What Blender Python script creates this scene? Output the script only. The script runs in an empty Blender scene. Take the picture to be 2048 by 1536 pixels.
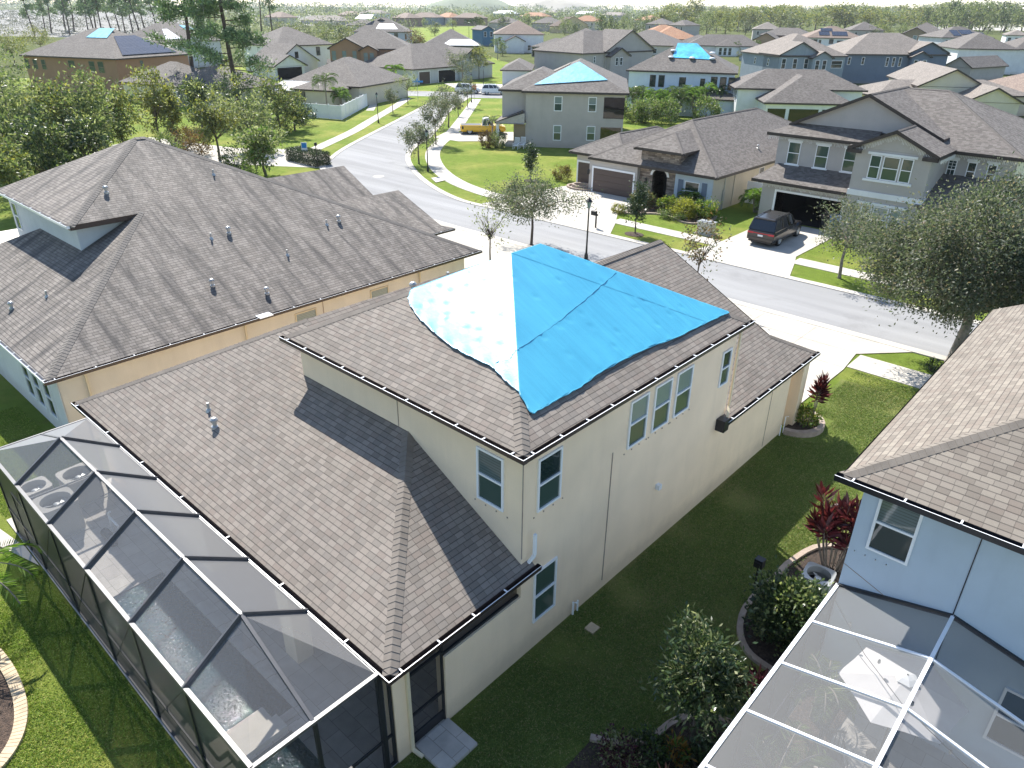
import bpy, math, random
import numpy as np
from mathutils import Matrix, Vector, Euler
R_=math.radians
sc=bpy.context.scene
COL=sc.collection
# ------------------------------------------------------------------ camera, sky, sun, exposure
F_PX,PITCH,ROLL,YAW,CAMH=1460.483,0.476728,-0.0108611,-0.7365567,14.5      # measured on the 2048 px wide photograph
cy,sy,cp,sp=math.cos(YAW),math.sin(YAW),math.cos(PITCH),math.sin(PITCH)
_f=Vector((sy*cp,cy*cp,-sp)); _r=Vector((cy,-sy,0)); _d=_f.cross(_r)
_r2=_r*math.cos(ROLL)+_d*math.sin(ROLL); _d2=-_r*math.sin(ROLL)+_d*math.cos(ROLL)
cam=bpy.data.cameras.new('camera'); co=bpy.data.objects.new('camera',cam); COL.objects.link(co)
co.matrix_world=Matrix(((_r2.x,-_d2.x,-_f.x,0),(_r2.y,-_d2.y,-_f.y,0),(_r2.z,-_d2.z,-_f.z,CAMH),(0,0,0,1)))
cam.sensor_fit='HORIZONTAL'; cam.sensor_width=36; cam.lens=F_PX/2048*36; cam.clip_start=.5; cam.clip_end=30000
sc.camera=co
SUN_AZ,SUN_EL=R_(-65),R_(46.5)
w=bpy.data.worlds.new('World'); sc.world=w; w.use_nodes=True
nt=w.node_tree; bg=nt.nodes['Background']
sky=nt.nodes.new('ShaderNodeTexSky'); sky.sky_type='NISHITA'; sky.sun_disc=False
sky.sun_elevation=SUN_EL; sky.sun_rotation=SUN_AZ; sky.air_density=1.0; sky.dust_density=.35; sky.ozone_density=1.0
nt.links.new(sky.outputs[0],bg.inputs[0]); bg.inputs[1].default_value=SKY_S=0.105
sd=Vector((math.sin(SUN_AZ)*math.cos(SUN_EL),math.cos(SUN_AZ)*math.cos(SUN_EL),math.sin(SUN_EL)))
sl=bpy.data.lights.new('sun','SUN'); sl.energy=4.4; sl.angle=R_(.5); sl.color=(1,.955,.88)
so=bpy.data.objects.new('sun',sl); COL.objects.link(so); so.rotation_euler=sd.to_track_quat('Z','Y').to_euler(); so.location=(-60,40,80)
sc.view_settings.view_transform='Standard'; sc.view_settings.look='None'; sc.view_settings.gamma=1; sc.view_settings.exposure=1.18
sc.cycles.max_bounces=8; sc.cycles.transparent_max_bounces=24; sc.cycles.diffuse_bounces=4; sc.cycles.sample_clamp_indirect=6
sc.cycles.use_denoising=True

def gp(px,py,z=0.0):
    """a point of the photograph to its place on the level z"""
    d=_r2*((px-1024)/F_PX)+_d2*((py-768)/F_PX)+_f
    t=(z-CAMH)/d.z
    return Vector((d.x*t,d.y*t,z))
# ------------------------------------------------------------------ materials
M={}
class NT:
    def __init__(s,name,**kw):
        s.m=bpy.data.materials.new(name); s.m.use_nodes=True; s.t=s.m.node_tree; s.n=s.t.nodes
        s.b=s.n['Principled BSDF']; s.out=s.n['Material Output']
        for k,v in kw.items(): s.b.inputs[k].default_value=v
    def new(s,ty,**kw):
        n=s.n.new(ty)
        for k,v in kw.items():
            if k.startswith('_'): n.inputs[k[1:].replace('_',' ')].default_value=v
            else: setattr(n,k,v)
        return n
    def l(s,a,b): s.t.links.new(a,b)
    def math(s,op,a,b=None,c=None):
        n=s.n.new('ShaderNodeMath'); n.operation=op
        for i,x in enumerate((a,b,c)):
            if x is None: continue
            if isinstance(x,(int,float)): n.inputs[i].default_value=x
            else: s.l(x,n.inputs[i])
        return n.outputs[0]
    def mix(s,fac,a,b,ty='MIX'):
        n=s.n.new('ShaderNodeMix'); n.data_type='RGBA'; n.blend_type=ty
        for sock,x in ((n.inputs[0],fac),(n.inputs[6],a),(n.inputs[7],b)):
            if isinstance(x,(int,float)): sock.default_value=x
            elif isinstance(x,tuple): sock.default_value=(*x,1) if len(x)==3 else x
            else: s.l(x,sock)
        return n.outputs[2]
    def ramp(s,fac,stops,interp='LINEAR'):
        n=s.n.new('ShaderNodeValToRGB'); n.color_ramp.interpolation=interp
        e=n.color_ramp.elements
        while len(e)<len(stops): e.new(.5)
        for i,(p,c) in enumerate(stops): e[i].position=p; e[i].color=(*c,1) if len(c)==3 else c
        s.l(fac,n.inputs[0]); return n.outputs[0]
    def noise(s,scale,vec=None,detail=3,rough=.55):
        n=s.n.new('ShaderNodeTexNoise'); n.inputs['Scale'].default_value=scale; n.inputs['Detail'].default_value=detail; n.inputs['Roughness'].default_value=rough
        if vec is not None: s.l(vec,n.inputs['Vector'])
        return n.outputs['Fac']
    def pos(s): return s.n.new('ShaderNodeNewGeometry').outputs['Position']
    def bump(s,h,dist,strength=1):
        n=s.n.new('ShaderNodeBump'); n.inputs['Distance'].default_value=dist; n.inputs['Strength'].default_value=strength
        s.l(h,n.inputs['Height']); s.l(n.outputs[0],s.b.inputs['Normal'])
    def col(s,c): s.l(c,s.b.inputs['Base Color'])
def plain(name,c,rough=.6,var=0,scale=3,bump=0,bscale=40,spec=.5,metal=0):
    t=NT(name,Roughness=rough,Metallic=metal); t.b.inputs['Specular IOR Level'].default_value=spec
    t.b.inputs['Base Color'].default_value=(*c,1)
    if var:
        p=t.pos(); n=t.noise(scale,p,4)
        t.col(t.ramp(n,[(.3,tuple(x*(1-var) for x in c)),(.7,tuple(min(1,x*(1+var)) for x in c))]))
    if bump: t.bump(t.noise(bscale,t.pos(),2),bump)
    M[name]=t.m; return t
def shingle(name,cols,dark=.35,streak=0,bump=.02,rough=.85,tint=(1,1,1)):
    t=NT(name,Roughness=rough); t.b.inputs['Specular IOR Level'].default_value=.35
    uv=t.new('ShaderNodeUVMap'); sx=t.new('ShaderNodeSeparateXYZ'); t.l(uv.outputs[0],sx.inputs[0])
    v=t.math('DIVIDE',sx.outputs[1],.143); row=t.math('FLOOR',v); fr=t.math('FRACT',v)
    wr=t.new('ShaderNodeTexWhiteNoise',noise_dimensions='1D'); t.l(row,wr.inputs['W'])
    u=t.math('ADD',t.math('DIVIDE',sx.outputs[0],.23),t.math('MULTIPLY',wr.outputs[0],7.3)); colm=t.math('FLOOR',u); fu=t.math('FRACT',u)
    cb=t.new('ShaderNodeCombineXYZ'); t.l(colm,cb.inputs[0]); t.l(row,cb.inputs[1])
    wn=t.new('ShaderNodeTexWhiteNoise',noise_dimensions='2D'); t.l(cb.outputs[0],wn.inputs['Vector']); rnd=wn.outputs[0]
    k=len(cols); c=t.ramp(rnd,[(i/k,x) for i,x in enumerate(cols)],'CONSTANT')
    gran=t.noise(120,t.pos(),2,.7); c=t.mix(t.math('MULTIPLY',t.math('SUBTRACT',gran,.5),.9),c,(.62,.58,.55),'MIX') if False else t.mix(.35,c,t.ramp(gran,[(.3,(.25,.25,.25)),(.7,(.85,.85,.85))]),'SOFT_LIGHT')
    big=t.noise(.5,t.pos(),3); c=t.mix(.25,c,t.ramp(big,[(.35,(.36,.36,.36)),(.65,(.64,.64,.64))]),'OVERLAY')
    # gaps between courses and tabs: dark joints, and shadow under the butts painted in
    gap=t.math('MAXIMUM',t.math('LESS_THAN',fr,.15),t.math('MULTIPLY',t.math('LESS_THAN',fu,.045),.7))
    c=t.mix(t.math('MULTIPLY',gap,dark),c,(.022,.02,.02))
    if streak:
        mp=t.new('ShaderNodeMapping'); t.l(uv.outputs[0],mp.inputs[0]); mp.inputs['Scale'].default_value=(2.2,.22,1)
        s=t.noise(1.0,mp.outputs[0],6,.62)
        c=t.mix(t.math('MULTIPLY',t.ramp(s,[(.44,(0,0,0)),(.66,(1,1,1))]),streak),c,(.045,.042,.042))
    t.col(c)
    h=t.math('ADD',t.math('MULTIPLY',t.math('SUBTRACT',1,fr),.9),t.math('MULTIPLY',t.math('GREATER_THAN',rnd,.5),.45))
    h=t.math('SUBTRACT',h,t.math('MULTIPLY',gap,1.0))
    t.bump(h,bump,.8)
    M[name]=t.m
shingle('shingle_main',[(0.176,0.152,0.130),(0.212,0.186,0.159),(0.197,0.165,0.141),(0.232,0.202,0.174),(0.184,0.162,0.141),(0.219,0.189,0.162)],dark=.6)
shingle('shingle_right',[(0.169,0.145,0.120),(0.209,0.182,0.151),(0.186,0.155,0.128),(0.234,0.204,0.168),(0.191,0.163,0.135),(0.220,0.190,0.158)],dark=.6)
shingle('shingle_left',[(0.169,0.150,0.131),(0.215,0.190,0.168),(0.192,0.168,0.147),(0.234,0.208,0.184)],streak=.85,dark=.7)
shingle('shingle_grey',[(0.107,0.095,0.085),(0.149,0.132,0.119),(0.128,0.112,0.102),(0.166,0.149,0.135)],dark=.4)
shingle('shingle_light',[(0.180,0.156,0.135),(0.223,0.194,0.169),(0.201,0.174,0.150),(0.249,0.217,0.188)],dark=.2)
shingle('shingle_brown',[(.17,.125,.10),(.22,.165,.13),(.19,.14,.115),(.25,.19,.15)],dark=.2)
for _n,_c in (('shingle_main',(.192,.167,.143)),('shingle_right',(.187,.163,.138)),('shingle_left',(.178,.16,.143)),('shingle_grey',(.135,.12,.109))): plain('cap_'+_n,_c,.85,.16,2.2,.004,90,spec=.3)
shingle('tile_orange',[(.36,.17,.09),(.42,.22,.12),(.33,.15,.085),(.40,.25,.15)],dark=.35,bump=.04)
def stucco(n,c):
    t=NT(n,Roughness=.92); t.b.inputs['Specular IOR Level'].default_value=.2; p=t.pos()
    mp=t.new('ShaderNodeMapping'); t.l(p,mp.inputs[0]); mp.inputs['Scale'].default_value=(1.3,1.3,.12)
    a=t.noise(.8,p,4); r=t.noise(1.6,mp.outputs[0],5,.65); k=t.ramp(a,[(.3,tuple(x*.94 for x in c)),(.7,tuple(min(1,x*1.05) for x in c))])
    k=t.mix(t.math('MULTIPLY',t.ramp(r,[(.50,(0,0,0)),(.75,(1,1,1))]),.16),k,tuple(x*.62 for x in c))
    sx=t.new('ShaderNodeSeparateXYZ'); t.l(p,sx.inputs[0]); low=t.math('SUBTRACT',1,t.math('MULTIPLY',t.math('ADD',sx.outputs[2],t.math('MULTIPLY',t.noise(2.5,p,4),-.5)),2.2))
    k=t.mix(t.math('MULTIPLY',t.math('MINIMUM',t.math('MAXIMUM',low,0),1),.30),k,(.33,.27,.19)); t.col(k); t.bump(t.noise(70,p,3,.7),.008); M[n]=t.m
stucco('stucco_cream',(.90,.72,.525)); stucco('stucco_greywhite',(.60,.62,.63)); stucco('stucco_bluegrey',(.48,.56,.64)); stucco('stucco_tan',(.74,.69,.59))
stucco('stucco_grey',(.42,.395,.375)); stucco('stucco_warmgrey',(.46,.425,.395)); stucco('stucco_white',(.74,.75,.76)); stucco('stucco_brown',(.33,.205,.135))
stucco('stucco_palegrey',(.50,.53,.56)); stucco('siding_blue',(.16,.20,.26)); stucco('siding_greyblue',(.27,.32,.36)); stucco('stucco_beige',(.60,.55,.46)); stucco('siding_teal',(.07,.17,.27))
stucco('stucco_darktan',(.28,.22,.15)); stucco('stucco_pinkbrown',(.30,.21,.17)); stucco('stucco_paleblue',(.62,.70,.80)); stucco('stucco_yellow',(.62,.50,.30))
plain('trim_white',(.80,.81,.83),.4,.03); plain('trim_dark',(.028,.021,.02),.45); plain('gutter_bronze',(.045,.030,.026),.35,.1); plain('gutter_black',(.012,.014,.02),.3)
plain('soffit',(.50,.44,.33),.8); plain('trim_cream',(.68,.59,.42),.5); plain('metal_bar',(.10,.10,.105),.46,.1,spec=.6,metal=.2); plain('metal_white',(.85,.87,.9),.3,.03); plain('metal_bronze',(.022,.024,.028),.38); plain('metal_grey',(.42,.43,.43),.35,.1,spec=.6,metal=.4)
plain('concrete',(.47,.445,.40),.9,.10,.9,.004,60,spec=.2); plain('walk',(.47,.44,.39),.9,.14,.8,.004,60,spec=.2)
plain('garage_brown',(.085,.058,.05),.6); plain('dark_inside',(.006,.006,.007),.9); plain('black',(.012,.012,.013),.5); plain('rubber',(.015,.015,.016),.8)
plain('mulch',(.075,.05,.036),.95,.6,14,.05,30); plain('mulch_dark',(.05,.035,.027),.95,.6,14,.05,30); plain('bark',(.12,.095,.075),.95,.3,6,.03,20); plain('bark_pale',(.24,.21,.18),.95,.3,6,.02,20); plain('bark_pine',(.085,.06,.05),.95,.4,4,.03,12)
plain('edging',(.34,.27,.22),.9,.2,4,.01,30); plain('paver_edge',(.50,.40,.27),.9,.15,5,.01,30); plain('sand_bare',(.19,.185,.17),.95,.3,.03)
def glassy(n,c,rough=.04):
    t=NT(n,Roughness=rough); t.b.inputs['Base Color'].default_value=(*c,1); t.b.inputs['Specular IOR Level'].default_value=.75
    t.bump(t.noise(1.3,t.pos(),2),.01,.35); M[n]=t.m
glassy('glass',(.018,.035,.035)); glassy('glass_green',(.05,.085,.07)); glassy('glass_pale',(.22,.29,.29)); glassy('glass_black',(.006,.007,.009)); glassy('glass_blind',(.10,.14,.14),.08)
for _n,_c in (('glass_blind',(.10,.14,.14)),('glass_pale',(.20,.27,.27))):
    t=NT(_n,Roughness=.06); t.b.inputs['Specular IOR Level'].default_value=.75; p=t.pos(); sx=t.new('ShaderNodeSeparateXYZ'); t.l(p,sx.inputs[0]); st=t.math('LESS_THAN',t.math('FRACT',t.math('MULTIPLY',sx.outputs[2],14)),.3)
    t.col(t.mix(t.math('MULTIPLY',st,.55),_c,tuple(x*.35 for x in _c))); t.bump(t.noise(1.3,p,2),.01,.35); M[_n]=t.m
# asphalt
t=NT('asphalt',Roughness=.9); t.b.inputs['Specular IOR Level'].default_value=.25; p=t.pos()
mp=t.new('ShaderNodeMapping'); t.l(p,mp.inputs[0]); mp.inputs['Scale'].default_value=(.12,.9,1)
a=t.noise(1.0,mp.outputs[0],4); b=t.noise(60,p,2)
mp2=t.new('ShaderNodeMapping'); t.l(p,mp2.inputs[0]); mp2.inputs['Scale'].default_value=(.02,.55,1); a2=t.noise(1.0,mp2.outputs[0],2); a3=t.noise(.35,p,5,.7)
c=t.mix(.5,t.ramp(a,[(.3,(.225,.225,.23)),(.7,(.30,.30,.30))]),t.ramp(b,[(.3,(.20,.20,.205)),(.7,(.335,.335,.33))])); c=t.mix(.4,c,t.ramp(a2,[(.35,(.33,.33,.33)),(.65,(.66,.66,.66))]),'OVERLAY'); c=t.mix(t.math('MULTIPLY',t.ramp(a3,[(.56,(0,0,0)),(.70,(1,1,1))]),.3),c,(.15,.148,.145)); t.col(c); t.bump(b,.004); M['asphalt']=t.m
# grass: mown, with yellow and worn patches
def grass(n,lo,hi,dry,amt):
    t=NT(n,Roughness=.95); t.b.inputs['Specular IOR Level'].default_value=.1; p=t.pos()
    big=t.noise(.18,p,5,.6); med=t.noise(1.6,p,4,.65); fine=t.noise(28,p,3,.75)
    c=t.ramp(fine,[(.30,lo),(.72,hi)])
    c=t.mix(t.math('MULTIPLY',t.ramp(big,[(.46,(0,0,0)),(.66,(1,1,1))]),amt),c,dry)
    c=t.mix(.35,c,t.ramp(med,[(.3,(.3,.3,.3)),(.7,(.7,.7,.7))]),'OVERLAY')
    worn=t.noise(.55,p,5,.7); c=t.mix(t.math('MULTIPLY',t.ramp(worn,[(.62,(0,0,0)),(.74,(1,1,1))]),.45),c,(.16,.125,.06))
    t.col(c); t.bump(t.math('ADD',fine,t.math('MULTIPLY',med,.6)),.09); M[n]=t.m
grass('grass',(.105,.155,.022),(.235,.32,.052),(.33,.32,.085),.7)
grass('grass_side',(.095,.135,.030),(.235,.29,.070),(.29,.26,.11),.85)
grass('grass_far',(.05,.075,.018),(.11,.13,.035),(.16,.15,.06),.6)
# tarp: woven plastic with fine stretch lines
t=NT('tarp_blue',Roughness=.43); t.b.inputs['Specular IOR Level'].default_value=.85
uv=t.new('ShaderNodeUVMap'); mp=t.new('ShaderNodeMapping'); t.l(uv.outputs[0],mp.inputs[0]); mp.inputs['Scale'].default_value=(5.0,.2,1)
s=t.noise(1,mp.outputs[0],5,.7); n2=t.noise(.7,t.pos(),3)
c=t.mix(.55,t.ramp(s,[(.3,(.034,.30,.47)),(.7,(.065,.42,.60))]),t.ramp(n2,[(.3,(.034,.30,.48)),(.7,(.062,.41,.59))])); t.col(c)
t.bump(t.math('ADD',s,t.math('MULTIPLY',t.noise(9,t.pos(),3),.3)),.009); M['tarp_blue']=t.m
plain('tarp_pale',(.20,.55,.75),.35,.25,1.2,.03,3); plain('tarp_cyan',(.06,.42,.70),.35,.35,.8,.05,2.5); plain('tarp_white',(.82,.84,.86),.4,.05,1,.02,3)
# insect screen: a woven mesh, more closed the flatter one looks along it
def screen(n,a,c,rough=.6):
    t=NT(n); g=t.n.new('ShaderNodeNewGeometry'); vm=t.new('ShaderNodeVectorMath',operation='DOT_PRODUCT'); t.l(g.outputs['Normal'],vm.inputs[0]); t.l(g.outputs['Incoming'],vm.inputs[1])
    cs=t.math('MAXIMUM',t.math('ABSOLUTE',vm.outputs['Value']),.08); op=t.math('POWER',1-a,t.math('DIVIDE',1,cs)); fac=t.math('SUBTRACT',1,op)
    tr=t.n.new('ShaderNodeBsdfTransparent'); df=t.n.new('ShaderNodeBsdfPrincipled'); df.inputs['Base Color'].default_value=(*c,1); df.inputs['Roughness'].default_value=rough
    mx=t.n.new('ShaderNodeMixShader'); t.l(fac,mx.inputs[0]); t.l(tr.outputs[0],mx.inputs[1]); t.l(df.outputs[0],mx.inputs[2]); t.l(mx.outputs[0],t.out.inputs[0]); M[n]=t.m
screen('screen_roof',.27,(.20,.203,.21),.42); screen('screen_wall',.34,(.03,.032,.037),.5); screen('screen_pale',.29,(.19,.195,.20),.5)
# water
t=NT('water',Roughness=.03); t.b.inputs['Base Color'].default_value=(.012,.042,.052,1); t.b.inputs['Specular IOR Level'].default_value=.55; p=t.pos()
h=t.math('ADD',t.noise(14,p,2,.5),t.math('MULTIPLY',t.noise(2.6,p,2),1.1)); t.bump(h,.028,1); M['water']=t.m
plain('pond',(.03,.05,.05),.05,.1,.2,.01,1)
# paver deck
t=NT('deck_pavers',Roughness=.8); br=t.new('ShaderNodeTexBrick',_Scale=1.0,_Mortar_Size=.008,_Brick_Width=.6,_Row_Height=.4); t.l(t.pos(),br.inputs['Vector'])
br.inputs['Color1'].default_value=(.37,.34,.31,1); br.inputs['Color2'].default_value=(.47,.44,.40,1); br.inputs['Mortar'].default_value=(.26,.24,.21,1)
t.col(t.mix(.3,br.outputs[0],t.ramp(t.noise(3,t.pos(),5),[(.3,(.3,.3,.3)),(.7,(.7,.7,.7))]),'OVERLAY')); M['deck_pavers']=t.m
# stone veneer
t=NT('stone',Roughness=.9); g=t.n.new('ShaderNodeNewGeometry'); sx=t.new('ShaderNodeSeparateXYZ'); t.l(g.outputs['Position'],sx.inputs[0]); cb=t.new('ShaderNodeCombineXYZ'); t.l(t.math('ADD',sx.outputs[0],sx.outputs[1]),cb.inputs[0]); t.l(sx.outputs[2],cb.inputs[1])
br=t.new('ShaderNodeTexBrick',_Scale=1.0,_Mortar_Size=.006,_Brick_Width=.42,_Row_Height=.13); t.l(cb.outputs[0],br.inputs['Vector']); br.inputs['Color1'].default_value=(.13,.10,.08,1); br.inputs['Color2'].default_value=(.36,.30,.25,1); br.inputs['Mortar'].default_value=(.10,.085,.075,1)
t.col(t.mix(.4,br.outputs[0],t.ramp(t.noise(2.5,g.outputs['Position'],4),[(.3,(.3,.28,.26)),(.7,(.72,.70,.68))]),'OVERLAY')); t.bump(br.outputs['Fac'],-.02); M['stone']=t.m
# solar glass
t=NT('solar',Roughness=.12); br=t.new('ShaderNodeTexBrick',offset=0,_Scale=1.0,_Mortar_Size=.02,_Brick_Width=1.0,_Row_Height=1.65); uv=t.new('ShaderNodeUVMap'); t.l(uv.outputs[0],br.inputs['Vector'])
br.inputs['Color1'].default_value=(.02,.025,.04,1); br.inputs['Color2'].default_value=(.024,.03,.05,1); br.inputs['Mortar'].default_value=(.10,.10,.11,1); t.col(br.outputs[0]); M['solar']=t.m
# leaves: every leaf is its own island with its own tone
def leaf(n,stops,trans=.5,rough=.5,spec=.4):
    t=NT(n,Roughness=rough); t.b.inputs['Specular IOR Level'].default_value=spec
    g=t.n.new('ShaderNodeNewGeometry'); c=t.ramp(g.outputs['Random Per Island'],stops)
    t.col(c); tr=t.n.new('ShaderNodeBsdfTranslucent'); t.l(t.mix(.5,c,(.45,.55,.08),'SOFT_LIGHT'),tr.inputs[0])
    mx=t.n.new('ShaderNodeMixShader'); mx.inputs[0].default_value=trans; t.l(t.b.outputs[0],mx.inputs[1]); t.l(tr.outputs[0],mx.inputs[2]); t.l(mx.outputs[0],t.out.inputs[0]); M[n]=t.m
leaf('leaf_oak',[(0,(0.065,0.091,0.063)),(.5,(0.137,0.162,0.111)),(.9,(0.244,0.240,0.191)),(1,(0.276,0.202,0.159))])
leaf('leaf_wood',[(0,(0.071,0.110,0.051)),(.5,(0.164,0.210,0.090)),(1,(0.354,0.363,0.185))])
leaf('leaf_yellow',[(0,(0.103,0.117,0.030)),(.5,(0.220,0.227,0.062)),(1,(0.372,0.330,0.083))])
leaf('leaf_pale',[(0,(0.120,0.148,0.067)),(.5,(0.238,0.264,0.137)),(1,(0.408,0.414,0.253))])
leaf('leaf_dark',[(0,(0.017,0.038,0.014)),(.6,(0.042,0.074,0.026)),(1,(0.096,0.132,0.048))],.2,.35,.5)
leaf('leaf_bright',[(0,(.06,.12,.02)),(.5,(.12,.21,.04)),(1,(.20,.30,.07))])
leaf('leaf_lime',[(0,(.16,.19,.03)),(.5,(.32,.33,.06)),(1,(.48,.45,.12))])
leaf('leaf_red',[(0,(.035,.010,.015)),(.5,(.085,.016,.024)),(.85,(.20,.03,.04)),(1,(.34,.08,.08))],.3,.35,.5)
leaf('leaf_plum',[(0,(.028,.010,.016)),(.6,(.07,.018,.03)),(1,(.14,.04,.06))],.2,.35)
leaf('leaf_pink',[(0,(.38,.16,.15)),(1,(.55,.28,.25))]); leaf('leaf_russet',[(0,(.08,.055,.03)),(.6,(.15,.10,.05)),(1,(.22,.12,.06))]); leaf('leaf_orange',[(0,(.25,.13,.03)),(1,(.42,.25,.06))])
leaf('leaf_pine',[(0,(0.069,0.124,0.060)),(.5,(0.150,0.232,0.109)),(1,(0.326,0.420,0.203))],.2)
leaf('leaf_palm',[(0,(0.060,0.102,0.030)),(.5,(0.120,0.174,0.054)),(1,(0.216,0.264,0.096))],.3,.35,.5)
leaf('leaf_moss',[(0,(.13,.135,.10)),(1,(.26,.25,.21))],.2)
leaf('leaf_hazy',[(0,(0.081,0.105,0.056)),(.5,(0.137,0.161,0.081)),(1,(0.241,0.241,0.121))],.2)
# ------------------------------------------------------------------ mesh builder
def setp(o,label=None,cat=None,group=None,kind=None):
    if label: o['label']=label
    if cat: o['category']=cat
    if group: o['group']=group
    if kind: o['kind']=kind
    return o
def empty(name,loc,rz=0,label=None,cat=None,group=None):
    o=bpy.data.objects.new(name,None); COL.objects.link(o); o.location=loc; o.rotation_euler=(0,0,rz); o.empty_display_size=.3
    return setp(o,label,cat,group)
def copy_tree(o,parent=None):
    c=o.copy(); COL.objects.link(c)
    if parent is not None: c.parent=parent
    for ch in [x for x in o.children]: copy_tree(ch,c)
    return c
class MB:
    def __init__(s): s.v=[]; s.f=[]; s.m=[]; s.uv=[]
    def face(s,pts,mat=0,uv=None):
        i=len(s.v); s.v+= [tuple(p) for p in pts]; s.f.append(tuple(range(i,i+len(pts)))); s.m.append(mat); s.uv.append(uv or [(0,0)]*len(pts))
    def roof(s,pts,mat=0):
        """a roof plane with its own metre grid: u along the eave, v up the slope"""
        p=[Vector(q) for q in pts]; n=Vector((0,0,0))
        for i in range(len(p)): n+= p[i].cross(p[(i+1)%len(p)])
        n.normalize()
        if n.z<0: p.reverse(); n=-n
        up=Vector((-n.x,-n.y,0)); up=up.normalized() if up.length>1e-5 else Vector((0,1,0))
        vv=(up-n*up.dot(n)).normalized(); uu=vv.cross(n)
        s.face(p,mat,[(q.dot(uu)+50,q.dot(vv)+50) for q in p])
    def box(s,x0,x1,y0,y1,z0,z1,mat=0,bottom=True,top=True):
        a=[(x0,y0,z0),(x1,y0,z0),(x1,y1,z0),(x0,y1,z0),(x0,y0,z1),(x1,y0,z1),(x1,y1,z1),(x0,y1,z1)]
        q=[(0,1,5,4),(1,2,6,5),(2,3,7,6),(3,0,4,7)]+([(4,5,6,7)] if top else [])+([(3,2,1,0)] if bottom else [])
        for k in q: s.face([a[j] for j in k],mat)
    def bar(s,a,b,w,h=None,mat=0,up=(0,0,1)):
        """a rectangular bar from a to b"""
        h=h or w; a=Vector(a); b=Vector(b); d=(b-a).normalized(); u=Vector(up)
        if abs(d.dot(u))>.98: u=Vector((1,0,0))
        r=d.cross(u).normalized()*w/2; u=r.cross(d).normalized()*h/2
        A=[a-r-u,a+r-u,a+r+u,a-r+u]; B=[b-r-u,b+r-u,b+r+u,b-r+u]
        for k in range(4): s.face([A[k],A[(k+1)%4],B[(k+1)%4],B[k]],mat)
        s.face(A[::-1],mat); s.face(B,mat)
    def tube(s,pts,rad,n=8,mat=0,cap=True):
        pts=[Vector(p) for p in pts]; rings=[]
        for i,p in enumerate(pts):
            d=(pts[min(i+1,len(pts)-1)]-pts[max(i-1,0)]).normalized(); u=Vector((0,0,1)) if abs(d.z)<.95 else Vector((1,0,0))
            r=d.cross(u).normalized(); u=r.cross(d); rr=rad[i] if isinstance(rad,(list,tuple)) else rad
            rings.append([p+(r*math.cos(2*math.pi*k/n)+u*math.sin(2*math.pi*k/n))*rr for k in range(n)])
        b=len(s.v)
        for rg in rings: s.v+=[tuple(q) for q in rg]
        for i in range(len(rings)-1):
            for k in range(n):
                s.f.append((b+i*n+k,b+i*n+(k+1)%n,b+(i+1)*n+(k+1)%n,b+(i+1)*n+k)); s.m.append(mat); s.uv.append([(0,0)]*4)
        if cap:
            for rg,rev in ((rings[0],0),(rings[-1],1)): s.face(rg if rev else rg[::-1],mat)
    def lathe(s,c,prof,n=16,mat=0):
        """prof: (radius,z) pairs round a vertical axis at c"""
        b=len(s.v)
        for r,z in prof: s.v+=[(c[0]+r*math.cos(2*math.pi*k/n),c[1]+r*math.sin(2*math.pi*k/n),c[2]+z) for k in range(n)]
        for i in range(len(prof)-1):
            for k in range(n): s.f.append((b+i*n+k,b+i*n+(k+1)%n,b+(i+1)*n+(k+1)%n,b+(i+1)*n+k)); s.m.append(mat); s.uv.append([(0,0)]*4)
        s.f.append(tuple(b+(len(prof)-1)*n+k for k in range(n))); s.m.append(mat); s.uv.append([(0,0)]*n)
    def prism(s,poly,z0,z1,mat=0):
        n=len(poly); ar=sum(poly[i][0]*poly[(i+1)%n][1]-poly[(i+1)%n][0]*poly[i][1] for i in range(n)); poly=poly if ar>0 else poly[::-1]
        s.face([(x,y,z1) for x,y in poly],mat)
        for i in range(n):
            a,b=poly[i],poly[(i+1)%n]; s.face([(*a,z0),(*b,z0),(*b,z1),(*a,z1)],mat)
    def build(s,name,mats,parent=None,off=(0,0,0),smooth=False,label=None,cat=None,group=None,kind=None,weld=False):
        me=bpy.data.meshes.new(name); ox,oy,oz=off
        me.from_pydata([(x-ox,y-oy,z-oz) for x,y,z in s.v],[],s.f)
        if not isinstance(mats,(list,tuple)): mats=[mats]
        for m in mats: me.materials.append(M[m])
        me.polygons.foreach_set('material_index',s.m)
        ul=me.uv_layers.new(name='UVMap'); ul.data.foreach_set('uv',[c for u in s.uv for q in u for c in q])
        if smooth: me.polygons.foreach_set('use_smooth',[True]*len(s.f))
        if weld or smooth:
            import bmesh
            bm=bmesh.new(); bm.from_mesh(me); bmesh.ops.remove_doubles(bm,verts=bm.verts,dist=1e-4); bm.to_mesh(me); bm.free()
        me.update(); o=bpy.data.objects.new(name,me); COL.objects.link(o)
        if parent is not None: o.parent=parent
        else: o.location=off
        return setp(o,label,cat,group,kind)
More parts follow.
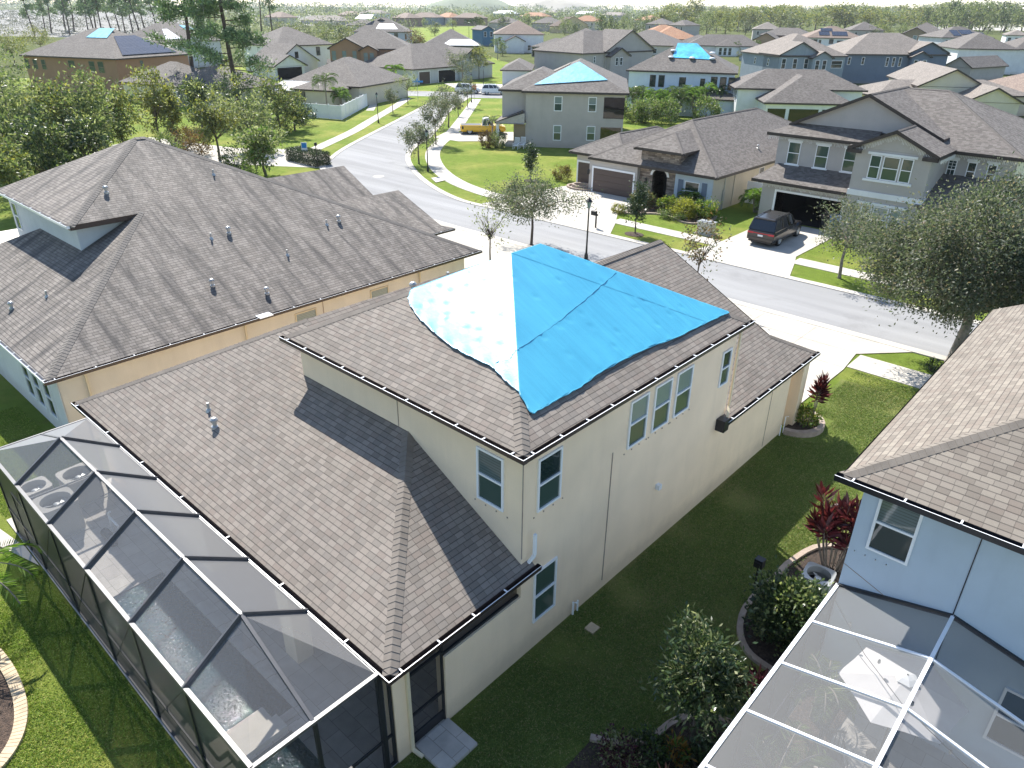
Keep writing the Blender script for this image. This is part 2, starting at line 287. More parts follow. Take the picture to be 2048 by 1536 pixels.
# ------------------------------------------------------------------ houses
class House:
    def __init__(s,name,label,x,y,rot=0,world=False,cat='house',group=None):
        s.root=empty(name,(x,y,0),rot,label,cat,group); s.off=(x,y,0) if world else (0,0,0)
        s.w=MB(); s.r=MB(); s.fa=MB(); s.cap=MB(); s.wm='stucco_white'; s.rm='shingle_grey'; s.fm='trim_dark'; s.caps=False; s.wins=[]
    def part(s,name,mb,mats,parent=None,**k):
        return mb.build(name,mats,parent or s.root,s.off,**k)
    def wall(s,x0,x1,y0,y1,z0,z1,mat=0): s.w.box(x0,x1,y0,y1,z0,z1,mat,bottom=False)
    def edge(s,a,b,h=.2,z=0):
        """fascia board hung under an eave from a to b"""
        a=Vector(a); b=Vector(b); d=(b-a); n=Vector((d.y,-d.x,0)).normalized()*.02
        s.fa.face([a+n-Vector((0,0,h)),b+n-Vector((0,0,h)),b+n+Vector((0,0,.02)),a+n+Vector((0,0,.02))])
    def capline(s,a,b,wd=.16,lift=.012,seg=.15):
        if not s.caps: return
        a=Vector(a); b=Vector(b); d=b-a; L=d.length; n=max(1,int(L/seg)); d.normalize(); side=d.cross(Vector((0,0,1))).normalized()*wd; dn=Vector((0,0,-wd*s.caps))
        for i in range(n):
            p=a+d*(i*L/n); q=a+d*((i+1.1)*L/n) if i<n-1 else b
            up0=Vector((0,0,lift+.016)); up1=Vector((0,0,lift+.004))
            k=random.random()*20; uv=[(k,k*.71)]*4
            for sg in (1,-1):
                e=side*sg+dn
                pts=[p+up0,q+up1,q+e+up1,p+e+up0]; s.cap.face(pts if sg<0 else pts[::-1],0,uv)
            s.cap.face([p+up0,p+side+dn+up0,p+side+dn,p-side+dn,p-side+dn+up0],0,[(k,k*.71)]*5)
    def hip(s,x0,x1,y0,y1,z,S,mat=0,soffit=True,edge=.2,back=True):
        w,d=x1-x0,y1-y0; h=min(w,d)/2; zt=z+S*h
        A,B,C,D=(x0,y0,z),(x1,y0,z),(x1,y1,z),(x0,y1,z)
        if w>=d: P,Q=(x0+h,(y0+y1)/2,zt),(x1-h,(y0+y1)/2,zt); fs=[(A,B,Q,P),(B,C,Q),(C,D,P,Q),(D,A,P)]; hp=[(A,P),(B,Q),(C,Q),(D,P)]
        else: P,Q=((x0+x1)/2,y0+h,zt),((x0+x1)/2,y1-h,zt); fs=[(A,B,P),(B,C,Q,P),(C,D,Q),(D,A,P,Q)]; hp=[(A,P),(B,P),(C,Q),(D,Q)]
        for f in fs:
            g=[]
            for q in f:
                if not g or (Vector(q)-Vector(g[-1])).length>1e-3: g.append(q)
            s.r.roof(g,mat)
        for a,b in hp+[(P,Q)]:
            if (Vector(a)-Vector(b)).length>.1: s.capline(a,b)
        for a,b in ((A,B),(B,C),(C,D),(D,A)): s.edge(a,b,edge)
        if soffit: s.fa.face([(x0,y0,z-edge+.01),(x0,y1,z-edge+.01),(x1,y1,z-edge+.01),(x1,y0,z-edge+.01)],1)
        return P,Q
    def gable(s,x0,x1,y0,y1,z,S,axis='y',wall=True,mat=0,wmat=0,ov=.4,edge=.22,front=True,back=True,zr=None):
        """gable roof on the eave rectangle; axis = direction of the ridge"""
        if axis=='y':
            xm=(x0+x1)/2; zt=z+S*(x1-x0)/2; P,Q=(xm,y0,zt),(xm,y1,zt)
            s.r.roof([(x0,y0,z),P,Q,(x0,y1,z)],mat); s.r.roof([(x1,y0,z),(x1,y1,z),Q,P],mat)
            s.edge((x0,y1,z),(x0,y0,z),edge); s.edge((x1,y0,z),(x1,y1,z),edge)
            for yy,on,sg in ((y0,front,1),(y1,back,-1)):
                if not on: continue
                for xe in (x0,x1): 
                    n=.02*sg; s.fa.face([(xe,yy-n,z-edge),(xe,yy-n,z+.02),(xm,yy-n,zt+.02),(xm,yy-n,zt-edge)])
                if wall: yw=yy+ov*sg; s.w.face([(x0+ov,yw,z-.04),(x1-ov,yw,z-.04),(x1-ov,yw,z+S*ov-.05),(xm,yw,zt-.06),(x0+ov,yw,z+S*ov-.05)],wmat)
            s.fa.face([(x0,y0,z-edge),(x0,y1,z-edge),(xm,y1,zt-.12),(xm,y0,zt-.12)],1); s.fa.face([(x1,y0,z-edge),(x1,y1,z-edge),(xm,y1,zt-.12),(xm,y0,zt-.12)],1)
        else:
            ym=(y0+y1)/2; zt=z+S*(y1-y0)/2; P,Q=(x0,ym,zt),(x1,ym,zt)
            s.r.roof([(x0,y0,z),(x1,y0,z),Q,P],mat); s.r.roof([(x0,y1,z),P,Q,(x1,y1,z)],mat)
            s.edge((x0,y0,z),(x1,y0,z),edge); s.edge((x1,y1,z),(x0,y1,z),edge)
            for xx,sg in ((x0,1),(x1,-1)):
                for ye in (y0,y1):
                    n=.02*sg; s.fa.face([(xx-n,ye,z-edge),(xx-n,ye,z+.02),(xx-n,ym,zt+.02),(xx-n,ym,zt-edge)])
                if wall: xw=xx+ov*sg; s.w.face([(xw,y0+ov,z-.04),(xw,y1-ov,z-.04),(xw,y1-ov,z+S*ov-.05),(xw,ym,zt-.06),(xw,y0+ov,z+S*ov-.05)],wmat)
            s.fa.face([(x0,y0,z-edge),(x1,y0,z-edge),(x1,ym,zt-.12),(x0,ym,zt-.12)],1); s.fa.face([(x0,y1,z-edge),(x1,y1,z-edge),(x1,ym,zt-.12),(x0,ym,zt-.12)],1)
        s.capline(P,Q); return P,Q
    def onface(s,f,c,a,z,o=0):
        """f: side the face looks to; c: its plane; a: distance along it"""
        return {'F':(a,c-o,z),'B':(a,c+o,z),'L':(c-o,a,z),'R':(c+o,a,z)}[f]
    def quad(s,mb,f,c,a0,a1,z0,z1,o,mat=0):
        P=[s.onface(f,c,a,z,o) for a,z in ((a0,z0),(a1,z0),(a1,z1),(a0,z1))]
        if f in 'BL': P.reverse()
        mb.face(P,mat)
    def slab(s,mb,f,c,a0,a1,z0,z1,o0,o1,mat=0):
        p=s.onface(f,c,a0,z0,o0); q=s.onface(f,c,a1,z1,o1)
        mb.box(min(p[0],q[0]),max(p[0],q[0]),min(p[1],q[1]),max(p[1],q[1]),min(z0,z1),max(z0,z1),mat)
    def win(s,f,c,a,z,w,h,glass='glass',fr='trim_white',sur=None,rail=True,t=.055,grid=0,fine=True,label=None):
        """a sash window: white frame (the part) with its glass (the sub-part)"""
        m=MB(); a0,a1,z1=a-w/2,a+w/2,z+h; e=.045 if fine else .05
        for q in ((a0,a0+t,z,z1),(a1-t,a1,z,z1),(a0+t,a1-t,z,z+t),(a0+t,a1-t,z1-t,z1)): s.slab(m,f,c,*q,.0,e)
        if rail: s.slab(m,f,c,a0+t,a1-t,z+h*.49,z+h*.49+.05,.006,e+.005)
        for k in range(grid): s.slab(m,f,c,a0+t,a1-t,z+h*(.5+.5*(k+1)/(grid+1)),z+h*(.5+.5*(k+1)/(grid+1))+.02,.006,e-.01)
        if grid: s.slab(m,f,c,a-.01,a+.01,z+t,z1-t,.006,e-.012)
        if sur: # raised plaster surround
            s.slab(m,f,c,a0-.10,a1+.10,z1+.003,z1+.18,0,.07,1); s.slab(m,f,c,a0-.10,a1+.10,z-.17,z-.003,0,.09,1)
        o=s.part('window',m,[fr,sur or fr],label=label)
        g=MB(); s.quad(g,f,c,a0+t*.8,a1-t*.8,z+h*.49,z1-t*.8,.012); s.quad(g,f,c,a0+t*.8,a1-t*.8,z+t*.8,z+h*.49,.010,1)
        gl=(glass,glass) if isinstance(glass,str) else glass
        p=g.build('pane',list(gl),o,s.off); return o
    def gutter(s,a,b,z,out,mat='gutter_bronze',size=.12,step=.95,hang='metal_white'):
        a=Vector((*a,z)); b=Vector((*b,z)); o=Vector((*out,0)); U=Vector((0,0,1)); m=MB(); L=(b-a).length; d=(b-a).normalized()
        prof=[(0,0),(0,-size),(size,-size),(size*1.1,0),(size*1.1-.018,0),(size-.016,-size+.015),(.015,-size+.015),(.015,0)]
        P=[a+o*x+U*y for x,y in prof]; Q=[b+o*x+U*y for x,y in prof]; n=len(prof)
        for i in range(n-1): m.face([P[i],P[i+1],Q[i+1],Q[i]],1 if i==3 else 0)
        m.face(P[:4]); m.face(Q[:4])
        k=a+d*.35
        while (k-a).length<L-.2: m.bar(k+o*.01+U*.004,k+o*size*1.08+U*.004,.035,.012,1); k=k+d*step
        return s.part('gutter',m,[mat,hang])
    def vent(s,p,kind='pipe',k=.72):
        m=MB(); p=Vector(p)
        if kind=='pipe': m.lathe(p-Vector((0,0,.12)),[(.04,0),(.04,.36),(.0401,.36)],10); m.lathe(p-Vector((0,0,.1)),[(.13,0),(.08,.12),(.046,.16)],10,1)
        else: m.lathe(p-Vector((0,0,.12)),[(.16*k,0),(.15*k,.2*k),(.085*k,.24*k),(.085*k,.40*k),(.15*k,.42*k),(.155*k,.50*k),(.09*k,.57*k),(.02*k,.59*k)],14)
        s.part('roof_vent' if kind!='pipe' else 'vent_pipe',m,['metal_grey','metal_grey'],smooth=False)
    def downspout(s,pts,mat='trim_cream',w=.075):
        m=MB()
        for a,b in zip(pts,pts[1:]): m.bar(a,b,w,w*.8)
        s.part('downspout',m,[mat])
    def finish(s):
        if s.w.f: s.part('wall',s.w,s.wm if isinstance(s.wm,list) else [s.wm])
        if s.r.f:
            rf=s.part('roof',s.r,s.rm if isinstance(s.rm,list) else [s.rm])
            if s.cap.f: s.cap.build('ridge_cap',['cap_'+(s.rm if isinstance(s.rm,str) else s.rm[0])],rf,s.off)
        if s.fa.f: s.part('fascia',s.fa,[s.fm,'soffit' if not hasattr(s,'sm') else s.sm])
        return s.root
# ------------------------------------------------------------------ ground, streets, pavements
def sheet(name,pts,z,mat,kind='structure',th=None,label=None):
    m=MB()
    if th: m.prism([tuple(p[:2]) for p in pts],z-th,z)
    else:
        n=len(pts); ar=sum(pts[i][0]*pts[(i+1)%n][1]-pts[(i+1)%n][0]*pts[i][1] for i in range(n)); q=pts if ar>0 else pts[::-1]
        m.face([(p[0],p[1],z) for p in q])
    return m.build(name,mat,kind=kind,label=label)
def smooth(pts,n=4):
    """Catmull-Rom through the points"""
    P=[Vector((*p[:2],0)) for p in pts]; out=[]
    for i in range(len(P)-1):
        a,b,c,d=P[max(i-1,0)],P[i],P[i+1],P[min(i+2,len(P)-1)]
        for k in range(n):
            t=k/n; out.append(.5*((2*b)+(-a+c)*t+(2*a-5*b+4*c-d)*t*t+(-a+3*b-3*c+d)*t**3))
    out.append(P[-1]); return [(p.x,p.y) for p in out]
def offset(pts,w):
    out=[]
    for i,p in enumerate(pts):
        a=Vector(pts[max(i-1,0)]); b=Vector(pts[min(i+1,len(pts)-1)]); d=(b-a).normalized(); out.append((p[0]-d.y*w,p[1]+d.x*w))
    return out
def strip(name,pts,w,z,mat,th=.12):
    """a band of width w to the left of the line"""
    m=MB(); q=offset(pts,w)
    for i in range(len(pts)-1):
        a,b,c,d=pts[i],pts[i+1],q[i+1],q[i]
        m.face([(*a,z),(*b,z),(*c,z),(*d,z)]); m.face([(*a,z-th),(*b,z-th),(*b,z),(*a,z)]); m.face([(*c,z-th),(*d,z-th),(*d,z),(*c,z)])
    for a,b in ((pts[0],q[0]),(pts[-1],q[-1])): m.face([(*a,z-th),(*b,z-th),(*b,z),(*a,z)])
    return m.build(name,mat,kind='structure')
G=6000
sheet('ground',[(-G,-G),(G,-G),(G,G),(-G,G)],-.02,'grass_far')
sheet('lawn',[(-140,-8),(45,-8),(45,130),(-140,130)],0,'grass')
sheet('side_lawn',[(-8.6,-8),(-3.2,-8),(-3.2,31.2),(-8.6,31.2)],.004,'grass_side')
# main street: straight along the row of houses, then bending away to the left
near=[(60,36.5),(-14,36.4),(-39,36.2)]+smooth([(-39,36.2),(-50,36.8),(-58,38.8),(-64.5,42.2),(-68.6,46.2),(-74.2,53.0),(-87.5,71.7),(-97.2,85.2),(-104.5,95.5)])[1:]
far=[(60,42.9),(-14,43.1),(-41,42.9)]+smooth([(-41,42.9),(-44.5,42.9),(-49.1,44.3),(-54.5,46.9),(-59.3,49.9),(-62.6,52.4),(-65.5,55.2),(-68.6,59.2),(-70.8,62.6),(-79,72.2),(-88.0,82.2),(-99.5,97.6)])[1:]
sheet('road',near+far[::-1],.012,'asphalt')
strip('kerb',near,-.55,.05,'walk'); strip('kerb',far,.55,.05,'walk')
sheet('cross_street',[(-150,70.5),(-140,66),(-104.5,95.3),(-99.4,97.7),(-70,121),(-74,127),(-109,101.5)],.016,'asphalt')
strip('kerb',[(-109,101.5),(-74,127)],.5,.05,'walk'); strip('kerb',[(-150,70.5),(-109,101.5)],.5,.05,'walk')
# pavements
sw=smooth([(-41.5,46.7),(-44.5,46.7),(-49.4,47.9),(-54.5,50.4),(-59.2,53.7),(-63.2,57.3),(-66.8,61.6),(-70.2,66.3),(-78.5,76.4),(-96.4,97.4)])
strip('pavement',sw,1.6,.03,'walk'); strip('pavement',[(60,45.6),(-17.3,45.7)],-1.4,.03,'walk'); strip('pavement',[(-23.0,45.7),(-31.6,45.7)],-1.4,.03,'walk')
strip('pavement',smooth([(-74.6,47.6),(-82.2,58.4),(-89.0,66.8),(-100.6,81.2),(-107.0,88.5)]),-1.5,.03,'walk')
strip('pavement',[(50,32.6),(-8.9,32.6)],-1.75,.03,'walk'); strip('pavement',[(-17.6,32.6),(-31.3,32.6)],-1.6,.03,'walk')
strip('pavement',[(-104.5,79.5),(-97.5,73.2)],1.2,.026,'walk')
# driveways
sheet('driveway',[(-8.9,32.2),(-9.1,34.3),(-7.2,36.4),(-18.6,36.4),(-17.4,34.3),(-17.2,26.0),(-9.0,26.0)],.034,'walk')
sheet('driveway',[(-31.5,26.5),(-31.5,34.0),(-30.2,36.4),(-41.5,36.4),(-40.4,34),(-40.4,26.5)],.034,'walk')
sheet('driveway',[(-16.2,43.0),(-17.0,45.5),(-17.6,47.2),(-17.6,54.9),(-23.0,54.9),(-22.9,47.2),(-23.0,45.5),(-23.4,43.0)],.034,'walk')
sheet('driveway',[(-29.6,43.0),(-31.0,45.6),(-32.8,48.5),(-33.4,50.4),(-33.6,55.0),(-41.7,55.0),(-42.2,50.5),(-42.2,47),(-42.6,43.0)],.034,'walk')
sheet('driveway',[(-70.6,63.0),(-66.5,63.4),(-61.2,69.4),(-66.4,74.2),(-73.0,67.2)],.036,'walk')
sheet('driveway',[(-106,103),(-98.5,109),(-110,123),(-123,113)],.034,'walk')
sheet('side_road',[(-68.2,46.4),(-64.4,42.4),(-72,37.2),(-92,33.0),(-95,38.6),(-81,42.0),(-74.5,47.2)],.02,'walk')
sheet('crossing_pad',[(-68.8,46.6),(-71.2,44.6),(-75.0,46.9),(-73.6,48.3)],.026,'edging')
sheet('storm_drain',[gp(862,357),gp(880,354),gp(893,361),gp(872,366)],.06,'concrete'); 
m=MB(); c=gp(757,353); m.lathe((c.x,c.y,.014),[(.55,0),(.5,.012)],20); m.build('manhole_cover','concrete',label='round pale manhole cover in the bend of the street',cat='manhole cover')
m=MB()
for k in range(10): x=-16.6+k*.85; m.box(x-.01,x+.01,26.2,34.2,.0345,.0355)
m=MB()
for x in (-11.8,-14.6): m.box(x-.012,x+.012,26.2,36.2,.036,.0385)
for y in (29.4,32.4,34.4): m.box(-17.2,-9.0,y-.012,y+.012,.036,.0385)
m.build('driveway_joint','edging',kind='structure')
# ------------------------------------------------------------------ the tarped house in the middle
S=.5195
Hm=House('tarped_house','cream two storey house in front with a large blue tarp over its upper roof',-13,15,world=True)
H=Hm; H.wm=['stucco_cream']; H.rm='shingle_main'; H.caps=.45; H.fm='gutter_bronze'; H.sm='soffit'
H.wall(-17.05,-8.6,9.87,19.6,0,6.02)                       # tall block
H.wall(-24.05,-17.05,6.15,24.9,0,2.80)                     # low wing
H.wall(-20.9,-8.6,19.6,24.9,0,2.80)                        # garage
H.w.box(-8.9,-8.6,7.42,9.87,0,2.03); H.w.box(-8.92,-8.6,6.0,6.44,0,2.84); H.w.box(-8.92,-8.42,25.55,26.05,0,2.84); H.w.box(-20.9,-20.4,25.55,26.05,0,2.84)
H.w.box(-13.0,-12.45,6.0,6.45,.0,2.84); H.w.box(-17.1,-8.6,5.95,6.5,2.45,2.86)
b=2.95; e=6.2
A=(-24.42,5.85,b); B=(-8.42,5.85,b); C=(-12.44,9.87,b+S*4.02)
H.r.roof([A,B,C,(-17.05,9.87,C[2]),(-18.92,11.35,b+S*5.5)])
H.r.roof([B,(-8.42,10.15,b),(-8.61,10.15,b+S*.19),(-8.61,9.86,b+S*.19),C])
H.r.roof([A,(-18.92,11.35,b+S*5.5),(-18.92,19.5,b+S*5.5),(-24.42,25,b)])
H.r.roof([(-18.92,11.35,b+S*5.5),(-17.05,9.87,C[2]),(-17.05,19.5,4.85),(-18.92,19.5,b+S*5.5)])
H.capline(B,C); H.capline(A,(-18.92,11.35,b+S*5.5))
H.fa.face([(-24.4,5.87,b-.12),(-24.4,6.4,b-.12),(-8.44,6.4,b-.12),(-8.44,5.87,b-.12)],1); H.fa.face([(-8.9,5.87,b-.12),(-8.9,10.1,b-.12),(-8.44,10.1,b-.12),(-8.44,5.87,b-.12)],1)
H.edge(A,B,.16); H.edge(B,(-8.42,10.15,b),.16); H.edge((-24.42,25,b),A,.16)
PU,QU=H.hip(-17.4,-8.42,9.65,19.85,e,S,edge=.17)
g1=(-14.85,25.1,b+S*6.43)
H.r.roof([(-8.42,19.35,b),(-8.42,26.5,b),(-9.82,25.1,b+S*1.4),g1,(-14.85,19.5,g1[2]),(-8.6,19.5,b+S*.18),(-8.6,19.35,b+S*.18)])
H.r.roof([(-21.28,19.5,b),(-14.85,19.5,g1[2]),g1,(-19.88,25.1,b+S*1.4),(-21.28,26.5,b)])
H.r.roof([(-8.42,26.5,b),(-21.28,26.5,b),(-19.88,25.1,b+S*1.4),(-9.82,25.1,b+S*1.4)])
H.capline((-14.85,19.9,g1[2]),g1); H.capline((-8.42,26.5,b),(-9.82,25.1,b+S*1.4))
H.w.face([(-9.8,24.92,b),(-9.8,24.92,3.66),(-14.85,24.92,g1[2]-.05),(-19.9,24.92,3.66),(-19.9,24.92,b)])
for xe in(-9.82,-19.88): H.fa.face([(xe,25.12,b+S*1.4-.2),(xe,25.12,b+S*1.4+.02),(-14.85,25.12,g1[2]+.02),(-14.85,25.12,g1[2]-.2)])
H.edge((-8.42,19.35,b),(-8.42,26.5,b),.17); H.edge((-8.42,26.5,b),(-21.28,26.5,b),.17)
H.fa.face([(-21.2,24.9,b-.12),(-21.2,26.48,b-.12),(-8.44,26.48,b-.12),(-8.44,24.9,b-.12)],1); H.fa.face([(-8.62,19.4,b-.12),(-8.62,25,b-.12),(-8.44,25,b-.12),(-8.44,19.4,b-.12)],1)
# dark valley end box of the garage gutter
m=MB(); m.box(-8.62,-8.3,19.05,19.36,b-.28,b+.12); H.part('gutter_box',m,['gutter_black'])
H.gutter((-8.42,9.53),(-8.42,19.95),e-.0,(1,0)); H.gutter((-17.5,9.65),(-8.29,9.65),e-.0,(0,-1),step=.85)
H.gutter((-8.42,5.72),(-8.42,10.25),b,(1,0),step=1.0); H.gutter((-24.5,5.85),(-8.3,5.85),b,(0,-1),step=2.4); H.gutter((-8.42,19.3),(-8.42,26.6),b,(1,0),'gutter_black',step=.9)
H.win('R',-8.6,10.77,4.27,.84,1.42,('glass','glass_green')); 
for a in (14.34,15.48,16.58): H.win('R',-8.6,a,4.31,.84,1.40,('glass_pale','glass_green'))
H.win('R',-8.6,19.05,4.28,.56,1.18,('glass','glass_green')); H.win('R',-8.6,10.75,.88,.86,1.6,('glass_green','glass_green'))
H.win('F',9.87,-9.57,4.27,.84,1.42,('glass_blind','glass_green'))
H.downspout([(-8.56,19.72,6.0),(-8.56,19.72,3.30),(-8.42,19.42,3.05)]); H.downspout([(-8.56,25.85,2.8),(-8.56,25.85,.12),(-8.2,25.85,.05)]); H.downspout([(-8.56,6.36,2.8),(-8.56,6.36,.12),(-8.3,6.42,.06)]); H.downspout([(-8.4,10.1,3.9),(-8.4,10.1,3.3),(-8.48,9.98,3.1)],'trim_white')
for q in ((-8.6,-8.585,13.29,13.32,.3,4.5),(-8.6,-8.59,23.3,23.33,.1,2.75),(-8.605,-8.59,9.86,9.885,3.2,6.0),(-12.8,-12.785,9.855,9.87,5.05,6.0)): m=MB(); m.box(*q); H.part('expansion_joint',m,['edging'])
m=MB(); m.box(-8.6,-8.47,15.7,15.84,2.14,2.3); H.part('wall_vent',m,['trim_white'])
for q,r in (([(-8.55,11.95,.02),(-8.55,11.95,.45),(-8.45,11.95,.5)],.03),([(-8.55,12.15,.02),(-8.55,12.15,.38)],.025),([(-8.5,24.9,.05),(-8.5,24.9,.75),(-8.4,24.9,.8)],.02),([(-8.5,24.6,.05),(-8.5,24.6,.5)],.02)): m=MB(); m.tube(q,r,6); H.part('wall_pipe',m,['metal_white'])
# lanai: dark screened openings and the screen door
m=MB(); m.face([(-8.72,7.42,2.03),(-8.72,9.87,2.03),(-8.72,9.87,2.85),(-8.72,7.42,2.85)]); H.part('lanai_screen',m,['screen_wall'])
m=MB(); 
for a,c2 in (((-8.68,6.45,.05),(-8.68,6.45,2.7)),((-8.68,7.40,.05),(-8.68,7.40,2.7)),((-8.68,6.45,2.18),(-8.68,7.40,2.18)),((-8.68,6.45,.95),(-8.68,7.40,.95)),((-8.68,7.4,2.06),(-8.68,9.86,2.06)),((-8.68,7.4,2.82),(-8.68,9.86,2.82))): m.bar(a,c2,.055)
m.box(-8.70,-8.66,6.5,7.37,.08,.36)
d=H.part('screen_door',m,['metal_bronze'])
g=MB(); g.face([(-8.69,6.45,.1),(-8.69,7.4,.1),(-8.69,7.4,2.7),(-8.69,6.45,2.7)]); g.build('door_screen',['screen_wall'],d,H.off)
for (f,c,a,z,wd,hh) in [('R',-8.6,10.77,4.27,.84,1.42)]+[('R',-8.6,a,4.31,.84,1.40) for a in (14.34,15.48,16.58)]+[('F',9.87,-9.57,4.27,.84,1.42)]:
    for zz in (z-.12,z+hh+.10):
        for k in range(4):
            m=MB(); Hm.slab(m,f,c,a-wd*.62+k*wd*.41,a-wd*.62+k*wd*.41+.03,zz,zz+.03,0,.02); Hm.part('shutter_bolt',m,['edging'])
S2=lambda x,y:b+S*(y-5.85)
H.vent((-18.2,7.55,S2(0,7.55)),'cap'); H.vent((-19.0,7.8,S2(0,7.8)))
H.vent((-15.6,12.9,e+S*1.8),'cap'); H.vent((-15.3,14.0,e+S*2.1))
H.finish()
# paver step and drain by the screen door
sheet('paver_step',[(-8.6,6.46),(-7.66,6.46),(-7.66,7.44),(-8.6,7.44)],.10,'deck_pavers',kind=None,th=.12).name='paver_step'
o=bpy.data.objects['paver_step']; setp(o,'pale square paver step outside the screen door','paver step')
m=MB(); m.box(-8.0,-7.72,11.75,12.05,0,.06); setp(m.build('splash_block','paver_edge'),'small yellow splash block on the lawn by the cream wall','splash block')
# the tarp: two sheets with a stitched seam, draped over the upper roof
def inside(p,poly):
    c=False; n=len(poly)
    for i in range(n):
        (x1,y1),(x2,y2)=poly[i],poly[(i+1)%n]
        if (y1>p[1])!=(y2>p[1]) and p[0]<(x2-x1)*(p[1]-y1)/(y2-y1)+x1: c=not c
    return c
def onroof(x,y): # height of the upper hip roof
    return e+S*min(x+17.4,-8.42-x,y-9.65,19.85-y)
def tarp(poly,n,dimples,seams,lift=.055):
    """grid draped on the roof inside a plan outline"""
    xs=[p[0] for p in poly]; ys=[p[1] for p in poly]; step=n
    import bmesh
    me=bpy.data.meshes.new('tarp'); bm=bmesh.new(); ring=[bm.verts.new((x,y,0)) for x,y in poly]; bm.faces.new(ring)
    for ax,(lo,hi) in ((0,(min(xs),max(xs))),(1,(min(ys),max(ys)))):
        k=lo+step
        while k<hi:
            pn=(1,0,0) if ax==0 else (0,1,0); pc=(k,0,0) if ax==0 else (0,k,0)
            bmesh.ops.bisect_plane(bm,geom=bm.verts[:]+bm.edges[:]+bm.faces[:],plane_co=pc,plane_no=pn); k+=step
    for pc,pn in (((-8.42,9.65,0),(1,1,0)),((-8.42,19.85,0),(1,-1,0)),((-12.91,0,0),(1,0,0)),((-17.4,9.65,0),(1,-1,0)),((-17.4,19.85,0),(1,1,0))):
        bmesh.ops.bisect_plane(bm,geom=bm.verts[:]+bm.edges[:]+bm.faces[:],plane_co=pc,plane_no=pn)
    uvl=bm.loops.layers.uv.new('UVMap')
    rng=random.Random(4)
    for v in bm.verts:
        x,y=v.co.x,v.co.y; z=onroof(x,y)+lift
        ed=1e9
        for i in range(len(poly)):
            a=Vector(poly[i]); b_=Vector(poly[(i+1)%len(poly)]); p=Vector((x,y)); t=max(0,min(1,(p-a).dot(b_-a)/(b_-a).length_squared)); ed=min(ed,(p-(a+(b_-a)*t)).length)
        q=0
        for dx,dy in dimples:
            r=math.hypot(x-dx,y-dy); q+= .022*math.exp(-(r/.07)**2)-.004*math.exp(-(r/.26)**2)
        for (ax_,ay),(bx,by),hh in seams:
            a=Vector((ax_,ay)); b_=Vector((bx,by)); p=Vector((x,y)); t=max(0,min(1,(p-a).dot(b_-a)/(b_-a).length_squared)); r=(p-(a+(b_-a)*t)).length; q-= hh*math.exp(-(r/.06)**2)
        wob=.003*math.sin(x*2.3+y*1.1)+.003*math.sin(y*3.1-x*1.7)
        edge=.008*math.exp(-(ed/.10)**2)*math.sin(x*9+y*7)
        v.co.z=z+max(-.012,wob+edge-q)+.012
    for f in bm.faces:
        n_=f.calc_center_median()
        for l in f.loops:
            x,y,z=l.vert.co
            right=(-8.42-n_.x)<=min(n_.x+17.4,n_.y-9.65,19.85-n_.y)+1e-4
            l[uvl].uv=(y,x*1.13) if right else (x,y*1.13)
        f.smooth=True
    bm.normal_update(); bm.to_mesh(me); bm.free(); return me
ri=lambda px,py:None
rng=random.Random(11)
outline=[(-9.03,10.68),(-9.09,10.62),(-9.58,10.8),(-10.11,10.93),(-10.68,11.09),(-11.29,11.12),(-11.84,11.15),(-12.34,11.2),(-13.06,11.35),(-13.74,11.53),(-14.36,11.76),(-14.66,11.93),(-14.81,12.16),(-14.8,12.6),(-14.72,13.6),(-14.55,14.6),(-14.1,15.6),(-13.4,16.1),(-12.6,16.5),(-11.4,17.7),(-10.3,18.8),(-9.35,19.5),(-8.87,19.35),(-8.9,18.84),(-8.95,17.77),(-8.98,16.48),(-9.09,15.41),(-9.12,14.3),(-9.12,13.25),(-9.04,12.36),(-9.05,11.44)]
dm=[]
for i in range(75):
    x,y=rng.uniform(-14.6,-9.4),rng.uniform(11.3,19)
    if inside((x,y),outline) and all(math.hypot(x-a,y-c)>.42 for a,c in dm): dm.append((x,y))
dm+=[(-13.9,12.0),(-14.1,12.5),(-13.4,12.1),(-13.0,11.7),(-12.2,11.7),(-11.6,11.5)]
SEAM=[(-11.3,16.85),(-10.98,15.21),(-10.68,13.57),(-10.58,12.9),(-10.45,11.76),(-10.42,11.4),(-10.72,11.14)]
me=tarp(outline,.06,dm,[(SEAM[k],SEAM[k+1],.004) for k in range(len(SEAM)-1)])
me.materials.append(M['tarp_blue']); o=bpy.data.objects.new('roof_tarp',me); COL.objects.link(o); setp(o,'big bright blue tarp nailed over the upper roof of the cream house','tarp')
# rolled hem of the tarp
m=MB(); pts=[(x,y,onroof(x,y)+.05) for x,y in outline]; dense=[]
for a,c in zip(pts,pts[1:]+pts[:1]):
    for k in range(6):
        t=k/6; q=[a[i]+(c[i]-a[i])*t for i in range(2)]; q=[q[0]+rng.uniform(-.012,.012),q[1]+rng.uniform(-.012,.012)]; dense.append((q[0],q[1],onroof(*q)+.045+rng.uniform(0,.015)))
m.tube(dense+dense[:1],[rng.uniform(.014,.026) for _ in dense]+[.02],5,cap=False); m.build('hem',['tarp_blue'],o)
m=MB(); dense=[]
for a,c in zip(SEAM,SEAM[1:]):
    for k in range(10): t=k/10; q=(a[0]+(c[0]-a[0])*t+rng.uniform(-.015,.015),a[1]+(c[1]-a[1])*t+rng.uniform(-.015,.015)); dense.append((*q,onroof(*q)+.072+rng.uniform(-.006,.008)))
m.tube(dense,[rng.uniform(.006,.014) for _ in dense],5,cap=False); m.build('seam',['tarp_blue'],o)
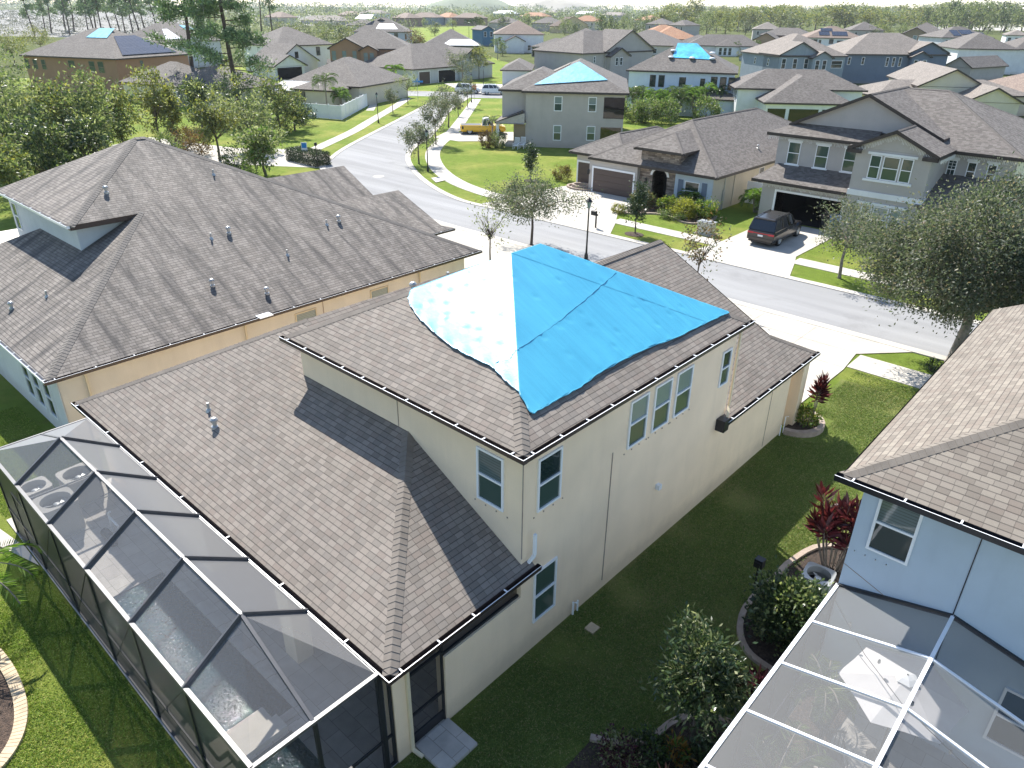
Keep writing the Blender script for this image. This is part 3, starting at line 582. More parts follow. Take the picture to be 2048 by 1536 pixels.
# ------------------------------------------------------------------ pool, deck and screen cage behind the tarped house
sheet('pool_deck',[(-24.05,2.95),(-8.6,2.95),(-8.6,9.87),(-17.05,9.87),(-17.05,6.15),(-24.05,6.15)],.035,'deck_pavers')
def basin(name,x0,x1,y0,y1,lab):
    w_=.22; m=MB()
    for q in ((x0-w_,x1+w_,y0-w_,y0),(x0-w_,x1+w_,y1,y1+w_),(x0-w_,x0,y0,y1),(x1,x1+w_,y0,y1)): m.box(*q,0,.075)
    m.build('pool_coping','deck_pavers',kind='structure')
    m=MB(); m.face([(x0,y0,.05),(x1,y0,.05),(x1,y1,.05),(x0,y1,.05)]); m.build('pool_water','water',kind='structure')
basin('pool',-18.1,-11.45,3.35,5.2,''); basin('spa',-10.95,-8.95,3.2,4.85,'')
m=MB(); m.box(-11.9,-11.45,3.4,4.7,0,.16); m.box(-11.45,-11.0,3.6,4.8,0,.22); m.build('pool_step','walk',kind='structure')
cg=empty('screen_cage',(-16,4.4,0),0,'dark framed pool screen enclosure along the back of the cream house','screen enclosure'); OFF=(-16,4.4,0)
m=MB(); ec,rz=2.9,3.8; Yo,Yh,Yr=3.02,5.72,4.36; X0,X1=-23.15,-8.65; J=[-20.72,-18.3,-15.9,-13.5,-11.08]
T=.075
m.bar((X0,Yo,ec),(X1,Yo,ec),.085,.10); m.bar((X0,Yh,ec-.02),(X1,Yh,ec-.02),.07,.09); m.bar((X0,Yo,ec),(X0,Yh,ec),.06,.06); m.bar((X1,Yo,ec),(X1,Yh,ec),.085,.07)
m.bar((J[0],Yr,rz),(J[-1],Yr,rz),.075,.06)
for x in J: m.bar((x,Yo,ec),(x,Yr,rz),.05,.15); m.bar((x,Yr,rz),(x,Yh,ec),.05,.15)
m.bar((J[-1],Yr,rz),(X1,4.26,ec),.07,.06); m.bar((J[0],Yr,rz),(X0,4.4,ec),.05,.05)
cg_f=m.build('roof_frame',['metal_bar'],cg,OFF)
m=MB()
xs=[X0]+J+[X1]
for x in xs: m.bar((x,Yo,0),(x,Yo,ec),.06,.10)
m.bar((X0,Yo,.95),(X1,Yo,.95),.06,.05); m.bar((X0,Yo,.05),(X1,Yo,.05),.07,.07)
for a,c in ((X0,J[0]),(J[0],J[1]),(J[-2],J[-1]),(J[1],J[2]),(J[2],J[3]),(J[-1],X1)): m.bar((a,Yo,.05),(c,Yo,ec),.02,.02)
m.bar((X0,Yh,0),(X0,Yh,ec),.06); m.bar((X1,Yh,0),(X1,Yh,ec),.10); m.bar((X1,4.28,0),(X1,4.28,ec),.07); m.bar((X1,5.95,0),(X1,5.95,2.8),.06); 
for x in (X0,X1): m.bar((x,Yo,.95),(x,5.95 if x==X1 else Yh,.95),.05); m.bar((x,Yo,.05),(x,5.95 if x==X1 else Yh,.05),.06)
m.bar((-21.9,Yo,.05),(-21.9,Yo,2.1),.05); m.bar((-21.9,Yo,2.1),(J[0],Yo,2.1),.05)
m.build('wall_frame',['metal_bronze'],cg,OFF)
m=MB()
for a,c in zip(J,J[1:]): m.face([(a,Yo,ec),(c,Yo,ec),(c,Yr,rz),(a,Yr,rz)]); m.face([(a,Yr,rz),(c,Yr,rz),(c,Yh,ec),(a,Yh,ec)])
for x,j,ym in ((X0,J[0],4.4),(X1,J[-1],4.26)):
    for f in ([(x,Yo,ec),(j,Yo,ec),(j,Yr,rz)],[(x,Yo,ec),(j,Yr,rz),(x,ym,ec)],[(x,ym,ec),(j,Yr,rz),(x,Yh,ec)],[(j,Yr,rz),(j,Yh,ec),(x,Yh,ec)]): m.face(f)
m.build('roof_screen',['screen_roof'],cg,OFF)
m=MB(); m.face([(X0,Yo,0),(X1,Yo,0),(X1,Yo,ec),(X0,Yo,ec)]); m.face([(X0,Yo,0),(X0,Yh,0),(X0,Yh,ec),(X0,Yo,ec)]); m.face([(X1,Yo,0),(X1,5.95,0),(X1,5.95,ec),(X1,Yo,ec)])
m.build('wall_screen',['screen_wall'],cg,OFF)
# ------------------------------------------------------------------ neighbour on the left, streaked roof
Hl=House('streaked_house','big cream house with one wide dark streaked grey roof on the left',-38,20,world=True); H=Hl
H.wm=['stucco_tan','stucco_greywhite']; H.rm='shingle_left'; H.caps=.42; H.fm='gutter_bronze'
s=.5; ex=-26.75; el=2.95; zr_=8.70; xr=ex-11.5
H.wall(-49.3,-27.1,6.1,26.0,0,2.8); 
for q in ((-36.0,-27.1,6.07,6.11),): H.w.box(q[0],q[1],q[2],q[3],0,2.8,1)
H.w.box(-49.3,-36.0,8.2,8.25,0,2.8,1)
H.w.box(-42.9,-33.95,10.0,20,2.8,6.25,1)
P1=(xr,14.85,zr_); P2=(xr,15.3,zr_); Vj=(ex-6.85,5.75+6.85,el+s*6.85); Ue=(-33.45,9.65,0)
ue=el+s*(ex+33.45); Ue=(-33.45,9.65,ue)
H.r.roof([(ex,5.75,el),(ex,26.8,el),P2,P1,Ue,(-33.45,12.45,ue)])                        # long right slope
H.r.roof([Ue,P1,(-43.0,9.65,ue)] if False else [Ue,P1,(xr-4.8,9.65,ue)])                 # upper rear slope
H.r.roof([(xr-4.8,9.65,ue),P1,P2,(-49.75,26.8,el),(-49.75,20,el)])
H.r.roof([(ex,5.75,el),(-33.6,12.6,el+s*6.85),(-33.95,10.0,el+s*4.25),(-39.0,10.0,el+s*4.25),(-43.2,5.75,el)])   # lower rear slope
H.r.roof([(-43.2,5.75,el),(-39.0,10.0,el+s*4.25),(-39.0,14,el+s*4.25),(-43.2,14,el)])
H.r.roof([P2,(ex,26.8,el),(-49.75,26.8,el)])
for a,c in (((ex,5.75,el),(-33.6,12.6,el+s*6.85)),(Ue,P1),(P2,(ex,26.8,el)),(P1,P2)): H.capline(a,c,.19)
H.edge((ex,5.75,el),(ex,26.8,el),.17); H.edge((-43.2,5.75,el),(ex,5.75,el),.17); H.edge((xr-4.8,9.65,ue),Ue,.2); H.edge(Ue,(-33.45,12.45,ue),.2)
H.fa.face([(-33.45,9.65,ue-.19),(-33.45,12.5,ue-.19),(-34,12.5,ue-.19),(-34,9.65,ue-.19)],1); H.fa.face([(-43,9.65,ue-.19),(-43,10.1,ue-.19),(-33.5,10.1,ue-.19),(-33.5,9.65,ue-.19)],1)
H.fa.face([(ex,5.75,el-.15),(ex,26.8,el-.15),(-27.2,26.8,el-.15),(-27.2,5.75,el-.15)],1)
H.gutter((ex,5.62),(ex,26.9),el,(1,0),step=1.35); H.gutter((-43.2,5.75),(ex+.1,5.75),el,(0,-1),'metal_white',step=.8); H.gutter((xr-4.8,9.65),(-33.45,9.65),ue,(0,-1),'metal_white',step=1.2)
for a in (-30.9,-29.8,-28.58): H.win('F',6.07,a,.68,.78,1.62,'glass')
for a in (16.2,20.3): H.win('R',-27.1,a,1.75,1.1,.70,'glass_pale',fr='trim_cream',rail=False)
H.win('F',10.0,-42.2,4.4,.7,1.35,'glass_green')
for y in (7.0,13.25,22.8): H.downspout([(-26.98,y,2.8),(-27.03,y,.1)])
m=MB(); m.box(-27.1,-27.08,17.1,17.13,0,2.8); H.part('expansion_joint',m,['edging'])
for (x,y),k in (((-35.0,11.9),'cap'),((-31.4,15.4),'cap'),((-28.85,13.05),'cap'),((-27.75,14.85),'cap'),((-30.7,20.85),'cap'),((-35.1,16.95),'p'),((-31.3,14.5),'p'),((-29.45,17.05),'p'),((-30.65,20.1),'p')):
    H.vent((x,y,el+s*(ex-x)),'cap' if k=='cap' else 'pipe')
H.vent((-33.5,6.8,el+s*1.05),'cap'); H.vent((-32.35,7.85,el+s*2.1))
m=MB(); m.box(-26.9,-26.45,13.7,14.3,2.96,3.0); H.part('gutter_patch',m,['metal_white'])
# front wings whose roofs show over the ridge
for (x0,x1,y1) in ((-43.5,-30.9,28.4),):
    pass
za,zb=4.60,5.08
H.r.roof([(-30.94,20,el),(-30.94,28.9,el),(-31.4,28.3,el+.19),(-35.1,28.3,za),(-35.1,20,za)]); H.r.roof([(-39.2,20,el),(-35.1,20,za),(-35.1,28.3,za),(-39.2,28.3,el)])
H.r.roof([(-37.2,20,el),(-37.2,29.0,el),(-41.5,29.0,zb),(-41.5,20,zb)]); H.r.roof([(-45.8,20,el),(-41.5,20,zb),(-41.5,29.0,zb),(-45.8,29.0,el)])
H.w.box(-45.4,-37.6,20,28.6,0,2.85); H.w.box(-38.8,-31.4,20,28.0,0,2.85)
H.w.face([(-45.4,28.62,2.86),(-37.6,28.62,2.86),(-41.5,28.62,zb-.06)]); H.w.face([(-38.8,28.02,2.86),(-31.4,28.02,2.86),(-35.1,28.02,za-.06)])
H.gutter((-30.94,20),(-30.94,28.9),el,(1,0),step=1.5)
H.finish()
# ------------------------------------------------------------------ neighbour on the right, pale blue wall
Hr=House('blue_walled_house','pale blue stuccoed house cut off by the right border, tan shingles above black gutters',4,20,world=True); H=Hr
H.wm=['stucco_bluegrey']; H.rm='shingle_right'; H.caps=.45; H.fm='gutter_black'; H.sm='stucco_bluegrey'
rx,ry,re=-3.36,13.9,6.0
H.wall(-2.98,13,14.3,26.3,0,5.85)
zt=re+S*5.5
H.r.roof([(rx,ry,re),(13.4,ry,re),(7.9,ry+5.5,zt),(rx+5.5,ry+5.5,zt)])
H.r.roof([(rx,ry,re),(rx+5.5,ry+5.5,zt),(rx+5.5,26.7,zt),(rx,26.7,re)])
H.r.roof([(rx+5.5,ry+5.5,zt),(7.9,ry+5.5,zt),(7.9,26.7,zt),(rx+5.5,26.7,zt)])
H.w.face([(-2.98,26.3,5.8),(rx+5.5,26.3,zt-.06),(7.9,26.3,zt-.06),(13,26.3,5.8)])
H.capline((rx,ry,re),(rx+5.5,ry+5.5,zt)); H.edge((rx,ry,re),(13.4,ry,re),.2); H.edge((rx,26.7,re),(rx,ry,re),.2)
H.fa.face([(rx,ry,re-.19),(rx,14.4,re-.19),(13,14.4,re-.19),(13,ry,re-.19)],1); H.fa.face([(rx,ry,re-.19),(rx,26.7,re-.19),(-2.9,26.7,re-.19),(-2.9,ry,re-.19)],1)
H.gutter((rx-.12,ry),(13.4,ry),re+.01,(0,-1),'gutter_black',.14,step=1.0); 
H.win('F',14.3,-2.23,4.26,.84,1.45,('glass_blind','glass')); H.win('F',14.3,.95,1.0,.95,1.5,'glass')
m=MB(); m.box(-.78,-.76,14.285,14.3,0,5.8); H.part('expansion_joint',m,['gutter_black']); m=MB(); m.bar((-2.97,14.296,3.62),(-1.9,14.296,3.22),.012,.012); H.part('wall_crack',m,['edging'])
H.vent((-.65,22.6,re+S*(2.7)),'cap')
for k in range(4): m=MB(); m.box(-2.85+k*.22,-2.83+k*.22,14.26,14.3,4.05,4.07); H.part('shutter_bolt',m,['metal_grey'])
for k in range(4): m=MB(); m.box(-2.85+k*.22,-2.83+k*.22,14.28,14.3,5.74,5.76); H.part('shutter_bolt',m,['metal_grey'])
H.finish()
# its screen cage with pale frame
cr=empty('screen_cage',(-.7,11,0),0,'white barred screen enclosure over the patio at the bottom right','screen enclosure'); OFF=(-.7,11,0)
m=MB(); yv=[14.28,12.78,11.28,9.78,8.28,6.78,5.2]; xl,xm,xr2=-2.98,-.76,2.6; zl,zm,zr2=3.0,3.56,2.75
m.bar((xl,14.28,zl),(xl,4,zl),.075,.07); m.bar((xm,14.28,zm),(xm,4,zm),.07,.07)
for y in yv[1:]: m.bar((xl,y,zl),(xm,y,zm),.05,.06); m.bar((xm,y,zm),(xr2,y,zr2),.05,.06)
m.build('roof_frame',['metal_white'],cr,OFF)
m=MB(); m.bar((xl,14.27,zl),(xm,14.27,zm),.06,.09); m.bar((xm,14.27,zm),(xr2,14.27,zr2),.06,.09)
for y in yv: m.bar((xl,y,0),(xl,y,zl),.05,.07)
m.bar((xl,14.28,1.0),(xl,4,1.0),.05); m.bar((xl,14.28,.05),(xl,4,.05),.06)
m.build('wall_frame',['metal_bronze'],cr,OFF)
m=MB(); m.face([(xl,14.28,zl),(xm,14.28,zm),(xm,4,zm),(xl,4,zl)]); m.face([(xm,14.28,zm),(xr2,14.28,zr2),(xr2,4,zr2),(xm,4,zm)]); m.build('roof_screen',['screen_pale'],cr,OFF)
m=MB(); m.face([(xl,14.28,0),(xl,4,0),(xl,4,zl),(xl,14.28,zl)]); m.build('wall_screen',['screen_wall'],cr,OFF)
sheet('patio',[(-2.95,3),(8,3),(8,14.3),(-2.95,14.3)],.03,'deck_pavers'); sheet('patio_bed',[(-2.9,8),(-2.05,8),(-2.0,12.5),(-1.9,14.3),(-2.9,14.3)],.05,'mulch')
# ------------------------------------------------------------------ plants
def quads(name,P,D,L,W,mat,parent=None,seed=0,fold=.0,label=None,kind=None,off=(0,0,0),up=0.0,mats=None,midx=None,shape=.5):
    """one mesh of many separate leaves: P roots, D directions, L lengths, W widths"""
    rg=np.random.default_rng(seed); n=len(P); D=D/np.maximum(np.linalg.norm(D,axis=1,keepdims=True),1e-6)
    r=rg.normal(size=(n,3)); r[:,2]*= (1-up)
    s=np.cross(D,r); s/=np.maximum(np.linalg.norm(s,axis=1,keepdims=True),1e-6)
    L=np.broadcast_to(L,(n,))[:,None]; W=np.broadcast_to(W,(n,))[:,None]
    nn=np.cross(s,D)
    v=np.empty((n,4,3)); mid=P+D*L*shape
    v[:,0]=P; v[:,1]=mid+s*W/2-nn*W*fold; v[:,2]=P+D*L; v[:,3]=mid-s*W/2-nn*W*fold
    v=v.reshape(-1,3)-np.array(off)
    me=bpy.data.meshes.new(name); me.vertices.add(n*4); me.vertices.foreach_set('co',v.ravel())
    me.loops.add(n*4); me.loops.foreach_set('vertex_index',np.arange(n*4,dtype=np.int32))
    me.polygons.add(n); me.polygons.foreach_set('loop_start',np.arange(0,n*4,4,dtype=np.int32)); me.polygons.foreach_set('loop_total',np.full(n,4,dtype=np.int32))
    for mm in (mats or [mat]): me.materials.append(M[mm])
    if midx is not None: me.polygons.foreach_set('material_index',np.asarray(midx,dtype=np.int32))
    me.update(); me.validate()
    o=bpy.data.objects.new(name,me); COL.objects.link(o)
    if parent is not None: o.parent=parent
    return setp(o,label,kind=kind)
def crown(rg,c,r,n,K,rc=.22,flat=1.0,hollow=.55,lump=.25):
    """leaf roots bunched in K clumps spread through an uneven ellipsoid; returns roots, outward directions, clump centres"""
    d=rg.normal(size=(K,3)); d/=np.linalg.norm(d,axis=1,keepdims=True)
    fr=rg.normal(size=(3,3))*2.2; ph=rg.uniform(0,6.28,3)
    q=1+lump*np.sin(d@fr.T+ph).sum(1)/1.7
    rad=(hollow+(1-hollow)*rg.uniform(0,1,K)**.6)*q
    cc=d*rad[:,None]*np.array(r)*(1-rc*.6)
    k=rg.integers(0,K,n); sz=rg.uniform(.6,1.35,K)
    g=rg.normal(size=(n,3))*rc*.62*np.mean(r)*sz[k][:,None]*np.array([1,1,flat])
    p=cc[k]+g; out=p/np.maximum(np.linalg.norm(p,axis=1,keepdims=True),1e-6)
    return p+np.array(c),out,cc+np.array(c)
def tree(name,label,cat,base,h,cr,rr,n,leafL,leafm,trunk=.12,seed=0,K=70,rc=.22,barkm='bark',limbs=9,aspect=.45,group=None,lean=(0,0),hollow=.55,lump=.25,droop=0.,fork=.45,mix=None,loc=None):
    """cr: crown centre height, rr: crown radii"""
    rg=np.random.default_rng(seed+17); b=Vector((base[0],base[1],base[2] if len(base)>2 else 0))
    root=empty(name,b,0,label,cat,group)
    c=np.array([lean[0],lean[1],cr]); P,O,cc=crown(rg,c,rr,n,K,rc,hollow=hollow,lump=lump)
    D=O*.6+rg.normal(size=P.shape)*.75; D[:,2]-=droop
    mats=[leafm]+([mix[0]] if mix else []); mi=(rg.uniform(size=n)<mix[1]).astype(int) if mix else None
    m=MB(); top=Vector(c)*fork+Vector((0,0,0)); top=Vector((lean[0]*fork,lean[1]*fork,cr-rr[2]*(1-fork)))
    j=Vector((rg.normal()*trunk,rg.normal()*trunk,top.z*.5)); m.tube([(0,0,-.1),(0,0,.12),j,top],[trunk*1.5,trunk*1.1,trunk*.9,trunk*.7],8)
    for i in range(limbs):
        e=Vector(cc[rg.integers(0,K)]); s=Vector((0,0,0)).lerp(top,rg.uniform(.75,1)); s=top*rg.uniform(.8,1) if i else top
        mid=s.lerp(e,.5)+Vector(rg.normal(size=3)*.05*rr[0]); m.tube([s,mid,e],[trunk*.5,trunk*.3,trunk*.1],5,cap=False)
    m.build('trunk',barkm,root,smooth=True)
    quads('crown',P,D,rg.uniform(.6,1.3,n)*leafL,rg.uniform(.7,1.2,n)*leafL*aspect,leafm,root,seed,.15,mats=mats,midx=mi)
    return root
def shrub(name,label,base,r,n,leafL,leafm,seed=0,cat='shrub',group=None,aspect=.5,hollow=.6,K=40,rc=.25,box=False,mix=None,stems=True):
    rg=np.random.default_rng(seed+5); root=empty(name,(base[0],base[1],0),0,label,cat,group)
    if box:
        P=rg.uniform(-1,1,size=(n,3)); ax=rg.integers(0,3,n); sg=np.where(rg.uniform(size=n)<.5,-1,1); k=rg.uniform(.82,1.02,n)
        for a in range(3): P[ax==a,a]=(sg*k)[ax==a]
        P=P*np.array(r); P+=rg.normal(size=P.shape)*.03; O=P/np.linalg.norm(P,axis=1,keepdims=True); P[:,2]+=r[2]
    else:
        P,O,_=crown(rg,np.array([0,0,r[2]]),r,n,K,rc,hollow=hollow,lump=.15); P[:,2]=np.maximum(P[:,2],.03)
    D=O*.8+rg.normal(size=P.shape)*.6; D[:,2]+=.2
    mats=[leafm]+([mix[0]] if mix else []); mi=(rg.uniform(size=n)<mix[1]).astype(int) if mix else None
    quads('foliage',P,D,rg.uniform(.6,1.3,n)*leafL,rg.uniform(.7,1.2,n)*leafL*aspect,leafm,root,seed,.15,mats=mats,midx=mi)
    if stems:
        m=MB()
        for i in range(6):
            a=i*1.05; m.tube([(.08*math.cos(a),.08*math.sin(a),-.05),(r[0]*.55*math.cos(a),r[1]*.55*math.sin(a),r[2]*1.1)],[.03,.012],5,cap=False)
        m.build('stem','bark',root)
    return root
def frond(V,D,Ls,Ws,c,az,el,L,rg,nl=26,leaf=.45,droop=1.0,w=.035,vee=.5):
    """leaflets of one arching frond"""
    p=Vector(c); a=el; seg=L/nl; h=Vector((math.cos(az),math.sin(az),0)); side=Vector((-h.y,h.x,0)); path=[p.copy()]
    for i in range(nl):
        t=h*math.cos(a)+Vector((0,0,math.sin(a))); p=p+t*seg; a-=droop*seg/L*(.6+1.2*i/nl); path.append(p.copy())
        if i<2: continue
        ll=leaf*(math.sin(math.pi*(i+2)/(nl+3))**.6)*rg.uniform(.85,1.1); upv=Vector((-h.x*math.sin(a),-h.y*math.sin(a),math.cos(a)))
        for sg in (1,-1):
            V.append(p); D.append((side*sg+t*.75+upv*vee*rg.uniform(.4,1)-Vector((0,0,.25)))); Ls.append(ll); Ws.append(w)
    return path
def palm(name,label,base,h,nf,L,leafm='leaf_palm',seed=0,leaf=.45,group=None,trunk=.11,droop=1.7,elr=(.1,1.25),nl=26,w=.04,stems=1,spread=.0,cat='palm',vee=.5,barkm='bark_pale'):
    rg=np.random.default_rng(seed+3); root=empty(name,(base[0],base[1],0),0,label,cat,group); V,D,Ls,Ws=[],[],[],[]; m=MB()
    for s in range(stems):
        a=rg.uniform(0,6.28); o=Vector((math.cos(a),math.sin(a),0))*spread*(.3+.7*rg.uniform()); hh=h*rg.uniform(.7,1.05) if stems>1 else h; top=o*1.3+Vector((0,0,hh))
        m.tube([o*.4+Vector((0,0,-.1)),o*.8+Vector((rg.normal()*.05,rg.normal()*.05,hh*.5)),top],[trunk*1.25,trunk,trunk*.85],8)
        for i in range(nf):
            el=elr[0]+(elr[1]-elr[0])*rg.uniform(); az=i*2.4+rg.uniform(-.3,.3); pt=frond(V,D,Ls,Ws,top,az,el,L*rg.uniform(.8,1.1),rg,nl,leaf,droop,w,vee); m.tube(pt[::4]+[pt[-1]],[.018]*(len(pt[::4]))+[.004],4,cap=False)
    m.build('trunk',barkm,root)
    V=np.array([tuple(x) for x in V]); D=np.array([tuple(x) for x in D]); quads('fronds',V,D,np.array(Ls),np.array(Ws),leafm,root,seed,.1,up=.9,shape=.35)
    return root
def rosette(name,label,base,stems,h,L,w,leafm,seed=0,spread=.4,nl=22,group=None,cat='shrub',hv=.35,tilt=(0.1,1.3)):
    """upright canes with tufts of broad lance leaves"""
    rg=np.random.default_rng(seed+9); root=empty(name,(base[0],base[1],0),0,label,cat,group); m=MB(); P,D=[],[]
    for s in range(stems):
        a=rg.uniform(0,6.28); rr=spread*math.sqrt(rg.uniform()); o=Vector((math.cos(a)*rr,math.sin(a)*rr,0)); hh=h*rg.uniform(1-hv,1.0); top=o+Vector((0,0,hh))
        m.tube([o*.35,o*.7+Vector((0,0,hh*.5)),top],[.022,.018,.014],5,cap=False)
        for i in range(nl):
            k=i/nl; az=i*2.4+rg.uniform(-.2,.2); el=tilt[0]+(tilt[1]-tilt[0])*k; z=hh*(.72+.28*k)-.05
            P.append((o.x*(.7+.3*k),o.y*(.7+.3*k),z)); D.append((math.cos(az)*math.cos(el),math.sin(az)*math.cos(el),math.sin(el)))
    m.build('stem','bark_pale',root); P=np.array(P); D=np.array(D)
    quads('leaves',P,D,rg.uniform(.75,1.2,len(P))*L,rg.uniform(.8,1.2,len(P))*w,leafm,root,seed,.2,up=.85,shape=.55); return root
def pine(name,label,base,h,seed,group=None,tr=.22,r=3.5,n=2600,low=.55,lean=0,needle=.5,moss=False,leafm='leaf_pine',clumps=34,bent=.5):
    rg=np.random.default_rng(seed+31); root=empty(name,(base[0],base[1],0),0,label,'pine tree',group); m=MB(); pts=[]; a=rg.uniform(0,6.28)
    for i in range(7):
        t=i/6; pts.append(Vector((lean*t*math.cos(a)+bent*math.sin(t*3+seed),lean*t*math.sin(a)+bent*.6*math.cos(t*2.2+seed)-bent*.6*math.cos(seed),h*t-.2)))
    m.tube(pts,[tr*(1.15-.9*i/6) for i in range(7)],8); P=[];D=[]
    cs=[]
    for i in range(clumps):
        t=low+(1-low)*rg.uniform()**.8; k=min(int(t*6),5); b=pts[k].lerp(pts[k+1],t*6-k); az=rg.uniform(0,6.28); rr=r*(1.15-t)/(1.15-low)*rg.uniform(.35,1.1)+.3
        e=b+Vector((math.cos(az)*rr,math.sin(az)*rr,rg.uniform(-.1,.35)*rr)); m.tube([b,b.lerp(e,.55)+Vector((0,0,-.08*rr)),e],[tr*.22,tr*.14,tr*.05],4,cap=False); cs.append((e,.35*r*rg.uniform(.4,.8)))
        for _ in range(2): cs.append((b.lerp(e,rg.uniform(.55,.9))+Vector(rg.normal(size=3)*.2*r*.3),.28*r*rg.uniform(.3,.7)))
    per=max(6,n//len(cs))
    for c,s in cs:
        q=rg.normal(size=(per,3))*s*.5*np.array([1,1,.6]); P.append(np.array(c)+q); D.append(q+rg.normal(size=(per,3))*s*.6+np.array([0,0,s*.3]))
    P=np.concatenate(P); D=np.concatenate(D); m.build('trunk','bark_pine',root)
    quads('crown',P,D,rg.uniform(.6,1.3,len(P))*needle,rg.uniform(.7,1.2,len(P))*needle*.32,leafm,root,seed,.1)
    if moss:
        q=np.array([tuple(c) for c,s in cs])[rg.integers(0,len(cs),500)]+rg.normal(size=(500,3))*.4; d=np.tile(np.array([[0,0,-1.]]),(500,1))+rg.normal(size=(500,3))*.12
        quads('moss',q,d,rg.uniform(.5,1.8,500),.10,'leaf_moss',root,seed+1)
    return root
# --- street trees
tree('street_tree','spreading young oak on the verge just beyond the blue tarp','tree',(-31.9,37.0),4.7,3.25,(2.9,2.7,1.3),9500,.16,'leaf_oak',.09,1,K=60,rc=.24,lump=.4,limbs=14)
tree('street_tree','small round oak on the verge beside the gray house driveway','tree',(-13.9,44.9),4.5,3.1,(1.95,1.9,1.4),5000,.15,'leaf_oak',.10,2,K=50,hollow=.35,barkm='bark_pale')
tree('street_tree','huge dense oak at the right edge leaning over the street','tree',(-5.5,36.4),8.4,5.2,(5.3,5.0,3.15),90000,.15,'leaf_oak',.24,3,K=230,rc=.15,lump=.2,limbs=26,hollow=.5,barkm='bark_pale',lean=(.2,.2))
tree('street_tree','oak on the bend of the street beside a lamp post, nearest of that row','tree',gp(838,328),4.4,2.9,(1.9,1.9,1.35),3600,.19,'leaf_oak',.08,4,K=50,hollow=.4,lump=.35)
tree('street_tree','taller loose oak just behind the lamp post on the bend','tree',gp(872,289),6.0,3.7,(2.2,2.2,1.9),3600,.2,'leaf_oak',.08,5,K=55,lump=.4)
tree('street_tree','round oak on the verge in front of the yellow pickup','tree',gp(897,255),5.8,3.7,(2.25,2.2,1.9),4000,.2,'leaf_oak',.09,6,K=55,hollow=.35)
tree('street_tree','thin young oak on the left verge of the far street','tree',gp(786,227),3.9,2.6,(1.35,1.3,1.2),1500,.2,'leaf_oak',.06,7,K=30)
tree('street_tree','airy pale green sapling near the far street corner','tree',gp(816,209),5.2,3.4,(1.8,1.8,1.5),1400,.2,'leaf_pale',.06,8,K=30,lump=.4)
tree('street_tree','slim dark sapling beside the stop sign','tree',gp(935,215),4.6,3.1,(1.2,1.2,1.5),1600,.2,'leaf_oak',.06,9,K=30)
tree('street_tree','little sapling on the verge behind the yellow pickup','tree',gp(917,233),2.6,1.7,(.8,.8,.8),700,.18,'leaf_oak',.05,10,K=16)
tree('young_tree','narrow columnar magnolia on the lawn beside the stone house','tree',gp(1061,358),3.6,2.0,(.75,.75,1.55),2200,.17,'leaf_dark',.05,12,K=40,rc=.3,hollow=.2,lump=.1)
tree('young_tree','narrow columnar magnolia on the verge with a ring of mulch','tree',gp(1270,467),4.0,2.2,(.75,.75,1.75),2600,.17,'leaf_dark',.05,13,K=40,rc=.3,hollow=.2,lump=.1)
tree('young_tree','sparse tree with russet leaves standing over the front gable ridge','tree',(-18.3,35.3),5.0,3.3,(1.1,1.1,1.6),700,.19,'leaf_russet',.05,14,K=34,rc=.3,lump=.35,limbs=16,mix=('leaf_oak',.4))
tree('young_tree','bare twiggy tree with a few leaves in the cream house front yard','tree',(-30.2,31.2),4.2,3.0,(1.5,1.4,1.2),300,.17,'leaf_pale',.05,15,K=40,limbs=26,lump=.4)
tree('young_tree','feathery green tree on the front lawn of the one storey gray house','tree',gp(925,170),6.5,4.2,(3.2,3.0,2.2),2600,.3,'leaf_oak',.1,16,K=50)
tree('young_tree','pale yellow green tree by the corner of the one storey gray house','tree',gp(958,160),6.5,4.6,(2.8,2.8,2.2),2200,.3,'leaf_yellow',.1,18,K=50,mix=('leaf_pale',.5))
tree('young_tree','bare brownish tree behind the brown two storey house','tree',gp(832,118),9,5.6,(3.6,3.4,3.2),1500,.35,'leaf_russet',.14,19,K=60,limbs=20)
# --- side yard between the houses
rosette('red_cordyline','tall clump of red cordyline behind the air conditioner by the blue wall',(-4.15,18.6),24,2.35,.50,.10,'leaf_red',1,.8,26,hv=.45)
rosette('red_cordyline','red cordyline with two heads in the ringed bed at the driveway corner',(-8.05,26.2),4,2.25,.50,.10,'leaf_red',2,.38,26,hv=.3)
rosette('plum_cordyline','low dark plum cordyline against the white barred enclosure',(-3.75,12.2),9,1.15,.42,.10,'leaf_plum',3,.5,20)
shrub('yellow_green_shrub','yellow green shrub at the foot of the two headed red plant',(-8.05,26.0),(.45,.4,.5),900,.13,'leaf_bright',4,mix=('leaf_yellow',.5))
shrub('round_shrub','big round glossy green shrub in the curved bed by the enclosure',(-4.05,15.1),(.98,.98,.95),7500,.13,'leaf_dark',6,aspect=.62,hollow=.75,K=90,mix=('leaf_wood',.3))
tree('small_tree','bushy magnolia like tree with upright leaves in the shaded side lawn','tree',(-4.2,10.75),3.4,2.15,(1.15,1.1,1.25),5200,.17,'leaf_dark',.06,21,K=60,rc=.26,aspect=.32,hollow=.35,lump=.3,mix=('leaf_pale',.22))
shrub('croton_shrub','orange and green croton below the bushy tree',(-4.35,10.15),(.32,.32,.26),260,.17,'leaf_orange',7,aspect=.3,mix=('leaf_bright',.4))
shrub('green_shrub','low dark green shrub left of the orange croton',(-4.75,9.75),(.5,.42,.32),1300,.09,'leaf_dark',8,mix=('leaf_bright',.25))
shrub('red_tipped_shrub','low shrub with red and cream tips at the bottom edge of the lawn',(-5.1,9.2),(.62,.42,.34),1500,.09,'leaf_plum',9,mix=('leaf_pale',.45))
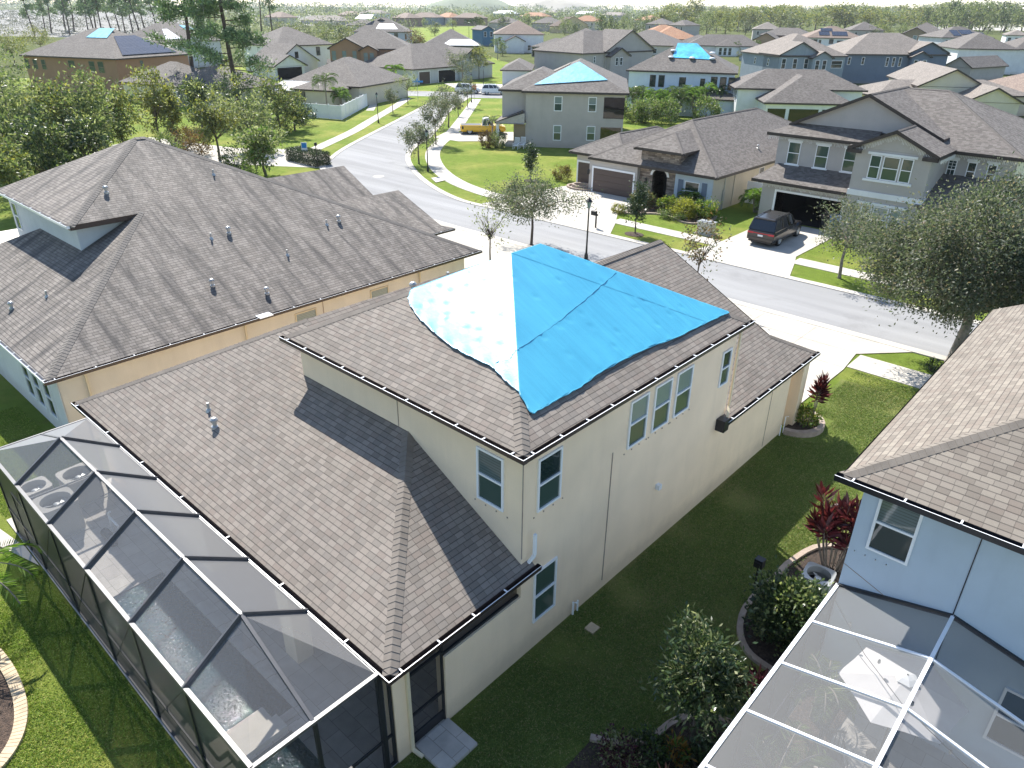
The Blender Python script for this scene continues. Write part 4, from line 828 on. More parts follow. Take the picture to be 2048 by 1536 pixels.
rosette('pink_bromeliad','pink star shaped bromeliad at the bottom edge by the enclosure',(-4.1,9.35),1,.35,.42,.12,'leaf_pink',5,.02,15,tilt=(.25,1.35))
shrub('fern_bed','dark ferny ground plants under the bushy tree',(-3.65,10.2),(.55,.95,.3),1500,.12,'leaf_dark',11)
shrub('red_flowered_shrub','small shrub with red blooms between round shrub and enclosure',(-3.35,15.6),(.3,.35,.32),380,.1,'leaf_red',12,mix=('leaf_dark',.6))
bed=smooth([(-2.99,20.2),(-4.6,19.35),(-5.05,18.0),(-5.1,17.0),(-5.18,15.5),(-4.95,14.6),(-4.5,14.05),(-3.9,13.9),(-3.02,13.9)])
sheet('mulch_bed',bed,.02,'mulch_dark')
m=MB(); q=offset(bed,-.16)
for i in range(len(bed)-1): m.prism([bed[i],bed[i+1],q[i+1],q[i]],0,.1)
m.build('bed_edging','edging',kind='structure')
bed=smooth([(-3.0,11.9),(-4.25,11.5),(-4.7,10.9),(-4.85,10.2),(-5.2,9.6),(-5.9,9.2)]); sheet('mulch_bed',bed+[(-5.9,6),(-3,6)],.02,'mulch_dark')
m=MB(); q=offset(bed,-.15)
for i in range(len(bed)-1): m.prism([bed[i],bed[i+1],q[i+1],q[i]],0,.1)
m.build('bed_edging','edging',kind='structure')
# ringed bed at the driveway corner
m=MB(); ring=[(-8.6+.98*math.cos(a),26.0+.95*math.sin(a)) for a in [(-1.45+2.9*k/14) for k in range(15)]]; q=[(-8.6+1.2*math.cos(a),26.0+1.17*math.sin(a)) for a in [(-1.45+2.9*k/14) for k in range(15)]]
for i in range(14): m.prism([ring[i],ring[i+1],q[i+1],q[i]],0,.22)
setp(m.build('planter_ring','edging'),'curved stone ring of the planting bed at the cream house corner','planter'); sheet('planting_soil',ring+[(-8.6,25.05)],.12,'mulch_dark')
# curved bed at the lower left corner with pavers round it
bed=smooth([(-19.5,1.0),(-18.2,1.2),(-17.0,1.22),(-15.9,1.06),(-15.1,.7),(-14.6,.1),(-14.4,-.8),(-14.6,-2)]); q=offset(bed,-.26)
sheet('mulch_bed',q+[(-22,-2),(-21,.8)],.03,'mulch'); m=MB()
for i in range(len(bed)-1):
    a,b_,c,d=bed[i],bed[i+1],q[i+1],q[i]
    L2=math.hypot(b_[0]-a[0],b_[1]-a[1]); k=max(1,round(L2/.13))
    for j in range(k):
        f=lambda p,r,t:(p[0]+(r[0]-p[0])*t,p[1]+(r[1]-p[1])*t); t0,t1=j/k+.03,(j+1)/k-.03
        m.prism([f(a,b_,t0),f(a,b_,t1),f(d,c,t1),f(d,c,t0)],0,.09)
m.build('bed_edging','paver_edge',kind='structure')
palm('date_palm','green palm fronds reaching in from the left edge over the lawn',(-19.35,1.2),1.75,9,1.95,'leaf_bright',seed=1,leaf=.42,nl=36,w=.045,elr=(.0,1.1))
rosette('red_cordyline','small red plant in the paver edged bed at lower left',(-17.6,.35),2,.6,.4,.07,'leaf_red',12,.15,14)
sheet('garden_path',[(-24.6,1.9),(-21.0,2.92),(-22.2,2.92),(-25.4,2.4)],.03,'walk')
# palms inside the right hand enclosure
palm('areca_palm','small palm in the enclosure next to the umbrella',(-2.45,13.2),1.0,11,1.0,seed=4,leaf=.34,w=.035,droop=1.6)
palm('areca_palm','large feathery palm pressed under the pale screen at the bottom',(-2.35,10.5),.7,14,1.5,seed=6,leaf=.42,w=.035,nl=34,droop=1.4,elr=(.3,1.1))
palm('areca_palm','low palm near the blue patio chair at the bottom edge',(-1.85,9.3),.5,10,1.1,seed=8,leaf=.36,w=.035,droop=1.5)
# --- across the street, planting in front of the stone house
shrub('clipped_hedge','russet topped clipped shrub left of the arched stone entry',gp(1283,415),(1.4,.8,.75),3200,.13,'leaf_russet',20,mix=('leaf_wood',.5),cat='hedge')
shrub('yellow_shrub','bright yellow croton shrub in front of the stone house',gp(1367,437),(1.1,.9,.75),2600,.15,'leaf_lime',21)
shrub('yellow_shrub','yellow and green shrub at the right end of the stone house bed',gp(1405,437),(1.2,.9,.75),2600,.15,'leaf_lime',22,mix=('leaf_bright',.65))
shrub('yellow_shrub','green and yellow shrub beside the arched entry',gp(1333,423),(.9,.7,.65),1800,.15,'leaf_bright',23,mix=('leaf_lime',.4))
palm('fan_palm_shrub','light green spiky palm shrub before the blue gray wall',gp(1388,418),1.0,26,1.15,'leaf_bright',seed=11,leaf=.36,w=.06,droop=1.2,nl=14,elr=(.1,1.4),stems=3,spread=.4)
palm('areca_palm','bright green palm by the open garage with the parked car',gp(1512,424),1.3,14,1.5,'leaf_bright',seed=12,leaf=.5,w=.07,droop=1.8,nl=18,stems=3,spread=.35)
shrub('grassy_shrub','small yellow green grass tuft beside the stone house driveway',gp(1237,427),(.7,.5,.35),900,.2,'leaf_yellow',24,aspect=.2)
shrub('flowering_shrub','sandy brown shrub at the corner of the small garage door',gp(1122,360),(1.1,.9,.65),2400,.13,'leaf_russet',25,mix=('leaf_yellow',.5))
shrub('mixed_border','row of low green shrubs along the curved bed edge',gp(1345,440),(1.5,.45,.3),1500,.12,'leaf_wood',26,mix=('leaf_bright',.3))
bed=smooth([gp(1228,421),gp(1262,428),gp(1310,428),gp(1345,436),gp(1375,447),gp(1415,445),gp(1432,432)]); sheet('mulch_bed',[tuple(p) for p in bed]+[tuple(gp(1425,412)[:2]),tuple(gp(1300,402)[:2])],.03,'mulch')
m=MB(); q=offset(bed,-.2)
for i in range(len(bed)-1): m.prism([bed[i],bed[i+1],q[i+1],q[i]],0,.12)
m.build('bed_edging','edging',kind='structure')
m=MB(); c=gp(1163,376)
for k,(rr,zz) in enumerate(((1.25,.18),(.75,.34))):
    for i in range(20):
        a,b_=i*.314,(i+.94)*.314; m.prism([(c.x+rr*math.cos(a),c.y+rr*.8*math.sin(a)),(c.x+(rr+.22)*math.cos(a),c.y+(rr+.22)*.8*math.sin(a)),(c.x+(rr+.22)*math.cos(b_),c.y+(rr+.22)*.8*math.sin(b_)),(c.x+rr*math.cos(b_),c.y+rr*.8*math.sin(b_))],0,zz)
setp(m.build('stone_planter_rings','edging'),'two low stone rings of a planter by the small garage door','planter')
for px,py in ((1062,362),(1268,469)):
    c=gp(px,py); sheet('mulch_ring',[(c.x+.75*math.cos(a*.5),c.y+.6*math.sin(a*.5)) for a in range(13)],.03,'mulch')
palm('elephant_ear','broad leaved green plants below the gray house windows',gp(1765,492),.5,15,1.3,'leaf_bright',seed=14,leaf=.6,w=.22,droop=1.6,nl=9,stems=4,spread=1.0,cat='shrub')
shrub('white_flowered_shrub','low plants with white blooms in front of the broad leaves',gp(1730,492),(.9,.7,.4),900,.16,'leaf_bright',28,mix=('leaf_moss',.3))
shrub('entry_shrub','reddish leaved shrub by the gray house porch behind the huge oak',(-10.6,52.6),(1.2,1,1.0),1600,.18,'leaf_russet',29)
shrub('round_shrub','small round shrub at the foot of the huge oak',(-5.9,34.9),(.4,.4,.3),500,.09,'leaf_dark',30)
# --- by the tarped gray house and the alley
palm('pygmy_palm','feathery green palm in front of the yellow pickup',gp(985,274),1.9,14,1.6,'leaf_palm',seed=16,leaf=.4,nl=22,droop=1.7)
shrub('clipped_hedge','brown clipped shrub at the porch of the tarped gray house',gp(974,296),(.9,.9,.95),2200,.15,'leaf_russet',31,hollow=.7,cat='hedge')
shrub('round_shrub','dark green rounded shrub beside the porch pillar',gp(995,296),(1.1,.9,.85),2400,.15,'leaf_wood',32,hollow=.7)
shrub('clipped_hedge','long clipped box hedge by the alley sign',gp(617,325),(2.6,.95,.62),15000,.12,'leaf_dark',33,box=True,cat='hedge')
palm('queen_palm','tall feathery palm behind the white fence',gp(655,222),4.2,18,2.6,'leaf_palm',seed=18,leaf=.8,nl=22,w=.07,droop=1.8)
palm('areca_palm','lower bushy palm right of the tall fence palm',gp(683,218),2.4,14,2.0,'leaf_bright',seed=19,leaf=.6,nl=18,w=.07,droop=1.8,stems=3,spread=.5)
for i,(px,py,hh,lab) in enumerate(((1272,232,3.2,'first palm of the thick row behind the tarped gray house'),(1312,236,3.6,'second palm of the thick row, under the white house windows'),(1352,238,3.4,'middle palm of the thick row, under the white house windows'),(1392,236,3.8,'fourth palm of the thick row under the white house'),(1432,230,3.2,'palm near the right end of the thick row'),(1470,226,3.4,'last palm of the thick row, beside the dark screened house'))):
    palm('areca_palm',lab,gp(px,py),hh,13,2.3,'leaf_bright' if i%2 else 'leaf_palm',seed=30+i,leaf=.7,nl=16,w=.10,droop=1.9,stems=4,spread=1.2,group='palms in the thick row')
for i,(px,py,lab) in enumerate(((1265,244,'dark bushy tree at the left end of the palm row'),(1292,246,'second dark bush under the palm row'),(1330,248,'dark green bush in the middle of the palm row'),(1410,244,'dark bush at the foot of the fourth palm'),(1500,222,'dark bush at the right end of the palm row'))):
    shrub('dark_bush',lab,gp(px,py),(2.2,2.0,1.7),2000,.3,'leaf_wood',40+i,mix=('leaf_bright',.25))
# ------------------------------------------------------------------ small things
def ac(name,label,x,y,rz=0,s=.37,h=.92,dirty='metal_grey',oval=False):
    r=empty(name,(x,y,0),rz,label,'air conditioner'); m=MB(); n=6
    pr=[(s*math.cos(a)/((abs(math.cos(a))**7+abs(math.sin(a))**7)**(1/7)),s*math.sin(a)/((abs(math.cos(a))**7+abs(math.sin(a))**7)**(1/7))) for a in [2*math.pi*k/40 for k in range(40)]]
    m.prism(pr,.06,h-.40)
    for i in range(len(pr)): a,b_=pr[i],pr[(i+1)%len(pr)]; m.face([(*a,h-.40),(*b_,h-.40),(*b_,h-.12),(*a,h-.12)])
    m.build('cabinet',dirty,r)
    m=MB(); big=[(x_*1.05,y_*1.05) for x_,y_ in pr]; N=len(big); rr=s*.84; top=h
    inner=[(rr*math.cos(math.atan2(y_,x_)),rr*math.sin(math.atan2(y_,x_))) for x_,y_ in big]
    for i in range(N):
        a,b_,c,d=big[i],big[(i+1)%N],inner[(i+1)%N],inner[i]
        m.face([(*a,h-.12),(*b_,h-.12),(*b_,top),(*a,top)]); m.face([(*a,top),(*b_,top),(*c,top),(*d,top)]); m.face([(*d,top),(*c,top),(*c,h-.2),(*d,h-.2)])
    m.build('top_cover',dirty,r)
    m=MB(); m.lathe((0,0,h-.34),[(rr,0),(rr,.02)],24); m.build('fan_well','black',r)
    m=MB(); m.lathe((0,0,h-.22),[(.11,0),(.09,.08),(.03,.10)],12); 
    for k in range(3):
        a=k*2.094; m.face([(.08*math.cos(a),.08*math.sin(a),h-.2),(rr*.9*math.cos(a-.28),rr*.9*math.sin(a-.28),h-.24),(rr*.9*math.cos(a+.28),rr*.9*math.sin(a+.28),h-.17)])
    m.build('fan','metal_grey',r)
    m=MB()
    for k in range(5): m.lathe((0,0,h-.02),[(rr*(k+1)/5.2,0),(rr*(k+1)/5.2+.004,.004),(rr*(k+1)/5.2,.006)],20)
    for k in range(12): a=k*math.pi/6; m.bar((.05*math.cos(a),.05*math.sin(a),h-.015),(rr*math.cos(a),rr*math.sin(a),h-.015),.006)
    gl=m; 
    m2=MB(); m2.box(-s-.1,s+.1,-s-.1,s+.1,0,.06); m2.build('base_pad','concrete',r)
    return r
ac('air_conditioner','beige air conditioner standing by the pale blue wall',-4.05,16.95,.1)
ac('air_conditioner','pool heater with white round top inside the dark screen cage',-22.3,4.05,0,.5,1.1,'concrete')
ac('air_conditioner','gray air conditioner at the far corner inside the cage beside the wall',-23.6,5.1,.05,.5,.95,'concrete')
ac('air_conditioner','gray air conditioner outside the left end of the cage, half hidden by a frame bar',-23.9,3.9,.05,.42,.9,'concrete')
# pool pump with pipes
r=empty('pool_pump',(-20.7,4.75,0),0,'small pool pump with white pipes on the deck inside the cage','pump'); m=MB(); m.tube([(-.25,0,.22),(.25,0,.22)],.13,12); m.lathe((.35,0,.05),[(.11,0),(.13,.3),(.06,.36)],12); m.build('motor','black',r)
m=MB(); m.tube([(.35,0,.3),(.35,.25,.3),(.35,.25,.6),(-.3,.25,.6)],.035,8); m.tube([(-.3,.25,.05),(-.3,.25,.75),(-.1,.25,.9)],.035,8); m.build('pipe','metal_white',r)
# patio umbrella and chairs under the right hand screen
plain('canvas',(.62,.60,.60),.9,.06,3); r=empty('patio_umbrella',(-1.05,13.15,0),0,'white six sided patio umbrella under the pale screen','umbrella'); m=MB(); zt_,ze_=2.55,2.12; rad=1.22
ring=[(rad*math.cos(R_(20+60*k)),rad*math.sin(R_(20+60*k)),ze_) for k in range(6)]
for k in range(6):
    a,b_=Vector(ring[k]),Vector(ring[(k+1)%6]); md=(a+b_)/2; md.x*=.985; md.y*=.985; md.z=ze_+.005; t_=Vector((0,0,zt_))
    for f in ((a,md),(md,b_)):
        mm=[(t_*(1-s)+f[0]*s,t_*(1-s)+f[1]*s) for s in (.2,.6,1)]; m.face([tuple(t_),tuple(mm[0][0]),tuple(mm[0][1])])
        for u_,v_ in zip(mm,mm[1:]): m.face([tuple(u_[0]),tuple(v_[0]),tuple(v_[1]),tuple(u_[1])])
m.build('canopy','canvas',r); m=MB(); m.tube([(0,0,0),(0,0,2.6)],.024,8); m.lathe((0,0,0),[(.25,0),(.22,.06),(.05,.1)],14); m.build('pole','metal_bronze',r)
m=MB(); m.lathe((0,0,2.50),[(.24,0),(.14,.055),(.02,.10)],6); m.build('top_vent','trim_white',r)
m=MB()
for k in range(6): m.bar((0,0,2.47),tuple(Vector(ring[k])-Vector((0,0,.03))),.015)
m.build('rib','metal_bronze',r)
m=MB(); L0=[(-2.9,14.1,2.7),(-1.9,13.2,2.50),(-.9,12.3,2.62),(.4,11.4,2.9)]; m.tube(L0,.008,5)
so_=m.build('string_light_cable','black',label='string of small bulbs hung across the umbrella',cat='string lights')
for k in range(4):
    t=k/3; p=Vector(L0[0]).lerp(Vector(L0[3]),.15+.25*k); p.z-=.12; m=MB(); m.lathe(p,[(.02,.06),(.03,.02),(.03,-.02),(.012,-.05)],8); m.build('bulb','metal_grey',so_)
def chair(label,x,y,rz,mat):
    r=empty('patio_chair',(x,y,0),rz,label,'chair'); m=MB(); m.box(-.26,.26,-.25,.25,.40,.45); m.build('seat',mat,r)
    m=MB()
    for k in range(7): m.bar((-.24+.08*k,.25,.45),(-.24+.08*k,.33,.9),.018)
    m.bar((-.27,.33,.9),(.27,.33,.9),.03); m.build('backrest',mat,r)
    for sx in (-.24,.24):
        for sy in (-.22,.22): m=MB(); m.bar((sx*1.08,sy*1.08,.03),(sx,sy,.4),.025); m.build('leg','metal_bronze',r)
        m=MB(); m.bar((sx*1.1,-.24,.64),(sx*1.1,.3,.66),.03); m.bar((sx*1.1,-.24,.42),(sx*1.1,-.24,.64),.02); m.build('armrest',mat,r)
chair('black wrought iron chair beside the umbrella on the sunny patio',-1.75,12.1,.5,'metal_bronze'); chair('black iron chair in the shade right of the umbrella',-.6,11.6,2.4,'metal_bronze')
plain('fabric_blue',(.16,.30,.40),.8,.1)
chair('blue fabric patio chair at the bottom edge under the screen',-1.15,10.5,.9,'fabric_blue')
# garden lamp, meter boxes
m=MB(); m.bar((-5.45,16.3,0),(-5.45,16.3,.75),.05); m.box(-5.57,-5.33,16.2,16.42,.75,1.02); m.box(-5.52,-5.38,16.15,16.2,.8,.95); setp(m.build('garden_floodlight','black'),'black floodlight on a short stake above the side lawn','garden light')
# ------------------------------------------------------------------ street furniture
LP=[]
def lamp(px,py,h,label,base=None):
    b=base or gp(px,py); r=empty('street_lamp',b,0,label,'street lamp',None); m=MB(); m.lathe((0,0,0),[(.13,0),(.12,.25),(.07,.4),(.055,.9),(.045,h-.75),(.06,h-.7)],10); m.build('post','black',r)
    m=MB(); m.lathe((0,0,h-.7),[(.07,0),(.10,.05),(.15,.42)],8); m.build('lantern_glass','glass_pale',r)
    m=MB(); m.lathe((0,0,h-.28),[(.22,0),(.20,.04),(.08,.17),(.03,.24),(.015,.3)],10); m.build('lantern_cap','black',r)
lamp(0,0,4.0,'black lamp post across the street beside the mailbox',gp(1172,518)); lamp(856,343,4.0,'black lamp post on the grass strip at the bend of the street'); lamp(757,246,4.0,'black lamp post on the left verge of the far street'); lamp(967,183,4.6,'dark lamp post before the far one storey house')
lamp(742,190,3.6,'far left lamp post near the fenced house corner'); lamp(943,205,4.6,'dark lamp post next to the stop sign')
b=gp(1191,456); r=empty('mailbox',b,0,'black mailbox on a post beside the lamp post','mailbox'); m=MB(); m.bar((0,0,0),(0,0,1.25),.09); m.build('post','black',r); m=MB(); m.box(-.42,.12,-.1,.1,.92,1.02); m.box(-.42,.0,-.11,.11,1.02,1.16); m.tube([(-.42,0,1.16),(0,0,1.16)],.11,10); m.build('box','black',r)
b=gp(1411,468); r=empty('utility_box',b,0,'gray utility box on the grass before the stone house','utility box'); m=MB(); m.box(-.55,.55,-.35,.35,.08,.85); m.build('cabinet','metal_grey',r); m=MB(); m.box(-.6,.6,-.4,.4,.85,.92); m.box(-.35,.35,-.25,.25,.92,.97); m.build('lid','metal_grey',r); m=MB(); m.box(-.7,.7,-.5,.5,0,.08); m.build('base_pad','concrete',r)
def text(s,size,mat,parent,loc,rot,name='lettering'):
    c=bpy.data.curves.new(name,'FONT'); c.body=s; c.size=size; c.align_x='CENTER'; c.align_y='CENTER'; c.extrude=.002; o=bpy.data.objects.new(name,c); COL.objects.link(o); bpy.context.view_layer.update(); me=bpy.data.meshes.new_from_object(o.evaluated_get(bpy.context.evaluated_depsgraph_get())); bpy.data.objects.remove(o); me.materials.clear(); me.materials.append(M[mat]); o=bpy.data.objects.new(name,me); COL.objects.link(o); o.parent=parent; o.location=loc; o.rotation_euler=rot; return o
plain('sign_red',(.50,.02,.03),.4); plain('sign_blue',(.02,.22,.62),.4)
FACE=YAW
b=gp(943,206); r=empty('stop_sign',b+Vector((.5,.2,0)),-YAW,'red octagonal stop sign at the far street corner','stop sign'); m=MB(); m.bar((0,.03,0),(0,.03,2.9),.06); m.build('post','metal_grey',r)
m=MB(); oc=[(.42*math.cos(R_(22.5+45*k)),.42*math.sin(R_(22.5+45*k))) for k in range(8)]; m.face([(x,-.012,2.45+z) for x,z in oc]); m.face([(x,.012,2.45+z) for x,z in oc[::-1]])
for k in range(8): a,b_=oc[k],oc[(k+1)%8]; m.face([(a[0],-.012,2.45+a[1]),(a[0],.012,2.45+a[1]),(b_[0],.012,2.45+b_[1]),(b_[0],-.012,2.45+b_[1])])
pl_=m.build('plate','sign_red',r); text('STOP',.26,'trim_white',pl_,(0,-.018,2.45),(R_(90),0,0))
b=gp(612,326); r=empty('alley_sign',b,-YAW,'small blue and white sign on a post by the clipped hedge','sign'); m=MB(); m.bar((0,.03,0),(0,.03,2.0),.05); m.build('post','metal_grey',r); m=MB(); m.box(-.3,.3,-.012,.012,1.1,2.05); m.build('plate','trim_white',r); m=MB(); m.box(-.24,.24,-.02,-.013,1.5,1.98); m.build('panel','sign_blue',r)
b=gp(836,199); r=empty('street_name_sign',b,-YAW,'blue street name blades on a tall post before the open garage','sign'); m=MB(); m.bar((0,0,0),(0,0,3.1),.07); m.build('post','metal_grey',r); m=MB(); m.box(-1.0,1.0,-.015,.015,2.75,3.05); m.box(-.015,.015,-.9,.9,3.07,3.36); m.build('blade','sign_blue',r)
b=gp(636,335); r=empty('sign_post','' or b,0,'thin dark post in front of the clipped hedge','post'); m=MB(); m.bar((0,0,0),(0,0,2.4),.06); m.box(-.03,.03,-.15,.15,2.1,2.4); m.build('post','black',r)
# white vinyl fence round the corner house
fn=empty('vinyl_fence',gp(688,237),0,'white vinyl fence round the corner house with the palms','fence'); OFFF=tuple(gp(688,237))
def fence(p,q,h,nm='fence_panel',step=2.4):
    a,b_=Vector((*p[:2],0)),Vector((*q[:2],0)); n=max(1,round((b_-a).length/step))
    for i in range(n):
        u,v=a.lerp(b_,i/n),a.lerp(b_,(i+1)/n); m=MB(); m.bar(u+Vector((0,0,h/2)),v+Vector((0,0,h/2)),.04,h-.1); m.bar(u+Vector((0,0,h-.05)),v+Vector((0,0,h-.05)),.09,.1); m.bar(u+Vector((0,0,.1)),v+Vector((0,0,.1)),.08,.14); m.build(nm,'trim_white',fn,OFFF)
        m=MB(); m.box(u.x-.065,u.x+.065,u.y-.065,u.y+.065,0,h+.08); m.box(u.x-.085,u.x+.085,u.y-.085,u.y+.085,h+.08,h+.12); m.build('post','trim_white',fn,OFFF)
fence(gp(588,232),gp(684,240),1.9); fence(gp(684,240),gp(735,212),1.9)
# pale vinyl fence beyond the gray house
fn=empty('vinyl_fence',(-13,95,0),0,'white vinyl fence far right behind the gray house roof','fence'); OFFF=(-13,95,0); fence((-17.5,96),(-6,92),1.9)
fn=empty('vinyl_fence',gp(820,170),0,'short white fence beside the brown two storey house','fence'); OFFF=tuple(gp(820,170)); fence(gp(812,172),gp(830,172),1.9)
# ------------------------------------------------------------------ vehicles
plain('paint_charcoal',(.024,.022,.022),.2,spec=.7); plain('paint_white',(.80,.81,.82),.25,spec=.7); plain('paint_yellow',(.72,.44,.02),.25,spec=.7); plain('chrome',(.6,.6,.6),.15,metal=1); plain('tail_red',(.45,.015,.03),.2); plain('car_glass',(.010,.013,.018),.04,spec=.9); plain('plate_white',(.75,.77,.8),.5)
def wheel(r,x,y,rad,wd,sg):
    def ring(m,prof):
        n=22; b=len(m.v)
        for rr,xx in prof: m.v+=[(x+xx*sg,y+rr*math.cos(2*math.pi*k/n),rad+rr*math.sin(2*math.pi*k/n)) for k in range(n)]
        for i in range(len(prof)-1):
            for k in range(n): m.f.append((b+i*n+k,b+i*n+(k+1)%n,b+(i+1)*n+(k+1)%n,b+(i+1)*n+k)); m.m.append(0); m.uv.append([(0,0)]*4)
        m.f.append(tuple(b+(len(prof)-1)*n+k for k in range(n))); m.m.append(0); m.uv.append([(0,0)]*n)
    m=MB(); ring(m,[(rad*.6,-wd),(rad*.95,-wd),(rad,-wd*.8),(rad,-wd*.1),(rad*.95,.0),(rad*.66,.0),(rad*.6,-.03)]); o=m.build('wheel','rubber',r)
    m=MB(); ring(m,[(rad*.66,-.02),(rad*.60,.004),(rad*.5,-.025),(rad*.22,-.02),(rad*.16,.006),(rad*.05,.008)])
    m.build('rim','metal_grey',o)
def loft(m,secs,mats=None,cap=True):
    """joins like-numbered cross sections along the car"""
    for i in range(len(secs)-1):
        a,b_=secs[i],secs[i+1]; n=len(a)
        for k in range(n): m.face([a[k],a[(k+1)%n],b_[(k+1)%n],b_[k]],mats[i][k] if mats else 0)
    if cap: m.face(secs[0][::-1],0); m.face(secs[-1],0)
def suv(label,loc,rz,paint,L=5.2,W=2.0,Ht=1.88,pickup=False,detail=False,stripe=None):
    """x across, +y forward"""
    r=empty('parked_pickup' if pickup else 'parked_car',loc,rz,label,'pickup truck' if pickup else 'car'); hw=W/2; R=.40
    ys=[-L/2,-L/2+.06,-L/2+.3,-L*.30,-.1,L*.20,L*.30,L/2-.35,L/2-.08,L/2]
    belt=[.98,1.05,1.08,1.10,1.10,1.10,1.08,.99,.86,.70]; low=[.52,.42,.36,.34,.34,.34,.34,.34,.38,.45]; wid=[.90,.955,.985,1,1,1,.99,.95,.86,.74]
    m=MB(); secs=[]
    for y,bt,lo,k in zip(ys,belt,low,wid):
        h=hw*k; secs.append([(-h*.93,y,lo),(-h,y,lo+.18),(-h*1.0,y,bt-.22),(-h*.95,y,bt-.02),(-h*.90,y,bt+.015),(h*.90,y,bt+.015),(h*.95,y,bt-.02),(h,y,bt-.22),(h,y,lo+.18),(h*.93,y,lo)])
    loft(m,secs); m.build('body',paint,r,smooth=False)
    # greenhouse
    g0,g1=(-L/2+.12,L*.20) if not pickup else (-.15,L*.24); rt0,rt1=(g0+.38,g1-.75) if not pickup else (g0+.22,g1-.7)
    b=1.10; h0,h1=hw*.91,hw*.76; n=6
    m=MB(); lowr=[(-h0,g0,b),(h0,g0,b),(h0,g1,b),(-h0,g1,b)]; upr=[(-h1,rt0,Ht-.08),(h1,rt0,Ht-.08),(h1,rt1,Ht-.08),(-h1,rt1,Ht-.08)]
    for k in range(4): m.face([lowr[k],lowr[(k+1)%4],upr[(k+1)%4],upr[k]])
    gl=m.build('window_glass','car_glass',r)
    m=MB()
    for k in range(4): m.bar(lowr[k],upr[k],.07,.06)
    for sx in (-1,1):
        for t in ((.40,.70) if not pickup else (.5,)):
            yl=g0+(g1-g0)*t; yu=rt0+(rt1-rt0)*t; m.bar((sx*h0,yl,b),(sx*h1,yu,Ht-.08),.09,.05)
        m.bar((sx*h0*1.005,g0,b+.01),(sx*h0*1.005,g1,b+.01),.05)
    m.build('pillar','paint_white' if pickup else paint,r)
    m=MB(); secs=[]
    for y,k,dz in ((rt0-.1,.93,-.045),(rt0,1.0,-.01),((rt0+rt1)/2,1.02,.02),(rt1,1.0,-.01),(rt1+.06,.97,-.05)):
        h=h1*k*1.04; secs.append([(-h,y,Ht-.09+dz),(-h*.9,y,Ht-.02+dz),(h*.9,y,Ht-.02+dz),(h,y,Ht-.09+dz)])
    loft(m,secs); m.build('roof_panel','paint_white' if pickup else paint,r)
    if not pickup:
        for sx in (-1,1):
            m=MB(); m.bar((sx*h1*.86,rt0+.1,Ht+.05),(sx*h1*.86,rt1-.1,Ht+.05),.04,.04); 
            for y in (rt0+.15,(rt0+rt1)/2,rt1-.15): m.bar((sx*h1*.86,y,Ht-.03),(sx*h1*.86,y,Ht+.05),.04)
            m.build('roof_rail','black',r)
    else:
        m=MB(); m.box(-hw*.80,hw*.80,-L/2+.12,-.25,1.09,1.13); m.build('bed_cover','black',r)
    for sx in (-1,1):
        m=MB(); m.box(min(sx*hw,sx*(hw+.17)),max(sx*hw,sx*(hw+.17)),g1-.62,g1-.5,1.12,1.30); m.build('mirror',paint,r)
        for y in (-L*.295,L*.315): wheel(r,sx*(hw-.005),y,R,.26,sx)
        m=MB(); y0=-L/2-.012; m.box(min(sx*.52,sx*.93)*hw,max(sx*.52,sx*.93)*hw,y0,y0+.05,.86,.98); m.build('taillight','tail_red',r)
        m=MB(); m.box(min(sx*.45,sx*.72)*hw,max(sx*.45,sx*.72)*hw,L/2-.12,L/2+.012,.62,.74); m.build('headlight','glass_pale',r)
        for y in (-L*.08,L*.10):
            m=MB(); m.box(min(sx*hw,sx*(hw+.015)),max(sx*hw,sx*(hw+.015)),y-.1,y+.1,.93,.96); m.build('door_handle','chrome',r)
    m=MB(); y0=-L/2-.014; m.box(-hw*.52,hw*.52,y0,y0+.05,.90,.96); m.build('light_bar','tail_red' if detail else paint,r)
    m=MB(); y0=-L/2-.03; m.box(-.18,.18,y0,y0+.02,.72,.84); m.build('number_plate','plate_white',r)
    m=MB(); y0=-L/2-.06; m.box(-hw*.9,hw*.9,y0,y0+.16,.46,.62); m.build('bumper',paint if detail else 'chrome',r)
    m=MB(); m.box(-hw*.8,hw*.8,-L/2-.0,-L/2+.3,.30,.46); m.box(-hw*.9,hw*.9,-L/2+.3,L/2-.3,.25,.36); m.build('underbody','black',r)
    if stripe:
        m=MB(); m.box(-hw-.006,hw+.006,-L/2+.22,-L/2+.42,.66,1.02); m.build('stripe',stripe,r)
    return r
suv('dark charcoal SUV parked on the driveway before the open garage',(-20.55,50.3,0),0.03,'paint_charcoal',5.3,2.02,1.92,detail=True)
suv('white SUV on the far street, right one beside the gray house',gp(989,189),-R_(48),'paint_white',4.8,1.95,1.78)
suv('white SUV half hidden behind the stop sign sapling',gp(936,187),-R_(48),'paint_white',4.8,1.95,1.78)
suv('yellow pickup truck parked beside the tarped gray house',gp(966,267),-R_(44),'paint_yellow',5.8,2.03,1.92,pickup=True,stripe='black')

